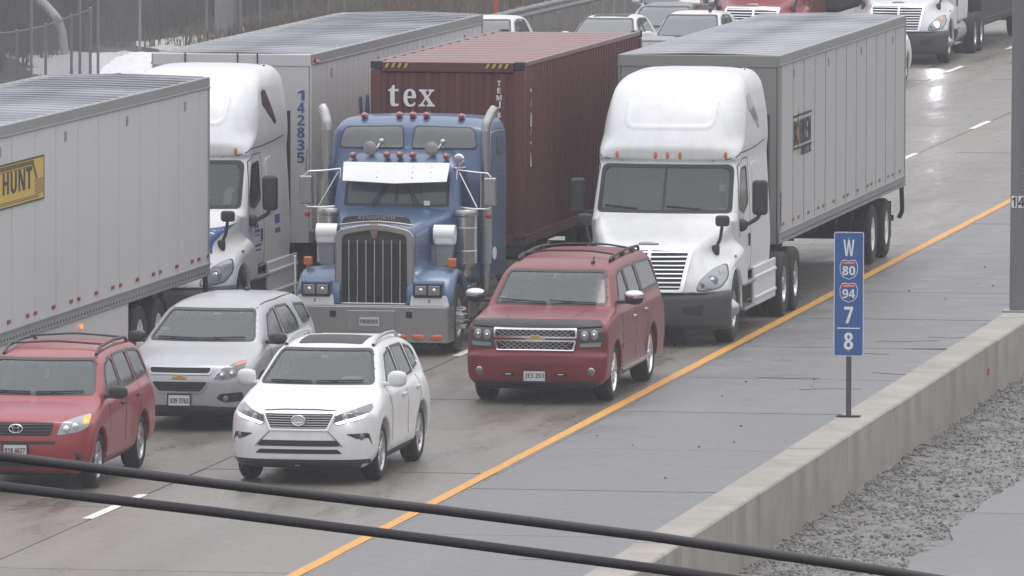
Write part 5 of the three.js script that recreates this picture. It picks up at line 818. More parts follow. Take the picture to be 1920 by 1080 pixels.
// ---------------------------------------------------------------- box trailers: origin on the road under the middle of the front wall, trailer runs towards -z
function makeTrailer(name, label, pos, turn, { L = 16.15, W = 2.59, top = 4.11, bot = 1.12, nSeam, seams, wall = M.sheet, wheels, tick, roofMat = M.roofSheet, railH = 0.17, skirt, cornerW = 0.3, corner = M.galv, gap = 0.012, seamMat = M.galv, frontMat, sag = 0.013 } = {}) {
  const root = thing(name, label, 'trailer', pos, turn, 'box trailers'), h = W / 2;
  // roof: thin sheet that sags a little between its bows
  const nb = 26, g = new THREE.PlaneGeometry(W - 0.06, L - 0.04, 8, nb * 6); g.rotateX(-Math.PI / 2); const p = g.attributes.position;
  for (let i = 0; i < p.count; i++) { const x = p.getX(i), z = p.getZ(i), t = ((z + L / 2) / L * nb) % 1, e = 1 - (x / h) ** 2, s = Math.sin(t * Math.PI), k = Math.floor((z + L / 2) / L * nb); p.setY(i, top + 0.004 + 0.03 * e - sag * (0.6 + 1.6 * Math.sin(k * 12.9898) ** 2) * s * Math.min(1, e * 4)); p.setZ(i, z - L / 2); }
  g.computeVertexNormals(); const roof = mesh(root, 'roof', g, roofMat);
  for (let i = 0; i <= nb; i++) mesh(roof, 'roof_bow', [tube([[-h + 0.08, top + 0.006, -i * (L - 0.1) / nb - 0.05], [0, top + 0.036, -i * (L - 0.1) / nb - 0.05], [h - 0.08, top + 0.006, -i * (L - 0.1) / nb - 0.05]], 0.012, 8, 5)], roofMat);
  // side panels
  const zs = seams || Array.from({ length: nSeam + 1 }, (_, i) => -cornerW - (L - cornerW - 0.12) * i / nSeam);
  for (const s of [1, -1]) {
    for (let i = 0; i < zs.length - 1; i++) { const a = zs[i], b = zs[i + 1], q = new THREE.BoxGeometry(0.02, top - railH - bot - 0.2, a - b - gap); q.translate(s * (h - 0.012 - (i % 2) * 0.002), (top - railH + bot + 0.2) / 2, (a + b) / 2);
      const uv = q.attributes.uv, pp = q.attributes.position; for (let k = 0; k < uv.count; k++) uv.setXY(k, pp.getZ(k) / 2.7 + i * 0.37, pp.getY(k) / 2.7 + i * 0.21); mesh(root, 'side_panel', q, wall); }
    for (let i = 1; i < zs.length - 1; i++) { // post with its two rivet rows
      const rv = [pb(0.012, top - railH - bot - 0.2, 0.018, s * (h - 0.004), (top - railH + bot + 0.2) / 2, zs[i])];
      for (let k = 0; k < 26; k++) for (const d of [-0.03, 0.03]) rv.push(pb(0.008, 0.014, 0.014, s * (h + 0.001), bot + 0.3 + k * 0.098, zs[i] + d));
      mesh(root, 'panel_seam', rv, seamMat);
    }
    mesh(root, 'top_rail', [bx(0.05, railH, L, s * (h - 0.02), top - railH / 2 + 0.008, -L / 2, 0.015), bx(0.02, 0.03, L - 0.01, s * (h + 0.008), top - railH + 0.02, -L / 2, 0.006)], M.galv);
    mesh(root, 'bottom_rail', [bx(0.05, 0.2, L, s * (h - 0.015), bot + 0.1, -L / 2, 0.015), bx(0.02, 0.03, L - 0.01, s * (h + 0.013), bot + 0.18, -L / 2, 0.006)], M.galv);
    mesh(root, 'rail_rivets', Array.from({ length: Math.floor(L / 0.2) - 2 }, (_, k) => pb(0.012, 0.03, 0.03, s * (h + 0.011), bot + 0.07, -0.3 - k * 0.2)), M.chassis).userData.kind = 'stuff';
    mesh(root, 'corner_post', [bx(0.04, top - bot, cornerW, s * (h - 0.018), (top + bot) / 2, -cornerW / 2, 0.015)], corner);
    for (const z of tick || []) mesh(root, 'reflector', [bx(0.006, 0.055, 0.2, s * (h + 0.004), bot + 0.3, z, 0.002)], M.reflector);
    for (let i = 0; i < 4; i++) mesh(root, 'vent', [bx(0.012, 0.14, 0.12, s * (h + 0.002), top - railH - 0.18, -1.7 - i * 4.2, 0.005)], M.galv);
    mesh(root, 'rear_post', [bx(0.06, top - bot, 0.12, s * (h - 0.022), (top + bot) / 2, -L + 0.06, 0.015)], M.galv);
  }
  mesh(root, 'front_wall', [bx(W - 0.09, top - bot - 0.18, 0.05, 0, (top + bot) / 2 - 0.09, -0.03, 0.01)], frontMat || wall);
  mesh(root, 'front_header', [bx(W - 0.02, 0.2, 0.06, 0, top - 0.09, -0.02, 0.02)], corner);
  mesh(root, 'rear_door', [bx(W / 2 - 0.07, top - bot - 0.1, 0.05, -W / 4 + 0.02, (top + bot) / 2, -L + 0.03, 0.01)], wall);
  mesh(root, 'rear_door', [bx(W / 2 - 0.07, top - bot - 0.1, 0.05, W / 4 - 0.02, (top + bot) / 2, -L + 0.03, 0.01)], wall);
  mesh(root, 'floor', [pb(W - 0.1, 0.12, L - 0.1, 0, bot + 0.04, -L / 2)], M.chassis);
  const ws = wheels || [-L + 3.0, -L + 1.75];
  mesh(root, 'undercarriage', [pb(0.1, 0.2, 4.2, 0.5, bot - 0.12, (ws[0] + ws[1]) / 2 + 0.3), pb(0.1, 0.2, 4.2, -0.5, bot - 0.12, (ws[0] + ws[1]) / 2 + 0.3), ...ws.map(z => rod([-1, 0.51, z], [1, 0.51, z], 0.09)), ...ws.flatMap(z => [pb(0.14, 0.5, 0.2, 0.5, 0.75, z), pb(0.14, 0.5, 0.2, -0.5, 0.75, z)]), ...Array.from({ length: 12 }, (_, i) => pb(W - 0.2, 0.1, 0.08, 0, bot - 0.05, -2.5 - i * 0.9))], M.chassis);
  for (const s of [1, -1]) for (const z of ws) { addWheel(root, s * 1.1, z, 0.51, 0.27, 0.29, 'dual', M.whitePaint); addWheel(root, s * 0.78, z, 0.51, 0.27, 0.29, 'dual', M.whitePaint); }
  for (const s of [1, -1]) mesh(root, 'landing_leg', [pb(0.12, 0.75, 0.12, s * 0.8, 0.72, -2.9), pb(0.26, 0.03, 0.26, s * 0.8, 0.36, -2.9), rod([s * 0.8, 0.7, -2.9], [s * 0.3, bot, -3.8], 0.03, 6)], M.chassis);
  mesh(root, 'underride_guard', [pb(2.2, 0.1, 0.1, 0, 0.56, -L + 0.05), pb(0.08, 0.6, 0.08, 0.55, 0.86, -L + 0.05), pb(0.08, 0.6, 0.08, -0.55, 0.86, -L + 0.05), tube([[h - 0.05, bot, -L + 0.1], [h - 0.04, 0.7, -L + 0.06], [h - 0.1, 0.56, -L + 0.05]], 0.04, 12, 6), tube([[-h + 0.05, bot, -L + 0.1], [-h + 0.04, 0.7, -L + 0.06], [-h + 0.1, 0.56, -L + 0.05]], 0.04, 12, 6)], M.chassis);
  for (const s of [1, -1]) mesh(root, 'mud_flap', [pb(0.6, 0.62, 0.02, s * 0.92, 0.62, ws[1] - 0.62)], M.rubber);
  if (skirt) for (const s of [1, -1]) mesh(root, 'side_skirt', [bx(0.03, 0.72, skirt[0] - skirt[1], s * (h - 0.03), bot - 0.36, (skirt[0] + skirt[1]) / 2, 0.01)], wall);
  return root;
}
const onSide = (g, x, y, z) => { g.rotateY(Math.PI / 2); g.translate(x, y, z); return g; };
const ticks = (z0, n) => { const o = []; for (let i = 0; i < n; i++) { o.push(z0 - i * 1.92, z0 - i * 1.92 - 0.6); if (i < n) o.push(z0 - i * 1.92 - 1.25); } return o; };
// trailer behind the right-hand white tractor
{
  const T = makeTrailer('box_trailer', 'white box trailer with small dark logo, hauled by the truck beside the yellow line', [-1.53, 0, -148.05], 0, { nSeam: 12, wall: M.sheet2, wheels: [-12.35, -14.2], tick: [-0.5, -1.7, -2.3, -3.5, -4.7, -5.3, -6.6, -7.9, -8.4, -9.7, -11, -11.5, -12.6, -13.8, -14.4, -15.4], corner: M.frontGrey, frontMat: M.frontGrey });
  const x = 1.295 + 0.004, zc = -2.7;
  mesh(T, 'logo_lettering', onSide(letters('BOHREN', 0.4, { width: 2.0 }), x, 2.79, zc), M.ink);
  mesh(T, 'logo_lettering', onSide(letters('LOGISTICS, INC.', 0.13, { width: 1.25 }), x, 2.46, zc - 0.45), M.ink);
  mesh(T, 'logo_bar', [pb(0.004, 0.035, 2.2, x + 0.002, 3.06, zc), pb(0.004, 0.035, 2.2, x + 0.002, 2.54, zc)], M.ink);
  const st = []; for (let i = 0; i < 8; i++) { const a = i / 4 * Math.PI, R = i % 2 ? 0.12 : (i % 4 ? 0.3 : 0.46); st.push([Math.sin(a) * R * (i % 4 === 2 ? 0.5 : 1), Math.cos(a) * R]); }
  const sg = new THREE.ShapeGeometry(new THREE.Shape([[0, 0.44], [0.14, 0.1], [0.35, 0], [0.14, -0.1], [0, -0.44], [-0.14, -0.1], [-0.35, 0], [-0.14, 0.1]].map(p => new THREE.Vector2(...p)))); mesh(T, 'logo_star', onSide(sg, x - 0.0025, 2.79, zc + 0.42), std(0.55, 0.36, 0.1, 0.5));
  for (let i = 0; i < 4; i++) { const d = letters('4682'[i], 0.13); d.rotateZ(0); mesh(T, 'unit_number', onSide(d, x + 0.006, 1.9 - i * 0.14, -0.15), M.ink); }
}
// trailer 142835
{
  const T = makeTrailer('box_trailer', 'white box trailer numbered 142835 behind the truck with blue hood swoosh', [-8.86, 0, -146.9], 0, { nSeam: 34, wall: M.sheet, corner: M.sheet, cornerW: 0.42, gap: 0.004, seamMat: M.sheet, sag: 0.05, tick: ticks(-0.8, 8) });
  const s = '142835'; for (let i = 0; i < 6; i++) { const d = letters(s[i], 0.165, { width: 0.12 }); d.translate(1.12, 3.47 - i * 0.198, 0.0); mesh(T, 'unit_number', d, M.bluePaint); }
  mesh(T, 'red_badge', [bx(0.012, 0.09, 0.42, 1.312, 4.0, -0.4, 0.003)], std(0.42, 0.03, 0.05, 0.5));
  mesh(T, 'badge_lettering', onSide(letters('utility', 0.05, { width: 0.3, font: 'sans' }), 1.319, 4.0, -0.4), M.whitePaint);
  mesh(T, 'side_lettering', onSide(letters('W', 0.85, { width: 1.5 }), 1.299, 2.82, -4.9), M.bluePaint);
  for (const x of [-0.75, 0.1, 0.42]) mesh(T, 'header_clip', [pb(0.018, 0.16, 0.02, x, 4.05, 0.02)], M.chassis);
}
// trailer at the left edge
{
  const T = makeTrailer('box_trailer', 'white box trailer with yellow lettered panel at the left edge', [-8.97, 0, -123.05], 0, { seams: [-0.3, -1.2, -2.45, -3.9, -5.28, -6.73, -8.14, -9.54, -11.01, -12.39, -13.84, -15.32, -16.03], wall: M.sheet, gap: 0.004, seamMat: M.sheet, sag: 0.05, wheels: [-11.35, -12.7], skirt: [-1.0, -10.25], tick: [-1, -2.23, -3.41, -3.92, -5.1, -6.26, -6.76, -7.95, -9.09, -9.61, -10.81, -11.96, -12.46, -13.68, -14.83, -15.32, -16.05] });
  const x = 1.295 + 0.006, z1 = -4.45, z0 = 0.0, zc = -2.35, yel = std(0.6, 0.42, 0.07, 0.5), brown = std(0.13, 0.085, 0.02, 0.6);
  mesh(T, 'logo_panel', [pb(0.008, 0.6, 4.2, x, 3.28, zc)], yel);
  mesh(T, 'logo_border', [pb(0.006, 0.022, 4.2, x + 0.005, 3.575, zc), pb(0.006, 0.022, 4.2, x + 0.005, 2.985, zc), pb(0.006, 0.6, 0.025, x + 0.005, 3.28, -4.44)], M.ink);
  mesh(T, 'logo_scroll', [pb(0.004, 0.012, 3.5, x + 0.006, 3.03, zc), pb(0.004, 0.01, 3.5, x + 0.006, 3.055, zc), pb(0.004, 0.06, 3.35, x + 0.006, 3.52, -2.1), pb(0.004, 0.01, 3.3, x + 0.006, 3.47, -2.1), ...Array.from({ length: 9 }, (_, i) => pb(0.004, 0.008, 0.5 + 0.06 * (i % 3), x + 0.006, 3.08 + i * 0.024, -4.12)), ...Array.from({ length: 8 }, (_, i) => pb(0.004, 0.03, 0.1, x + 0.006, 3.3 + i * 0.027, -3.95 + i * 0.03))], brown);
  mesh(T, 'logo_lettering', onSide(letters('J.B. HUNT', 0.3, { width: 3.2 }), x + 0.005, 3.27, -2.05), M.ink);
  mesh(T, 'side_marker', [bx(0.02, 0.06, 0.1, 1.31, 1.02, -6.9, 0.01)], M.amberOn);
  mesh(T, 'tail_lamp', [bx(0.06, 0.07, 0.03, 1.22, 1.06, -16.17, 0.01)], M.redOn);
  mesh(T, 'scratches', [bx(0.003, 0.28, 0.02, 1.289, 2.0, -8.85, 0.001, [0.25, 0, 0]), bx(0.003, 0.32, 0.015, 1.289, 2.05, -9.0, 0.001, [-0.2, 0, 0]), bx(0.003, 0.22, 0.02, 1.289, 1.78, -8.8, 0.001, [0.1, 0, 0])], M.whitePaint);
}
// ---------------------------------------------------------------- blue long-nose conventional tractor
{
  const R = thing('blue_tractor', 'blue long-nosed semi truck with chrome grille and white sun visor', 'truck', [-5.07, 0, -138.5]);
  const hoodS = side([[-0.46, 0.72, 0], [-0.44, 1.8, 0.04], [-0.46, 1.93, 0.06], [-1.2, 2.02, 0.4], [-2.1, 2.12, 0.1], [-2.4, 2.12, 0], [-2.4, 0.72, 0]]);
  const hoodF = (x, y, z) => { const ax = Math.abs(x), hw = 0.545 + 0.36 * clamp((-0.35 - z) / 1.75) ** 1.15; return smax(hoodS(z, y + 0.06 * (ax / hw) ** 2), ax - hw - 0.04 * (2 - y), 0.14); };
  const fS = side([[-0.1, 0.74, 0.04], [-0.14, 0.98, 0.1], [-0.34, 1.16, 0.12], [-0.62, 1.28, 0.15], [-1.05, 1.3, 0.2], [-1.5, 1.18, 0.2], [-1.8, 0.85, 0.1], [-1.85, 0.6, 0], [-0.9, 0.6, 0]]);
  const fendF = (x, y, z) => { const ax = Math.abs(x), v = Math.max(0, ax - 0.7) / 0.5; return smax(smax(smax(fS(z + 0.1 * v * v * sstep(-1, -0.4, z), y + 0.05 * v * v), ax - 1.2, 0.09), 0.5 - ax, 0.02), -Math.max(Math.hypot(z + 0.95, y - 0.52) - 0.64, 0.66 - ax), 0.03); };
  const nose = (x, y, z) => smin(hoodF(x, y, z), fendF(x, y, z), 0.1);
  mesh(R, 'hood', isoMesh((x, y, z) => Math.max(nose(x, y, z), 0.74 - y), [-1.32, 0.6, -2.45], [1.32, 2.25, 0.05], 0.036), M.blue);
  const cabS = side([[-2.02, 1.9, 0], [-2.08, 2.1, 0.03], [-2.28, 2.68, 0.08], [-2.55, 2.88, 0.2], [-3.2, 2.96, 0.2], [-3.6, 2.96, 0], [-3.6, 0.95, 0], [-2.05, 0.95, 0]]);
  const cabX = sect([[0.98, 0.9, 0], [0.99, 1.6, 0.2], [0.97, 2.2, 0.2], [0.9, 2.72, 0.15], [0.72, 2.92, 0.2], [0.2, 2.98, 0]]);
  const slpS = side([[-2.95, 0.95, 0], [-2.98, 2.55, 0.1], [-3.22, 3.28, 0.12], [-3.6, 3.42, 0.2], [-4.9, 3.4, 0.12], [-5.02, 3.2, 0.1], [-5.02, 0.95, 0.05]]);
  const slpX = sect([[1.2, 0.9, 0], [1.21, 2.4, 0.2], [1.19, 3.16, 0.1], [1.08, 3.4, 0.1], [0.5, 3.46, 0.2], [0.2, 3.46, 0]]);
  const cabF = (x, y, z) => smin(smax(cabS(z + 0.06 * x * x, y), cabX(Math.abs(x), y), 0.07), smax(slpS(z + 0.06 * Math.abs(x / 1.2) ** 4, y + 0.03 * x * x), slpX(Math.abs(x), y), 0.08), 0.04);
  const WS = [[-0.8, 2.13, 0.05], [0.8, 2.13, 0.05], [0.76, 2.64, 0.06], [-0.76, 2.64, 0.06]], wsd = sdPoly(rpoly(WS));
  const SW = [[-2.35, 2.08, 0.06], [-2.5, 2.6, 0.06], [-2.9, 2.64, 0.05], [-2.92, 2.08, 0.05]], swd = sdPoly(rpoly(SW));
  mesh(R, 'cab', isoMesh((x, y, z) => { const f = cabF(x, y, z), ax = Math.abs(x); return Math.max(f, -Math.min(Math.max(f + 0.08, 1.4 - y, -3.4 - z, y - 2.8), Math.max(wsd(x, y) + 0.015, -2.7 - z), Math.max(swd(z, y) + 0.015, 0.5 - ax))); }, [-1.35, 0.8, -5.2], [1.35, 3.6, -1.85], 0.042), M.blue);
  const w = mesh(R, 'windshield', panel(cabF, 'z', WS, { off: -0.004, t: 0.008, start: -1, edge: 0.2 }), M.glass);
  mesh(w, 'windshield_trim', panel(cabF, 'z', WS.map(([x, y, r]) => [x * 1.02, 2.385 + (y - 2.385) * 1.08, r]), { off: 0.005, t: 0.03, start: -1, holes: [WS.map(([x, y, r]) => [x * 0.965, 2.385 + (y - 2.385) * 0.9, r])], edge: 0.2 }), M.frit);
  mesh(w, 'centre_post', panel(cabF, 'z', [[-0.02, 2.14], [0.02, 2.14], [0.02, 2.62], [-0.02, 2.62]], { off: 0.006, t: 0.02, start: -1 }), M.frit);
  for (const s of [1, -1]) for (const k of [0, 1]) mesh(R, 'wiper', [rod([s * 0.08, 2.58, -2.2], [s * (0.3 + k * 0.06), 2.16, -2.05], 0.012, 5)], M.black);
  mesh(R, 'window_sticker', [pb(0.09, 0.07, 0.006, 0.48, 2.17, -2.07)], M.paper);
  for (const sg of [-1, 1]) {
    const p = [[0.07, 2.95, 0.06], [1.06, 2.95, 0.08], [1.0, 3.24, 0.09], [0.1, 3.26, 0.06]], q = sg > 0 ? p : mir(p);
    const g = mesh(R, 'sleeper_window', panel(cabF, 'z', q, { off: 0.016, t: 0.03, start: -1, edge: 0.15 }), phys(0.1, 0.105, 0.105, 0.12, { clearcoat: 1 }));
    mesh(g, 'window_trim', panel(cabF, 'z', q.map(([x, y, r]) => [sg * 0.55 + (x - sg * 0.55) * 1.03, 3.11 + (y - 3.11) * 1.1, r]), { off: 0.018, t: 0.03, start: -1, holes: [q], edge: 0.15 }), M.frit);
    const ax = sg > 0 ? 'x' : '-x';
    mesh(R, 'sleeper_side_window', panel(cabF, ax, [[-4.2, 2.78, 0.04], [-4.2, 3.08, 0.04], [-4.6, 3.08, 0.04], [-4.6, 2.78, 0.04]], { off: 0.006, edge: 0.25 }), M.lensDark);
    const sw = mesh(R, 'side_window', panel(cabF, ax, SW, { off: -0.004, t: 0.006, edge: 0.3 }), M.tint);
    mesh(R, 'sleeper_hatch', panel(cabF, ax, [[-3.5, 1.3, 0.06], [-3.5, 2.5, 0.06], [-4.7, 2.5, 0.06], [-4.7, 1.3, 0.06]], { off: 0.01, edge: 0.4 }), M.blue);
    mesh(R, 'rain_gutter', railOn(cabF, ax, [[-3.3, 3.12], [-4, 3.16], [-4.95, 3.14]], 0.014), M.blue);
  }
  const seal = mesh(R, 'round_seal', panel(cabF, 'x', Array.from({ length: 16 }, (_, i) => [-3.9 + 0.17 * Math.cos(i / 8 * Math.PI), 1.3 + 0.1 * Math.sin(i / 8 * Math.PI)]), { off: 0.016 }), M.whitePaint);
  // sun visor, two sheets meeting in a shallow vee
  for (const s of [1, -1]) {
    const v = mesh(R, 'sun_visor', (() => { const g = bx(0.82, 0.34, 0.012, s * 0.41, 0, 0, 0.004); const m = new THREE.Matrix4().makeRotationX(-0.62); g.applyMatrix4(m); const p = g.attributes.position; for (let i = 0; i < p.count; i++) { const x = p.getX(i), y = p.getY(i); p.setZ(i, p.getZ(i) - 0.1 * Math.abs(x)); if (y < 0) { p.setX(i, x * 0.98); p.setY(i, y - 0.03 * (1 - Math.abs(x) / 0.8)); } } g.translate(0, 2.64, -1.98); g.computeVertexNormals(); return g; })(), M.visor || (M.visor = std(0.85, 0.85, 0.86, 0.3, { metalness: 0.25 })));
    for (const x of [0.27, 0.55]) for (let k = 0; k < 3; k++) mesh(v, 'rivet', ball(0.012, 0.012, 0.012, s * x, 2.56 + k * 0.075, -1.98 - 0.1 * x + 0.05 - k * 0.054), M.steel);
  }
  // lamps and horns on the roofs
  const beehive = (x, y, z) => { const m = mesh(R, 'roof_lamp', [ball(0.05, 0.05, 0.075, x, y, z + 0.02)], M.redLens); mesh(m, 'lamp_base', [ball(0.055, 0.05, 0.08, x + 0.0, y - 0.005, z - 0.04)], M.dullChrome); };
  const yT = (x, z) => caster(cabF, 'y', 5)(x, z)[1];
  for (const x of [-0.72, -0.2, 0, 0.2, 0.72]) { beehive(x, yT(x, -2.5) + 0.05, -2.4); beehive(x * 1.05, yT(x, -3.55) + 0.04, -3.55); }
  for (const x of [-0.48, 0.47]) { const z = -2.5, y = yT(x, -2.75) + 0.05; const h = new THREE.LatheGeometry([[0.005, 0], [0.1, 0], [0.105, -0.015], [0.08, -0.05], [0.04, -0.15], [0.03, -0.35], [0.045, -0.37], [0.045, -0.42], [0, -0.42]].map(p => new THREE.Vector2(p[0], p[1])), 24); h.rotateX(Math.PI / 2); h.translate(x, y + 0.02, z); mesh(R, 'air_horn', [h, rod([x, y - 0.12, z - 0.2], [x, y, z - 0.2], 0.015, 6), ball(0.05, 0.05, 0.05, x + 0.1, y + 0.1, -2.95), rod([x + 0.1, y + 0.1, -2.95], [x + 0.04, y, -2.85], 0.02, 6)], M.dullChrome); }
  { const x = 0.93, y = 2.83, z = -2.32; const sp = mesh(R, 'spot_lamp', [ball(0.085, 0.085, 0.07, x, y, z), rod([x, y - 0.16, z - 0.04], [x, y, z - 0.04], 0.018, 6), rod([x - 0.06, y - 0.14, z], [x + 0.1, y - 0.12, z], 0.014, 6)], M.chrome); mesh(sp, 'lamp_lens', ball(0.065, 0.065, 0.02, x, y, z + 0.062), M.lens); }
  // grille shell
  const GO = [[-0.585, 0.73, 0], [0.585, 0.73, 0], [0.575, 1.85, 0.12], [0, 1.97, 0.5], [-0.575, 1.85, 0.12]], GI = [[-0.515, 0.76, 0], [0.515, 0.76, 0], [0.505, 1.8, 0.09], [0, 1.9, 0.5], [-0.505, 1.8, 0.09]];
  const shp = (o, h) => { const s = new THREE.Shape(rpoly(o, 8).map(p => new THREE.Vector2(...p))); if (h) s.holes.push(new THREE.Path(rpoly(h, 8).map(p => new THREE.Vector2(...p)))); return s; };
  const ext = (s, d, z, b = 0.02) => { const g = new THREE.ExtrudeGeometry(s, { depth: d, bevelSize: b, bevelThickness: b, bevelSegments: 3, curveSegments: 6 }); g.translate(0, 0, z); return g; };
  const gr = mesh(R, 'grille', ext(shp(GO, GI), 0.1, -0.36), M.dullChrome);
  mesh(gr, 'grille_header', ext(shp([[-0.5, 1.66, 0], [0.5, 1.66, 0], [0.5, 1.79, 0.08], [0, 1.89, 0.5], [-0.5, 1.79, 0.08]]), 0.01, -0.325, 0.003), M.greyPlastic);
  mesh(gr, 'grille_screen', [pb(1.0, 0.9, 0.01, 0, 1.21, -0.335)], M.black);
  for (let i = 0; i < 30; i++) mesh(gr, 'screen_wire', [pb(0.99, 0.009, 0.008, 0, 0.79 + i * 0.029, -0.325)], M.mesh);
  for (let i = 0; i < 7; i++) mesh(gr, 'grille_bar', [bx(0.022, 0.95, 0.03, -0.39 + i * 0.13, 1.24, -0.29, 0.008)], M.chrome);
  mesh(gr, 'emblem', ext(shp([[-0.06, 1.97, 0.02], [0.06, 1.97, 0.02], [0.055, 1.86, 0.02], [0.03, 1.74, 0.02], [-0.03, 1.74, 0.02], [-0.055, 1.86, 0.02]]), 0.02, -0.27, 0.006), std(0.3, 0.2, 0.18, 0.35, { metalness: 0.7 }));
  const df = mesh(R, 'hood_deflector', (() => { const g = ext(shp([[-0.53, 1.95, 0.02], [-0.49, 2.05, 0.06], [0, 2.09, 0.3], [0.49, 2.05, 0.06], [0.53, 1.95, 0.02], [0, 2.0, 0.3]]), 0.01, -0.45, 0.004); return g; })(), M.lensDark);
  const kw = letters('KENWORTH', 0.052, { width: 0.55 }); kw.translate(0, 2.045, -0.434); mesh(df, 'lettering', kw, M.steel);
  mesh(df, 'deflector_trim', tube([[-0.56, 1.93, -0.43], [-0.3, 1.965, -0.42], [0, 1.985, -0.42], [0.3, 1.965, -0.42], [0.56, 1.93, -0.43]], 0.018, 24, 6), M.dullChrome);
  // bumper
  const bm = mesh(R, 'bumper', [(() => { const g = new RoundedBoxGeometry(2.34, 0.54, 0.05, 2, 0.015); const p = g.attributes.position; return g.translate(0, 0.47, -0.01); })(), bx(0.04, 0.53, 0.5, 1.16, 0.47, -0.25, 0.015), bx(0.04, 0.53, 0.5, -1.16, 0.47, -0.25, 0.015), bx(2.36, 0.03, 0.08, 0, 0.745, -0.03, 0.012)], M.dullChrome);
  mesh(bm, 'bumper_panel', [bx(0.74, 0.32, 0.02, 0.0, 0.52, 0.018, 0.008)], M.dullChrome);
  for (const s of [1, -1]) { mesh(bm, 'tow_hole', [bx(0.1, 0.1, 0.02, s * 0.58, 0.62, 0.012, 0.02)], M.black); for (const x of [0.45, 0.72, 1.0]) mesh(bm, 'marker_light', [ball(0.1, 0.045, 0.03, s * x, 0.285, 0.014, 0.75)], M.amber); }
  plate(R, -0.02, 0.52, 0.04, 'P800355', M.ink, 0.31, 0.15, M.dullChrome);
  for (const s of [1, -1]) {
    const pod = mesh(R, 'headlight', [bx(0.46, 0.26, 0.22, s * 0.85, 0.99, -0.16, 0.04)], M.blue);
    mesh(pod, 'lamp_bezel', [bx(0.43, 0.2, 0.03, s * 0.85, 0.985, -0.045, 0.02)], M.black);
    for (const x of [-0.1, 0.1]) { mesh(pod, 'lamp_lens', [bx(0.175, 0.14, 0.02, s * 0.85 + x, 0.985, -0.026, 0.012)], M.lens); mesh(pod, 'bulb', [ball(0.035, 0.035, 0.02, s * 0.85 + x, 0.985, -0.018)], M.chrome); }
    const wp = mesh(R, 'fender_plate', ext(shp([[s * 0.58, 0.75, 0.01], [s * 1.17, 0.75, 0.01], [s * 1.13, 0.9, 0.04], [s * 0.6, 0.9, 0.02]]), 0.012, -0.085, 0.004), M.whitePaint);
    mesh(wp, 'plate_slot', [pb(0.03, 0.05, 0.006, s * 0.87, 0.82, -0.068)], M.steel);
    mesh(R, 'fender_lamp', [bx(0.13, 0.13, 0.1, s * 1.1, 1.36, -0.75, 0.02)], M.amber); mesh(R, 'lamp_bracket', [rod([s * 1.1, 1.2, -0.75], [s * 1.1, 1.32, -0.75], 0.02, 6)], M.steel);
    // side air intake boxes by the hood
    mesh(R, 'hood_side_mirror', [(() => { const c = new THREE.CylinderGeometry(0.14, 0.14, 0.32, 24); c.rotateZ(Math.PI / 2); c.scale(1, 1.05, 0.9); c.translate(s * 0.9, 1.75, -1.25); return c; })(), bx(0.31, 0.14, 0.24, s * 0.9, 1.66, -1.25, 0.04)], M.visor);
    mesh(R, 'mirror_bracket', ext(shp([[s * 0.78, 1.6, 0.02], [s * 1.04, 1.6, 0.02], [s * 1.0, 1.3, 0.03], [s * 0.8, 1.26, 0.02]]), 0.06, -1.25, 0.006), M.steel);
    // air cleaner canister
    const ac = new THREE.LatheGeometry([[0.0, 2.08], [0.16, 2.08], [0.195, 2.06], [0.195, 1.98], [0.18, 1.97], [0.185, 1.96], [0.185, 1.28], [0.19, 1.27], [0.19, 1.24], [0.12, 1.2], [0.1, 1.05], [0, 1.05]].map(p => new THREE.Vector2(p[0], p[1])), 32); ac.translate(s * 1.05, 0, -2.2);
    const am = mesh(R, 'air_cleaner', ac, M.dullChrome); for (const y of [1.45, 1.8]) { const b = new THREE.TorusGeometry(0.188, 0.008, 6, 32); b.rotateX(Math.PI / 2); b.translate(s * 1.05, y, -2.2); mesh(am, 'strap', b, M.chrome); }
    // exhaust stack with elbow and perforated shield
    const st = mesh(R, 'exhaust_stack', [rod([s * 1.23, 0.8, -3.0], [s * 1.23, 3.22, -3.0], 0.075, 20), tube([[s * 1.23, 3.2, -3.0], [s * 1.24, 3.34, -3.02], [s * 1.29, 3.48, -3.1], [s * 1.34, 3.56, -3.16]], 0.075, 14, 20)], M.dullChrome);
    mesh(st, 'heat_shield', [rod([s * 1.23, 1.2, -2.99], [s * 1.23, 2.45, -2.99], 0.095, 20), ...Array.from({ length: 14 }, (_, i) => { const t = new THREE.TorusGeometry(0.096, 0.007, 5, 24); t.rotateX(Math.PI / 2); t.translate(s * 1.23, 1.3 + i * 0.08, -2.99); return t; })], M.steel);
    // west-coast mirror on its tube bracket
    const mr = mesh(R, 'door_mirror', [bx(0.2, 0.44, 0.07, s * 1.42, 2.34, -2.25, 0.03)], M.dullChrome); mesh(mr, 'mirror_glass', [bx(0.17, 0.4, 0.006, s * 1.42, 2.34, -2.288, 0.02)], M.chrome);
    mesh(mr, 'mirror_arms', [tube([[s * 0.9, 2.66, -2.35], [s * 1.2, 2.63, -2.3], [s * 1.38, 2.62, -2.25], [s * 1.43, 2.56, -2.25]], 0.016, 16, 6), tube([[s * 0.92, 2.1, -2.3], [s * 1.15, 2.08, -2.25], [s * 1.4, 2.08, -2.25], [s * 1.43, 2.14, -2.25]], 0.016, 16, 6), rod([s * 0.93, 2.62, -2.35], [s * 1.22, 2.1, -2.25], 0.012, 6), rod([s * 1.28, 2.62, -2.27], [s * 1.28, 2.08, -2.25], 0.01, 6), rod([s * 0.9, 2.66, -2.33], [s * 0.88, 2.1, -2.2], 0.014, 6)], M.chrome);
    mesh(R, 'antenna', [rod([s * 1.42, 2.6, -2.25], [s * 1.45, 2.95, -2.5], 0.008, 5)], M.black);
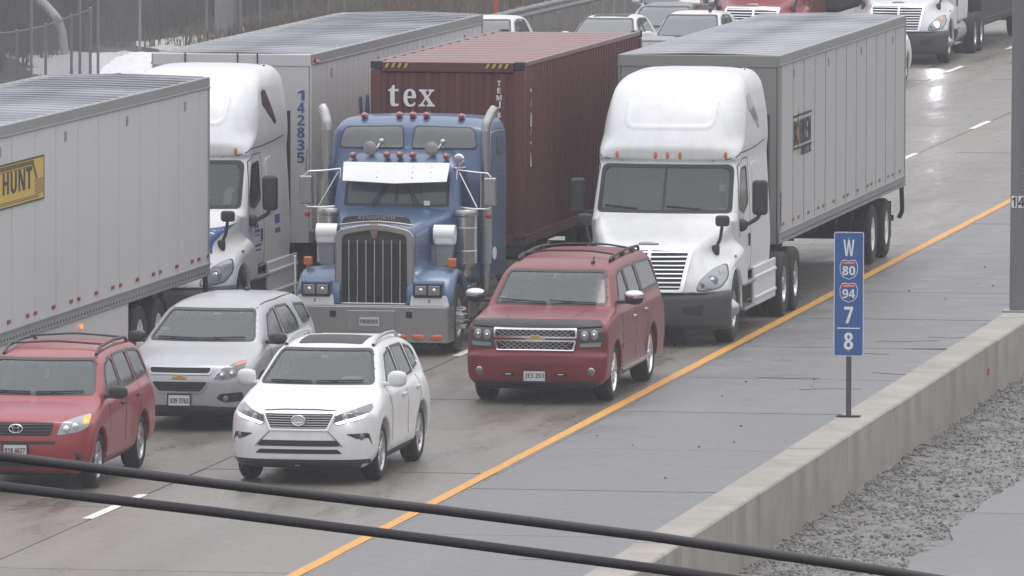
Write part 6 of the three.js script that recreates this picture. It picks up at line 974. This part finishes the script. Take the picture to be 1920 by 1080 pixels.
    mesh(R, 'side_marker', [ball(0.05, 0.05, 0.03, s * 1.4, 1.98, -2.25)], M.redLens);
    // steps and tank
    mesh(R, 'fuel_tank', [(() => { const c = new THREE.CylinderGeometry(0.3, 0.3, 1.7, 28); c.rotateX(Math.PI / 2); c.translate(s * 0.86, 0.68, -3.9); return c; })()], M.dullChrome);
    mesh(R, 'cab_step', [bx(0.34, 0.5, 0.7, s * 0.98, 0.68, -2.35, 0.02)], M.dullChrome);
    addWheel(R, s * 1.04, -0.95, 0.52, 0.29, 0.29, 'truck', M.steel);
    const wl = R.children[R.children.length - 1]; const nuts = []; for (let i = 0; i < 10; i++) { const a = i / 10 * 6.283; nuts.push(rod([s * 1.15, 0.52 + 0.15 * Math.cos(a), -0.95 + 0.15 * Math.sin(a)], [s * 1.27, 0.52 + 0.15 * Math.cos(a), -0.95 + 0.15 * Math.sin(a)], 0.022, 8, 0.012)); } mesh(R, 'spiked_lug_nuts', nuts, M.dullChrome).userData.kind = 'stuff';
    for (const z of [-6.3, -7.65]) { addWheel(R, s * 1.06, z, 0.52, 0.27, 0.29, 'dual', M.alloy); addWheel(R, s * 0.74, z, 0.52, 0.27, 0.29, 'dual', M.steel); }
  }
  mesh(R, 'curb_feeler', [rod([-1.26, 0.5, -0.6], [-1.28, 1.42, -0.62], 0.014, 6), ball(0.02, 0.02, 0.02, -1.28, 1.43, -0.62)], M.whitePaint);
  mesh(R, 'side_emblem', [bx(0.01, 0.05, 0.16, 0.83, 1.5, -1.1, 0.003)], M.chrome);
  mesh(R, 'dashboard', [bx(1.7, 0.2, 0.35, 0, 2.0, -2.42, 0.05)], M.interior);
  for (const s of [1, -1]) mesh(R, 'seat', [bx(0.5, 0.75, 0.16, s * 0.45, 2.1, -3.15, 0.06), bx(0.5, 0.15, 0.45, s * 0.45, 1.7, -2.9, 0.05)], M.cloth);
  mesh(R, 'chassis_frame', [pb(0.1, 0.26, 7.5, 0.43, 0.86, -4.6), pb(0.1, 0.26, 7.5, -0.43, 0.86, -4.6), ...[-2, -3.6, -5.4, -7, -8.2].map(z => pb(0.78, 0.16, 0.12, 0, 0.86, z)), rod([-1, 0.52, -0.95], [1, 0.52, -0.95], 0.07), rod([-1, 0.52, -6.3], [1, 0.52, -6.3], 0.11), rod([-1, 0.52, -7.65], [1, 0.52, -7.65], 0.11), bx(0.9, 0.5, 1.6, 0, 0.8, -1.3, 0.05)], M.chassis);
  mesh(R, 'fifth_wheel', [bx(0.95, 0.06, 0.9, 0, 1.03, -7.0, 0.02)], M.chassis);
}
// ---------------------------------------------------------------- shipping container on its chassis
{
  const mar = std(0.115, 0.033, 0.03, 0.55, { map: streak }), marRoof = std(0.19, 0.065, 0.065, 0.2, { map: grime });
  const R = thing('shipping_container', 'maroon corrugated shipping container with white lettering behind the blue truck', 'container', [-5.13, 0, -145.45]);
  const W = 2.44, L = 12.19, top = 4.09, bot = 1.2, h = W / 2;
  const corr = (len, ht, per, dep) => { // sheet in the x-y plane, corrugated along x, facing +z
    const xs = [], zz = []; const n = Math.round(len / per), q = len / n; for (let i = 0; i < n; i++) { for (const [t, d] of [[0.05, 0], [0.35, 0], [0.55, -dep], [0.85, -dep]]) { xs.push(i * q + t * q); zz.push(d); } }
    xs.unshift(0); zz.unshift(-dep); xs.push(len); zz.push(-dep);
    const P = [], U = [], I = []; xs.forEach((x, i) => { P.push(x - len / 2, 0, zz[i], x - len / 2, ht, zz[i]); U.push(x / 2.7, 0, x / 2.7, ht / 2.7); if (i) { const a = 2 * i - 2; I.push(a, a + 2, a + 1, a + 1, a + 2, a + 3); } });
    let g = new THREE.BufferGeometry(); g.setAttribute('position', new THREE.Float32BufferAttribute(P, 3)); g.setAttribute('uv', new THREE.Float32BufferAttribute(U, 2)); g.setIndex(I); g = g.toNonIndexed(); g.computeVertexNormals(); return g;
  };
  const fw = corr(W - 0.3, top - bot - 0.36, 0.25, 0.045); fw.translate(0, bot + 0.18, -0.02); mesh(R, 'front_wall', fw, mar);
  for (const s of [1, -1]) { const g = corr(L - 0.36, top - bot - 0.26, 0.278, 0.036); g.rotateY(s * Math.PI / 2); g.translate(s * (h - 0.006), bot + 0.17, -L / 2); mesh(R, 'side_wall', g, mar);
    mesh(R, 'top_side_rail', [bx(0.06, 0.075, L - 0.3, s * (h - 0.03), top - 0.04, -L / 2, 0.012)], marRoof); mesh(R, 'bottom_side_rail', [bx(0.06, 0.16, L - 0.3, s * (h - 0.03), bot + 0.09, -L / 2, 0.012)], mar);
    for (const z of [-0.09, -L + 0.09]) { mesh(R, 'corner_post', [bx(0.16, top - bot - 0.26, 0.18, s * (h - 0.08), (top + bot) / 2, z, 0.012)], mar); for (const y of [bot + 0.06, top - 0.06]) mesh(R, 'corner_casting', [bx(0.166, 0.12, 0.18, s * (h - 0.079), y, z, 0.012), ball(0.03, 0.04, 0.02, s * (h - 0.08), y, z + 0.08)], M.chassis); } }
  const rf = corr(L - 0.3, W - 0.14, 0.83, 0.045); rf.rotateX(-Math.PI / 2); rf.rotateY(Math.PI / 2); rf.translate(0, top - 0.012, -L / 2); rf.computeBoundingBox(); { const b = rf.boundingBox; rf.translate(-(b.min.x + b.max.x) / 2, 0, -L / 2 - (b.min.z + b.max.z) / 2); } mesh(R, 'roof', rf, marRoof);
  mesh(R, 'front_header', [bx(W - 0.34, 0.15, 0.12, 0, top - 0.085, -0.07, 0.012)], mar); mesh(R, 'front_sill', [bx(W - 0.34, 0.16, 0.12, 0, bot + 0.09, -0.07, 0.012)], mar);
  for (const s of [1, -1]) mesh(R, 'rear_door', [bx(W / 2 - 0.17, top - bot - 0.1, 0.05, s * (W / 4 - 0.07), (top + bot) / 2, -L + 0.06, 0.01)], mar);
  const yel = std(0.55, 0.36, 0.06, 0.5);
  for (const s of [1, -1]) { const hb = mesh(R, 'hazard_strip', [pb(0.42, 0.08, 0.006, s * 0.8, top - 0.06, -0.005)], M.ink); for (let i = 0; i < 4; i++) { const g = new THREE.ShapeGeometry(new THREE.Shape([[0, -0.036], [0.045, -0.036], [0.08, 0.036], [0.035, 0.036]].map(p => new THREE.Vector2(...p)))); g.translate(s * 0.8 - 0.2 + i * 0.1, top - 0.06, 0.0005); mesh(hb, 'hazard_stripe', g, yel); } }
  // lettering
  for (const [c, x, w, h, y] of [['t', -0.86, 0.17, 0.36, 3.55], ['e', -0.6, 0.2, 0.36, 3.52], ['x', -0.33, 0.26, 0.36, 3.52]]) { const t = letters(c, h, { font: 'serif', width: w }); t.translate(x, y, -0.018); mesh(R, 'front_lettering', t, M.whitePaint); }
  'TEMJ8'.split('').forEach((c, i) => { const g = letters(c, 0.085, { width: c === 'M' ? 0.08 : 0.055 }); g.translate(0.82, 3.76 - i * 0.112 - (i > 3 ? 0.05 : 0), -0.018); mesh(R, 'container_code', g, M.whitePaint); });
  for (const [y, poly] of [[3.6, [[0, 0], [0.1, 0], [0.1, 0.05], [0, 0.05]]], [3.35, [[0, 0], [0.1, 0.1], [0.1, 0.14], [0, 0.03]]], [3.05, [[0, 0], [0.12, 0], [0.12, 0.18], [0.03, 0.25]]], [2.9, [[0, 0], [0.1, 0.1], [0.1, 0.14], [0, 0.03]]], [2.68, [[0.0, 0], [0.12, 0.14], [0, 0.14], [0, 0.1], [0.07, 0.1]]], [2.42, [[0, 0], [0.14, 0], [0.04, 0.24], [0, 0.22]]]]) {
    const g = new THREE.ShapeGeometry(new THREE.Shape(poly.map(p => new THREE.Vector2(...p)))); g.rotateY(Math.PI / 2); g.translate(h + 0.0005, y, -0.62); mesh(R, 'side_lettering', g, M.whitePaint); }
  const C = thing('container_chassis', 'dark skeletal trailer chassis under the maroon container', 'trailer', [-5.13, 0, -145.45]);
  mesh(C, 'main_beam', [pb(0.14, 0.3, L - 0.1, 0.45, 1.04, -L / 2)], M.chassis); mesh(C, 'main_beam', [pb(0.14, 0.3, L - 0.1, -0.45, 1.04, -L / 2)], M.chassis);
  for (const z of [-0.1, -2.5, -5, -7.5, -10, -12.05]) mesh(C, 'bolster', [pb(2.38, 0.14, 0.18, 0, 1.125, z)], M.chassis);
  for (const s of [1, -1]) { for (const z of [-9.6, -10.9]) { addWheel(C, s * 1.06, z, 0.51, 0.27, 0.29, 'dual', M.whitePaint); addWheel(C, s * 0.74, z, 0.51, 0.27, 0.29, 'dual', M.whitePaint); } mesh(C, 'landing_leg', [pb(0.12, 0.7, 0.12, s * 0.75, 0.72, -3), pb(0.24, 0.03, 0.24, s * 0.75, 0.36, -3)], M.chassis); mesh(C, 'side_marker', [ball(0.03, 0.03, 0.03, s * 1.2, 1.1, -2.5)], M.amber); }
  mesh(C, 'axles', [rod([-1, 0.51, -9.6], [1, 0.51, -9.6], 0.09), rod([-1, 0.51, -10.9], [1, 0.51, -10.9], 0.09), pb(0.12, 0.4, 2.6, 0.5, 0.75, -10.2), pb(0.12, 0.4, 2.6, -0.5, 0.75, -10.2)], M.chassis);
}
// ---------------------------------------------------------------- traffic further back
function farCar(name, label, pos, pt, o = {}) {
  const dy = o.dy || 0, tall = o.tall || 0, S = { L: 4.6, H: 1.6 + dy + tall, half: 0.9, r: 0.34, tw: 0.22, rim: 0.22, style: 'five', wheels: [-0.9, -3.6], paint: pt, solid: true, cell: 0.055, frame: 0.012,
    lower: [[-0.1, 0.24, 0.05], [0.0, 0.36, 0.08], [0.02, 0.55, 0.1], [-0.06, 0.82 + dy, 0.06], [-0.4, 0.92 + dy, 0.2], [-1.1, 1.0 + dy, 0.1], [-1.5, 0.98 + dy, 0.2], [-4.3, 1.02 + dy, 0.1], [-4.6, 0.8 + dy, 0.1], [-4.55, 0.3, 0.1], [-2.4, 0.25, 0]],
    upper: [[-0.85, 0.9 + dy, 0], [-1.1, 1.02 + dy, 0.05], [-1.95, 1.44 + dy + tall, 0.25], [-2.6, 1.51 + dy + tall, 0.4], [-3.6, 1.49 + dy + tall, 0.3], [o.suv ? -4.3 : -4.0, 1.4 + dy + tall, 0.2], [-4.55, 1.0 + dy, 0.1], [-4.3, 0.85, 0], [-1.2, 0.85, 0]],
    secL: [[0.75, 0.22, 0], [0.88, 0.36, 0.1], [0.9, 0.62, 0.2], [0.86, 0.98 + dy, 0.15], [0.78, 1.3 + dy, 0], [0.6, 1.6 + dy, 0]], secU: [[0.88, 0.75, 0], [0.81, 1.0 + dy, 0.1], [0.64, 1.42 + dy + tall, 0.12], [0.48, 1.55 + dy + tall, 0.2], [0.2, 1.58 + dy + tall, 0]],
    pf: [0.12, 0.26], pr: [0.05, 0.16], crown: 0.045, flare: 0.02, waist: 0.02, wsBow: 0.12, cab: [-1.2, -4.2],
    ws: [[-0.74, 1.035 + dy, 0.05], [0.74, 1.035 + dy, 0.05], [0.58, 1.42 + dy + tall, 0.06], [-0.58, 1.42 + dy + tall, 0.06]],
    sideWins: [[[-1.75, 1.03 + dy, 0.03], [-2.15, 1.35 + dy + tall, 0.05], [-2.6, 1.41 + dy + tall, 0.03], [-2.62, 1.02 + dy, 0.02]], [[-2.72, 1.02 + dy, 0.02], [-2.7, 1.41 + dy + tall, 0.03], [-3.5, 1.38 + dy + tall, 0.06], [-3.75, 1.05 + dy, 0.03]]] };
  const c = makeCar(S, name, label, 'car', pos, 0, 'cars queued far behind the trucks');
  c.P('grille', 'z', [[-0.42, 0.78 + dy, 0.03], [0.42, 0.78 + dy, 0.03], [0.38, 0.62, 0.03], [-0.38, 0.62, 0.03]], M.black, { off: 0.005 });
  c.PB('headlight', [[0.48, 0.66, 0.03], [0.55, 0.8 + dy, 0.04], [0.8, 0.86 + dy, 0.03], [0.82, 0.72, 0.04]], M.lens, { off: 0.008 });
  mirrors(c, [0.98, 1.06 + dy, -1.5], [0.11, 0.08, 0.07], pt);
  return c;
}
{
  const a = farCar('distant_car', 'white sedan with dark sunroof behind the maroon container', [-15.05, 0, -223], M.farwhite, { dy: 0.05 });
  mesh(a.root, 'sunroof', panel(a.F, 'y', [[-0.42, -2.25, 0.06], [0.42, -2.25, 0.06], [0.42, -2.95, 0.06], [-0.42, -2.95, 0.06]], { start: 2.4, off: 0.01, edge: 0.3 }), M.roofGlass);
  const b = farCar('distant_car', 'white SUV with a fin antenna just left of the far red truck', [-12.62, 0, -220.4], M.farwhite, { dy: 0.18, tall: 0.08, suv: true });
  mesh(b.root, 'fin_antenna', ball(0.04, 0.06, 0.08, 0.35, b.yAt(0.35, -2.5) + 0.04, -2.5), M.black);
  farCar('distant_car', 'grey car whose roof shows between container and right-hand trailer', [-12.55, 0, -212.0], M.greycar, { dy: 0.0 });
  farCar('distant_car', 'dark grey SUV behind the two white cars', [-14.3, 0, -227.3], M.darkcar, { dy: 0.12, tall: 0.06, suv: true });
  farCar('distant_car', 'white car roof showing behind the trailer numbered 142835', [-17.15, 0, -217.6], M.farwhite, { dy: 0.14, tall: 0.08 });
  const f = farCar('distant_car', 'white car with red roof beacon behind the right-hand trailer', [-8.75, 0, -222], M.farwhite, { dy: 0.06 });
  mesh(f.root, 'roof_beacon', [bx(0.4, 0.1, 0.16, 0.0, f.yAt(0, -2.4) + 0.06, -2.4, 0.03)], M.redLens);
  farCar('distant_car', 'pale grey van behind the dark grey SUV', [-15.4, 0, -236.5], M.silver, { dy: 0.3, tall: 0.25, suv: true });
}
function recolour(root, map) { root.traverse(o => { if (o.isMesh && map.has(o.material)) o.material = map.get(o.material); }); }
const clean = (c, names) => { for (const n of names) { let o; while ((o = c.children.find(k => k.name === n))) c.remove(o); } };
{
  const r = copyOf(cab1, 'red semi truck with bright grille surround far behind the right-hand trailer', [-12.6, 0, -232.2]);
  recolour(r, new Map([[M.white, M.redcab]])); clean(r, ['window_sticker', 'safety_vest', 'paper_on_dash']); r.name = numbered('red_tractor');
  const w = copyOf(cab1, 'white semi truck with lit headlight at the top right', [-9.25, 0, -234.6]); clean(w, ['window_sticker', 'safety_vest', 'paper_on_dash', 'side_skirt', 'extender_edge', 'none']);
  const lamp = std(0.8, 0.8, 0.8, 0.3, { emissive: 0xf4f6ff, emissiveIntensity: 5 });
  for (const s of [1, -1]) {
    const z = caster(tractor.hoodF, 'z', 0.6)(0.98, 1.0)[2];
    mesh(w, 'lit_headlamp', ball(0.085, 0.075, 0.04, s * 0.98, 1.0, z + 0.03), lamp); mesh(w, 'lit_turn_signal', ball(0.035, 0.04, 0.03, s * 1.06, 1.14, caster(tractor.hoodF, 'z', 0.6)(1.06, 1.14)[2] + 0.02), M.amberOn);
    const sp = new THREE.SpotLight(0xf6f4ff, 5, 0, 0.5, 0.6); sp.position.set(s * 0.98, 1.0, z + 0.12); sp.target.position.set(s * 0.98, 0.2, z + 25); sp.castShadow = true; w.add(sp, sp.target);
  }
  // dark dump-body trailer it pulls
  const T = thing('dark_trailer', 'dark open trailer hauled by the top right white truck', 'trailer', [-9.35, 0, -243.2]);
  mesh(T, 'body', [bx(2.5, 2.1, 12, 0, 1.65, -6, 0.04), bx(2.56, 0.16, 12.05, 0, 2.75, -6, 0.03), bx(2.54, 0.14, 12.02, 0, 0.75, -6, 0.03)], M.chassis);
  for (let i = 0; i < 13; i++) for (const s of [1, -1]) mesh(T, 'side_rib', [bx(0.06, 1.3, 0.1, s * 1.27, 2.02, -0.2 - i * 0.96, 0.015)], M.plastic);
  for (const s of [1, -1]) for (const z of [-9, -10.3]) addWheel(T, s * 1.06, z, 0.51, 0.27, 0.29, 'dual', M.alloy);
  mesh(T, 'frame', [pb(0.9, 0.3, 11, 0, 1.0, -6), rod([-1, 0.51, -9], [1, 0.51, -9], 0.1), rod([-1, 0.51, -10.3], [1, 0.51, -10.3], 0.1)], M.chassis);
  mesh(T, 'marker_light', [ball(0.04, 0.04, 0.03, 1.28, 1.5, -0.2)], M.redOn);
  const T2 = thing('dark_trailer', 'dark trailer hauled by the far red truck', 'trailer', [-12.6, 0, -239.8]);
  mesh(T2, 'body', [bx(2.5, 2.7, 12, 0, 2.5, -6, 0.04)], std(0.05, 0.035, 0.035, 0.6)); for (const s of [1, -1]) for (const z of [-9, -10.3]) addWheel(T2, s * 1.06, z, 0.51, 0.27, 0.29, 'dual', M.alloy); mesh(T2, 'frame', [pb(0.9, 0.3, 11, 0, 1.0, -6)], M.chassis);
}
// ---------------------------------------------------------------- verge, bank, fences, rail at the upper left
{
  const hgt = (x, z) => { const d = -29.2 - x; return (d > 0 ? 3.4 * sstep(0, 11, d) + 0.05 * d : 0) + 0.12 * (n64(x / 60, z / 60) - 0.5) + 0.05 * (n256(x / 60, z / 60) - 0.5); };
  const g = new THREE.PlaneGeometry(60, 190, 90, 150); g.rotateX(-Math.PI / 2); g.translate(-48.2, 0, -245); const p = g.attributes.position; for (let i = 0; i < p.count; i++) p.setY(i, hgt(p.getX(i), p.getZ(i)) - 0.03); worldUV(g, 5, 5); g.computeVertexNormals();
  const et = tex(512, (u, v) => { const k = 0.62 + 0.7 * (fbm(u, v) - 0.5) + 0.5 * (n128(u, v) - 0.5) + 0.4 * (n256(u, v) - 0.5); return [k * 1.05, k, k * 0.94]; });
  struct(mesh(scene, 'roadside_bank', g, std(0.075, 0.06, 0.05, 0.9, { map: et, bumpMap: et, bumpScale: 0.04 })));
  // dry reeds and brush
  const blades = []; for (let i = 0; i < 7; i++) { const a = rr(0, 6.28), r = rr(0.02, 0.16), h = rr(0.7, 1.5), w = rr(0.012, 0.022), lx = rr(-0.18, 0.18), lz = rr(-0.18, 0.18), x = Math.cos(a) * r, z = Math.sin(a) * r, b = rr(0, 3.14), dx = Math.cos(b) * w, dz = Math.sin(b) * w; const q = new THREE.BufferGeometry(); q.setAttribute('position', new THREE.Float32BufferAttribute([x - dx, 0, z - dz, x + dx, 0, z + dz, x + lx * 0.5 + dx * 0.7, h * 0.6, z + lz * 0.5 + dz * 0.7, x - dx, 0, z - dz, x + lx * 0.5 + dx * 0.7, h * 0.6, z + lz * 0.5 + dz * 0.7, x + lx * 0.5 - dx * 0.7, h * 0.6, z + lz * 0.5 - dz * 0.7, x + lx * 0.5 - dx * 0.7, h * 0.6, z + lz * 0.5 - dz * 0.7, x + lx * 0.5 + dx * 0.7, h * 0.6, z + lz * 0.5 + dz * 0.7, x + lx, h, z + lz], 3)); q.setAttribute('uv', new THREE.Float32BufferAttribute(18, 2)); q.computeVertexNormals(); blades.push(q); }
  const N = 26000, im = new THREE.InstancedMesh(mergeGeometries(blades), std(0.09, 0.065, 0.052, 0.9), N), m = new THREE.Matrix4(), q = new THREE.Quaternion(), col = new THREE.Color(); let k = 0;
  while (k < N) { const z = rr(-222, -300), x = rr(-30.0, -52) ; const right = (x + 30) + (z + 225) * 0.0; if (x > -30.6 && z > -262 && rnd() < 0.6) continue; const s = rr(0.7, 1.25) * (0.75 + 0.5 * n16(x / 60, z / 60)); q.setFromEuler(new THREE.Euler(rr(-0.1, 0.1), rr(0, 6.28), rr(-0.1, 0.1))); m.compose(V(x, hgt(x, z) - 0.05, z), q, V(s * 1.3, s, s * 1.3)); im.setMatrixAt(k, m); const c = rr(0.55, 1.25) * (0.7 + 0.6 * n8(x / 60, z / 60)); im.setColorAt(k, col.setRGB(c, c * rr(0.92, 1.05), c * rr(0.85, 1.1))); k++; }
  im.name = 'dry_reeds'; im.castShadow = im.receiveShadow = true; scene.add(im); tag(im, 'dry brown reeds covering the bank at upper left', 'reeds', null, 'stuff');
  const N2 = 2600, im2 = new THREE.InstancedMesh(im.geometry, std(0.2, 0.16, 0.12, 0.9), N2); for (let i = 0; i < N2; i++) { const t = rnd(), z = rr(-240, -300), x = rr(-29.6, -24.2); const s = rr(0.2, 0.55); q.setFromEuler(new THREE.Euler(rr(-0.2, 0.2), rr(0, 6.28), rr(-0.2, 0.2))); m.compose(V(x, hgt(x, z) - 0.03, z), q, V(s * 1.6, s, s * 1.6)); im2.setMatrixAt(i, m); const c = rr(0.6, 1.2); im2.setColorAt(i, col.setRGB(c, c, c)); }
  im2.name = 'verge_grass'; im2.castShadow = im2.receiveShadow = true; scene.add(im2); tag(im2, 'short dead grass behind the guardrail', 'grass', null, 'stuff');
  // snow
  const snow = (x, z, a, b, h) => { const n = 30, r = 14, P = [], I = [], U = []; for (let j = 0; j <= r; j++) for (let i = 0; i < n; i++) { const t = i / n * 6.283, e = 1 + 0.35 * (n16(i / n, x * 0.37) - 0.5) + 0.25 * (n32(i / n, z * 0.11) - 0.5), f = j / r, xx = x + Math.cos(t) * a * f * e, zz = z + Math.sin(t) * b * f * e; P.push(xx, hgt(xx, zz) - 0.04 + h * (1 - f * f) * (0.6 + 0.8 * n64(xx / 9, zz / 9)), zz); U.push(xx, zz); } for (let j = 0; j < r; j++) for (let i = 0; i < n; i++) { const A = j * n + i, B = j * n + (i + 1) % n, C = A + n, D = B + n; I.push(A, B, C, B, D, C); } const gg = new THREE.BufferGeometry(); gg.setAttribute('position', new THREE.Float32BufferAttribute(P, 3)); gg.setAttribute('uv', new THREE.Float32BufferAttribute(U, 2)); gg.setIndex(I); gg.computeVertexNormals(); struct(mesh(scene, 'snow_patch', gg, std(0.78, 0.79, 0.82, 0.8, { map: et2 }))); };
  const et2 = tex(256, (u, v) => { const k2 = n32(u, v) * 0.5 + n64(u, v) * 0.5 > 0.74 ? 0.45 : 0.94 + 0.1 * (n64(u, v) - 0.5); return [k2, k2 * 0.98, k2 * 0.96]; });
  snow(-28.6, -230.6, 2.4, 4.9, 0.22); snow(-27.0, -231, 1.4, 5.5, 0.16); snow(-29.2, -243, 0.9, 4.4, 0.12); snow(-29.0, -249, 0.6, 3, 0.1);
  snow(-19.4, -252, 0.22, 5, 0.05); snow(-20.2, -268, 0.25, 8, 0.06);
  // chain-link: posts, rails and woven wire
  const wire = (w, h) => { const t = tex(256, (u, v) => { const a = Math.abs(((u + v) * 8 % 1) - 0.5), b = Math.abs((((u - v) * 8 + 40) % 1) - 0.5), o = a < 0.1 || b < 0.1 ? 1 : 0; return [o, o, o]; }); t.repeat.set(w / 0.4, h / 0.4); return new THREE.MeshStandardMaterial({ color: 0x8a8a8c, roughness: 0.5, metalness: 0.4, alphaMap: t, transparent: true, side: THREE.DoubleSide }); };
  const fence = (label, posts, H, dark) => {
    const F = thing('chain_link_fence', label, 'fence', [0, 0, 0]);
    posts.forEach(([x, z, h = H, lean = 0], i) => { const y = hgt(x, z); mesh(F, 'post', [rod([x, y - 0.1, z], [x + lean, y + h, z], 0.035, 10), ball(0.045, 0.04, 0.045, x + lean, y + h, z)], M.galv);
      if (i) { const [a, b, h0 = H] = posts[i - 1], y0 = hgt(a, b); mesh(F, 'top_rail', [rod([a, y0 + h0 - 0.03, b], [x, y + h - 0.03, z], 0.022, 8)], M.galv); if (dark) mesh(F, 'middle_rail', [rod([a, y0 + h0 * 0.5, b], [x, y + h * 0.5, z], 0.018, 8)], M.galv);
        const P = [a, y0, b, x, y, z, x, y + h, z, a, y0, b, x, y + h, z, a, y0 + h0, b], gg = new THREE.BufferGeometry(); gg.setAttribute('position', new THREE.Float32BufferAttribute(P, 3)); gg.setAttribute('uv', new THREE.Float32BufferAttribute([0, 0, 1, 0, 1, 1, 0, 0, 1, 1, 0, 1], 2)); gg.computeVertexNormals(); mesh(F, 'wire_mesh', gg, wire(Math.hypot(x - a, z - b), h)); } });
  };
  fence('tall galvanised chain-link fence in front of the brown bank', [[-29.5, -214], [-28.2, -220], [-27.95, -224.35], [-27.85, -226.0], [-28.7, -235.1], [-28.45, -242.5], [-28.33, -249.2], [-27.86, -256.4, 2.9, 0.25], [-27.78, -258.6], [-27.6, -266], [-27.5, -275]], 2.9);
  fence('low chain-link fence with sloping top rail at the upper left corner', [[-31.5, -223.6, 0.75], [-30.2, -223.8, 0.95], [-29.44, -224.0, 1.08], [-28.77, -224.2, 1.25], [-28.15, -224.3, 1.45], [-27.7, -224.4, 1.62]], 1.2);
  const pipe = thing('curved_pipe', 'pale curved pipe behind the fence at upper left', 'pipe', [0, 0, 0]);
  mesh(pipe, 'pipe', tube([[-31.9, 2.3, -232], [-31.3, 2.05, -232], [-30.82, 1.72, -232], [-30.5, 1.42, -232], [-30.2, 1.1, -232], [-30.05, 0.75, -232], [-30.0, 0.3, -232], [-30, -0.2, -232]], 0.11, 40, 14), std(0.55, 0.53, 0.52, 0.5)); mesh(pipe, 'collar', [rod([-30.2, 1.0, -232], [-30.12, 1.1, -232], 0.13, 14)], M.galv);
  const colm = thing('concrete_column', 'pale grey concrete column behind the chain-link fence', 'column', [-28.75, 0, -246.6]); mesh(colm, 'shaft', [bx(0.52, 3.4, 0.5, 0, 1.6, 0, 0.03)], std(0.4, 0.39, 0.4, 0.8, { map: conTex })); mesh(colm, 'conduit', [rod([0.4, 0, 0.1], [0.4, 3.2, 0.1], 0.06, 8), rod([0.32, 0, 0.28], [0.32, 3.2, 0.28], 0.012, 5)], M.galv); mesh(colm, 'band', [bx(0.54, 0.03, 0.52, 0, 1.4, 0, 0.008)], M.steel);
  const sgn = thing('small_sign', 'small faded sign hanging on the fence', 'sign', [-28.05, 0, -252.6]); mesh(sgn, 'board', [bx(0.3, 0.42, 0.02, 0, 0.95 + 0.3, 0, 0.005)], M.sheet); mesh(sgn, 'stake', [rod([0, 0, -0.02], [0, 1.2, -0.02], 0.02, 6)], M.galv);
  // W-beam guardrail
  const G = thing('guardrail', 'galvanised W-beam guardrail along the far ramp edge', 'guardrail', [0, 0, 0]), prof = [[0, 0.46], [0.05, 0.5], [0.05, 0.56], [0, 0.61], [0.05, 0.66], [0.05, 0.72], [0, 0.77]];
  const gx = z => -21.15 + 0.00035 * (z + 243) ** 2 - Math.max(0, (z + 243)) * 0.06;
  for (let z = -215, i = 0; z > -300; z -= 3.8, i++) {
    const za = z, zb = z - 3.8, P = [], I = []; for (let k2 = 0; k2 <= 4; k2++) { const zz = za + (zb - za) * k2 / 4; prof.forEach(([d, y]) => P.push(gx(zz) + d, y, zz)); } const n = prof.length; for (let a = 0; a < 4; a++) for (let b = 0; b < n - 1; b++) { const A = a * n + b; I.push(A, A + 1, A + n, A + 1, A + n + 1, A + n); }
    let gg = new THREE.BufferGeometry(); gg.setAttribute('position', new THREE.Float32BufferAttribute(P, 3)); gg.setAttribute('uv', new THREE.Float32BufferAttribute(P.length / 3 * 2, 2)); gg.setIndex(I); gg.computeVertexNormals(); mesh(G, 'rail_length', gg, M.galv);
    for (const zz of [z - 0.05, z - 1.95]) mesh(G, 'post', [bx(0.1, 0.8, 0.16, gx(zz) - 0.12, 0.34, zz, 0.01), bx(0.1, 0.3, 0.14, gx(zz) - 0.03, 0.62, zz, 0.01)], M.galv);
  }
  const mk = thing('marker_post', 'thin orange delineator post beside the guardrail', 'post', [-21.6, 0, -247.5]); mesh(mk, 'post', [bx(0.13, 2.0, 0.03, 0, 0.95, 0, 0.008)], std(0.55, 0.08, 0.04, 0.55)); mesh(mk, 'foot', [bx(0.16, 0.12, 0.08, 0, 0.04, 0, 0.01)], M.chassis);
  // unseen slope added on the right to darken what the vehicle sides mirror
  const g2 = new THREE.PlaneGeometry(36, 460, 18, 120); g2.rotateX(-Math.PI / 2); g2.translate(52, 0, -160); const p2 = g2.attributes.position; for (let i = 0; i < p2.count; i++) { const d = p2.getX(i) - 34; p2.setY(i, 9 * sstep(0, 20, d) * (0.85 + 0.4 * n16(p2.getZ(i) / 300, d / 60)) - 0.05); } worldUV(g2, 5, 5); g2.computeVertexNormals(); struct(mesh(scene, 'added_dark_slope', g2, std(0.07, 0.058, 0.046, 0.95, { map: et })));
}
renderer.render(scene, camera);
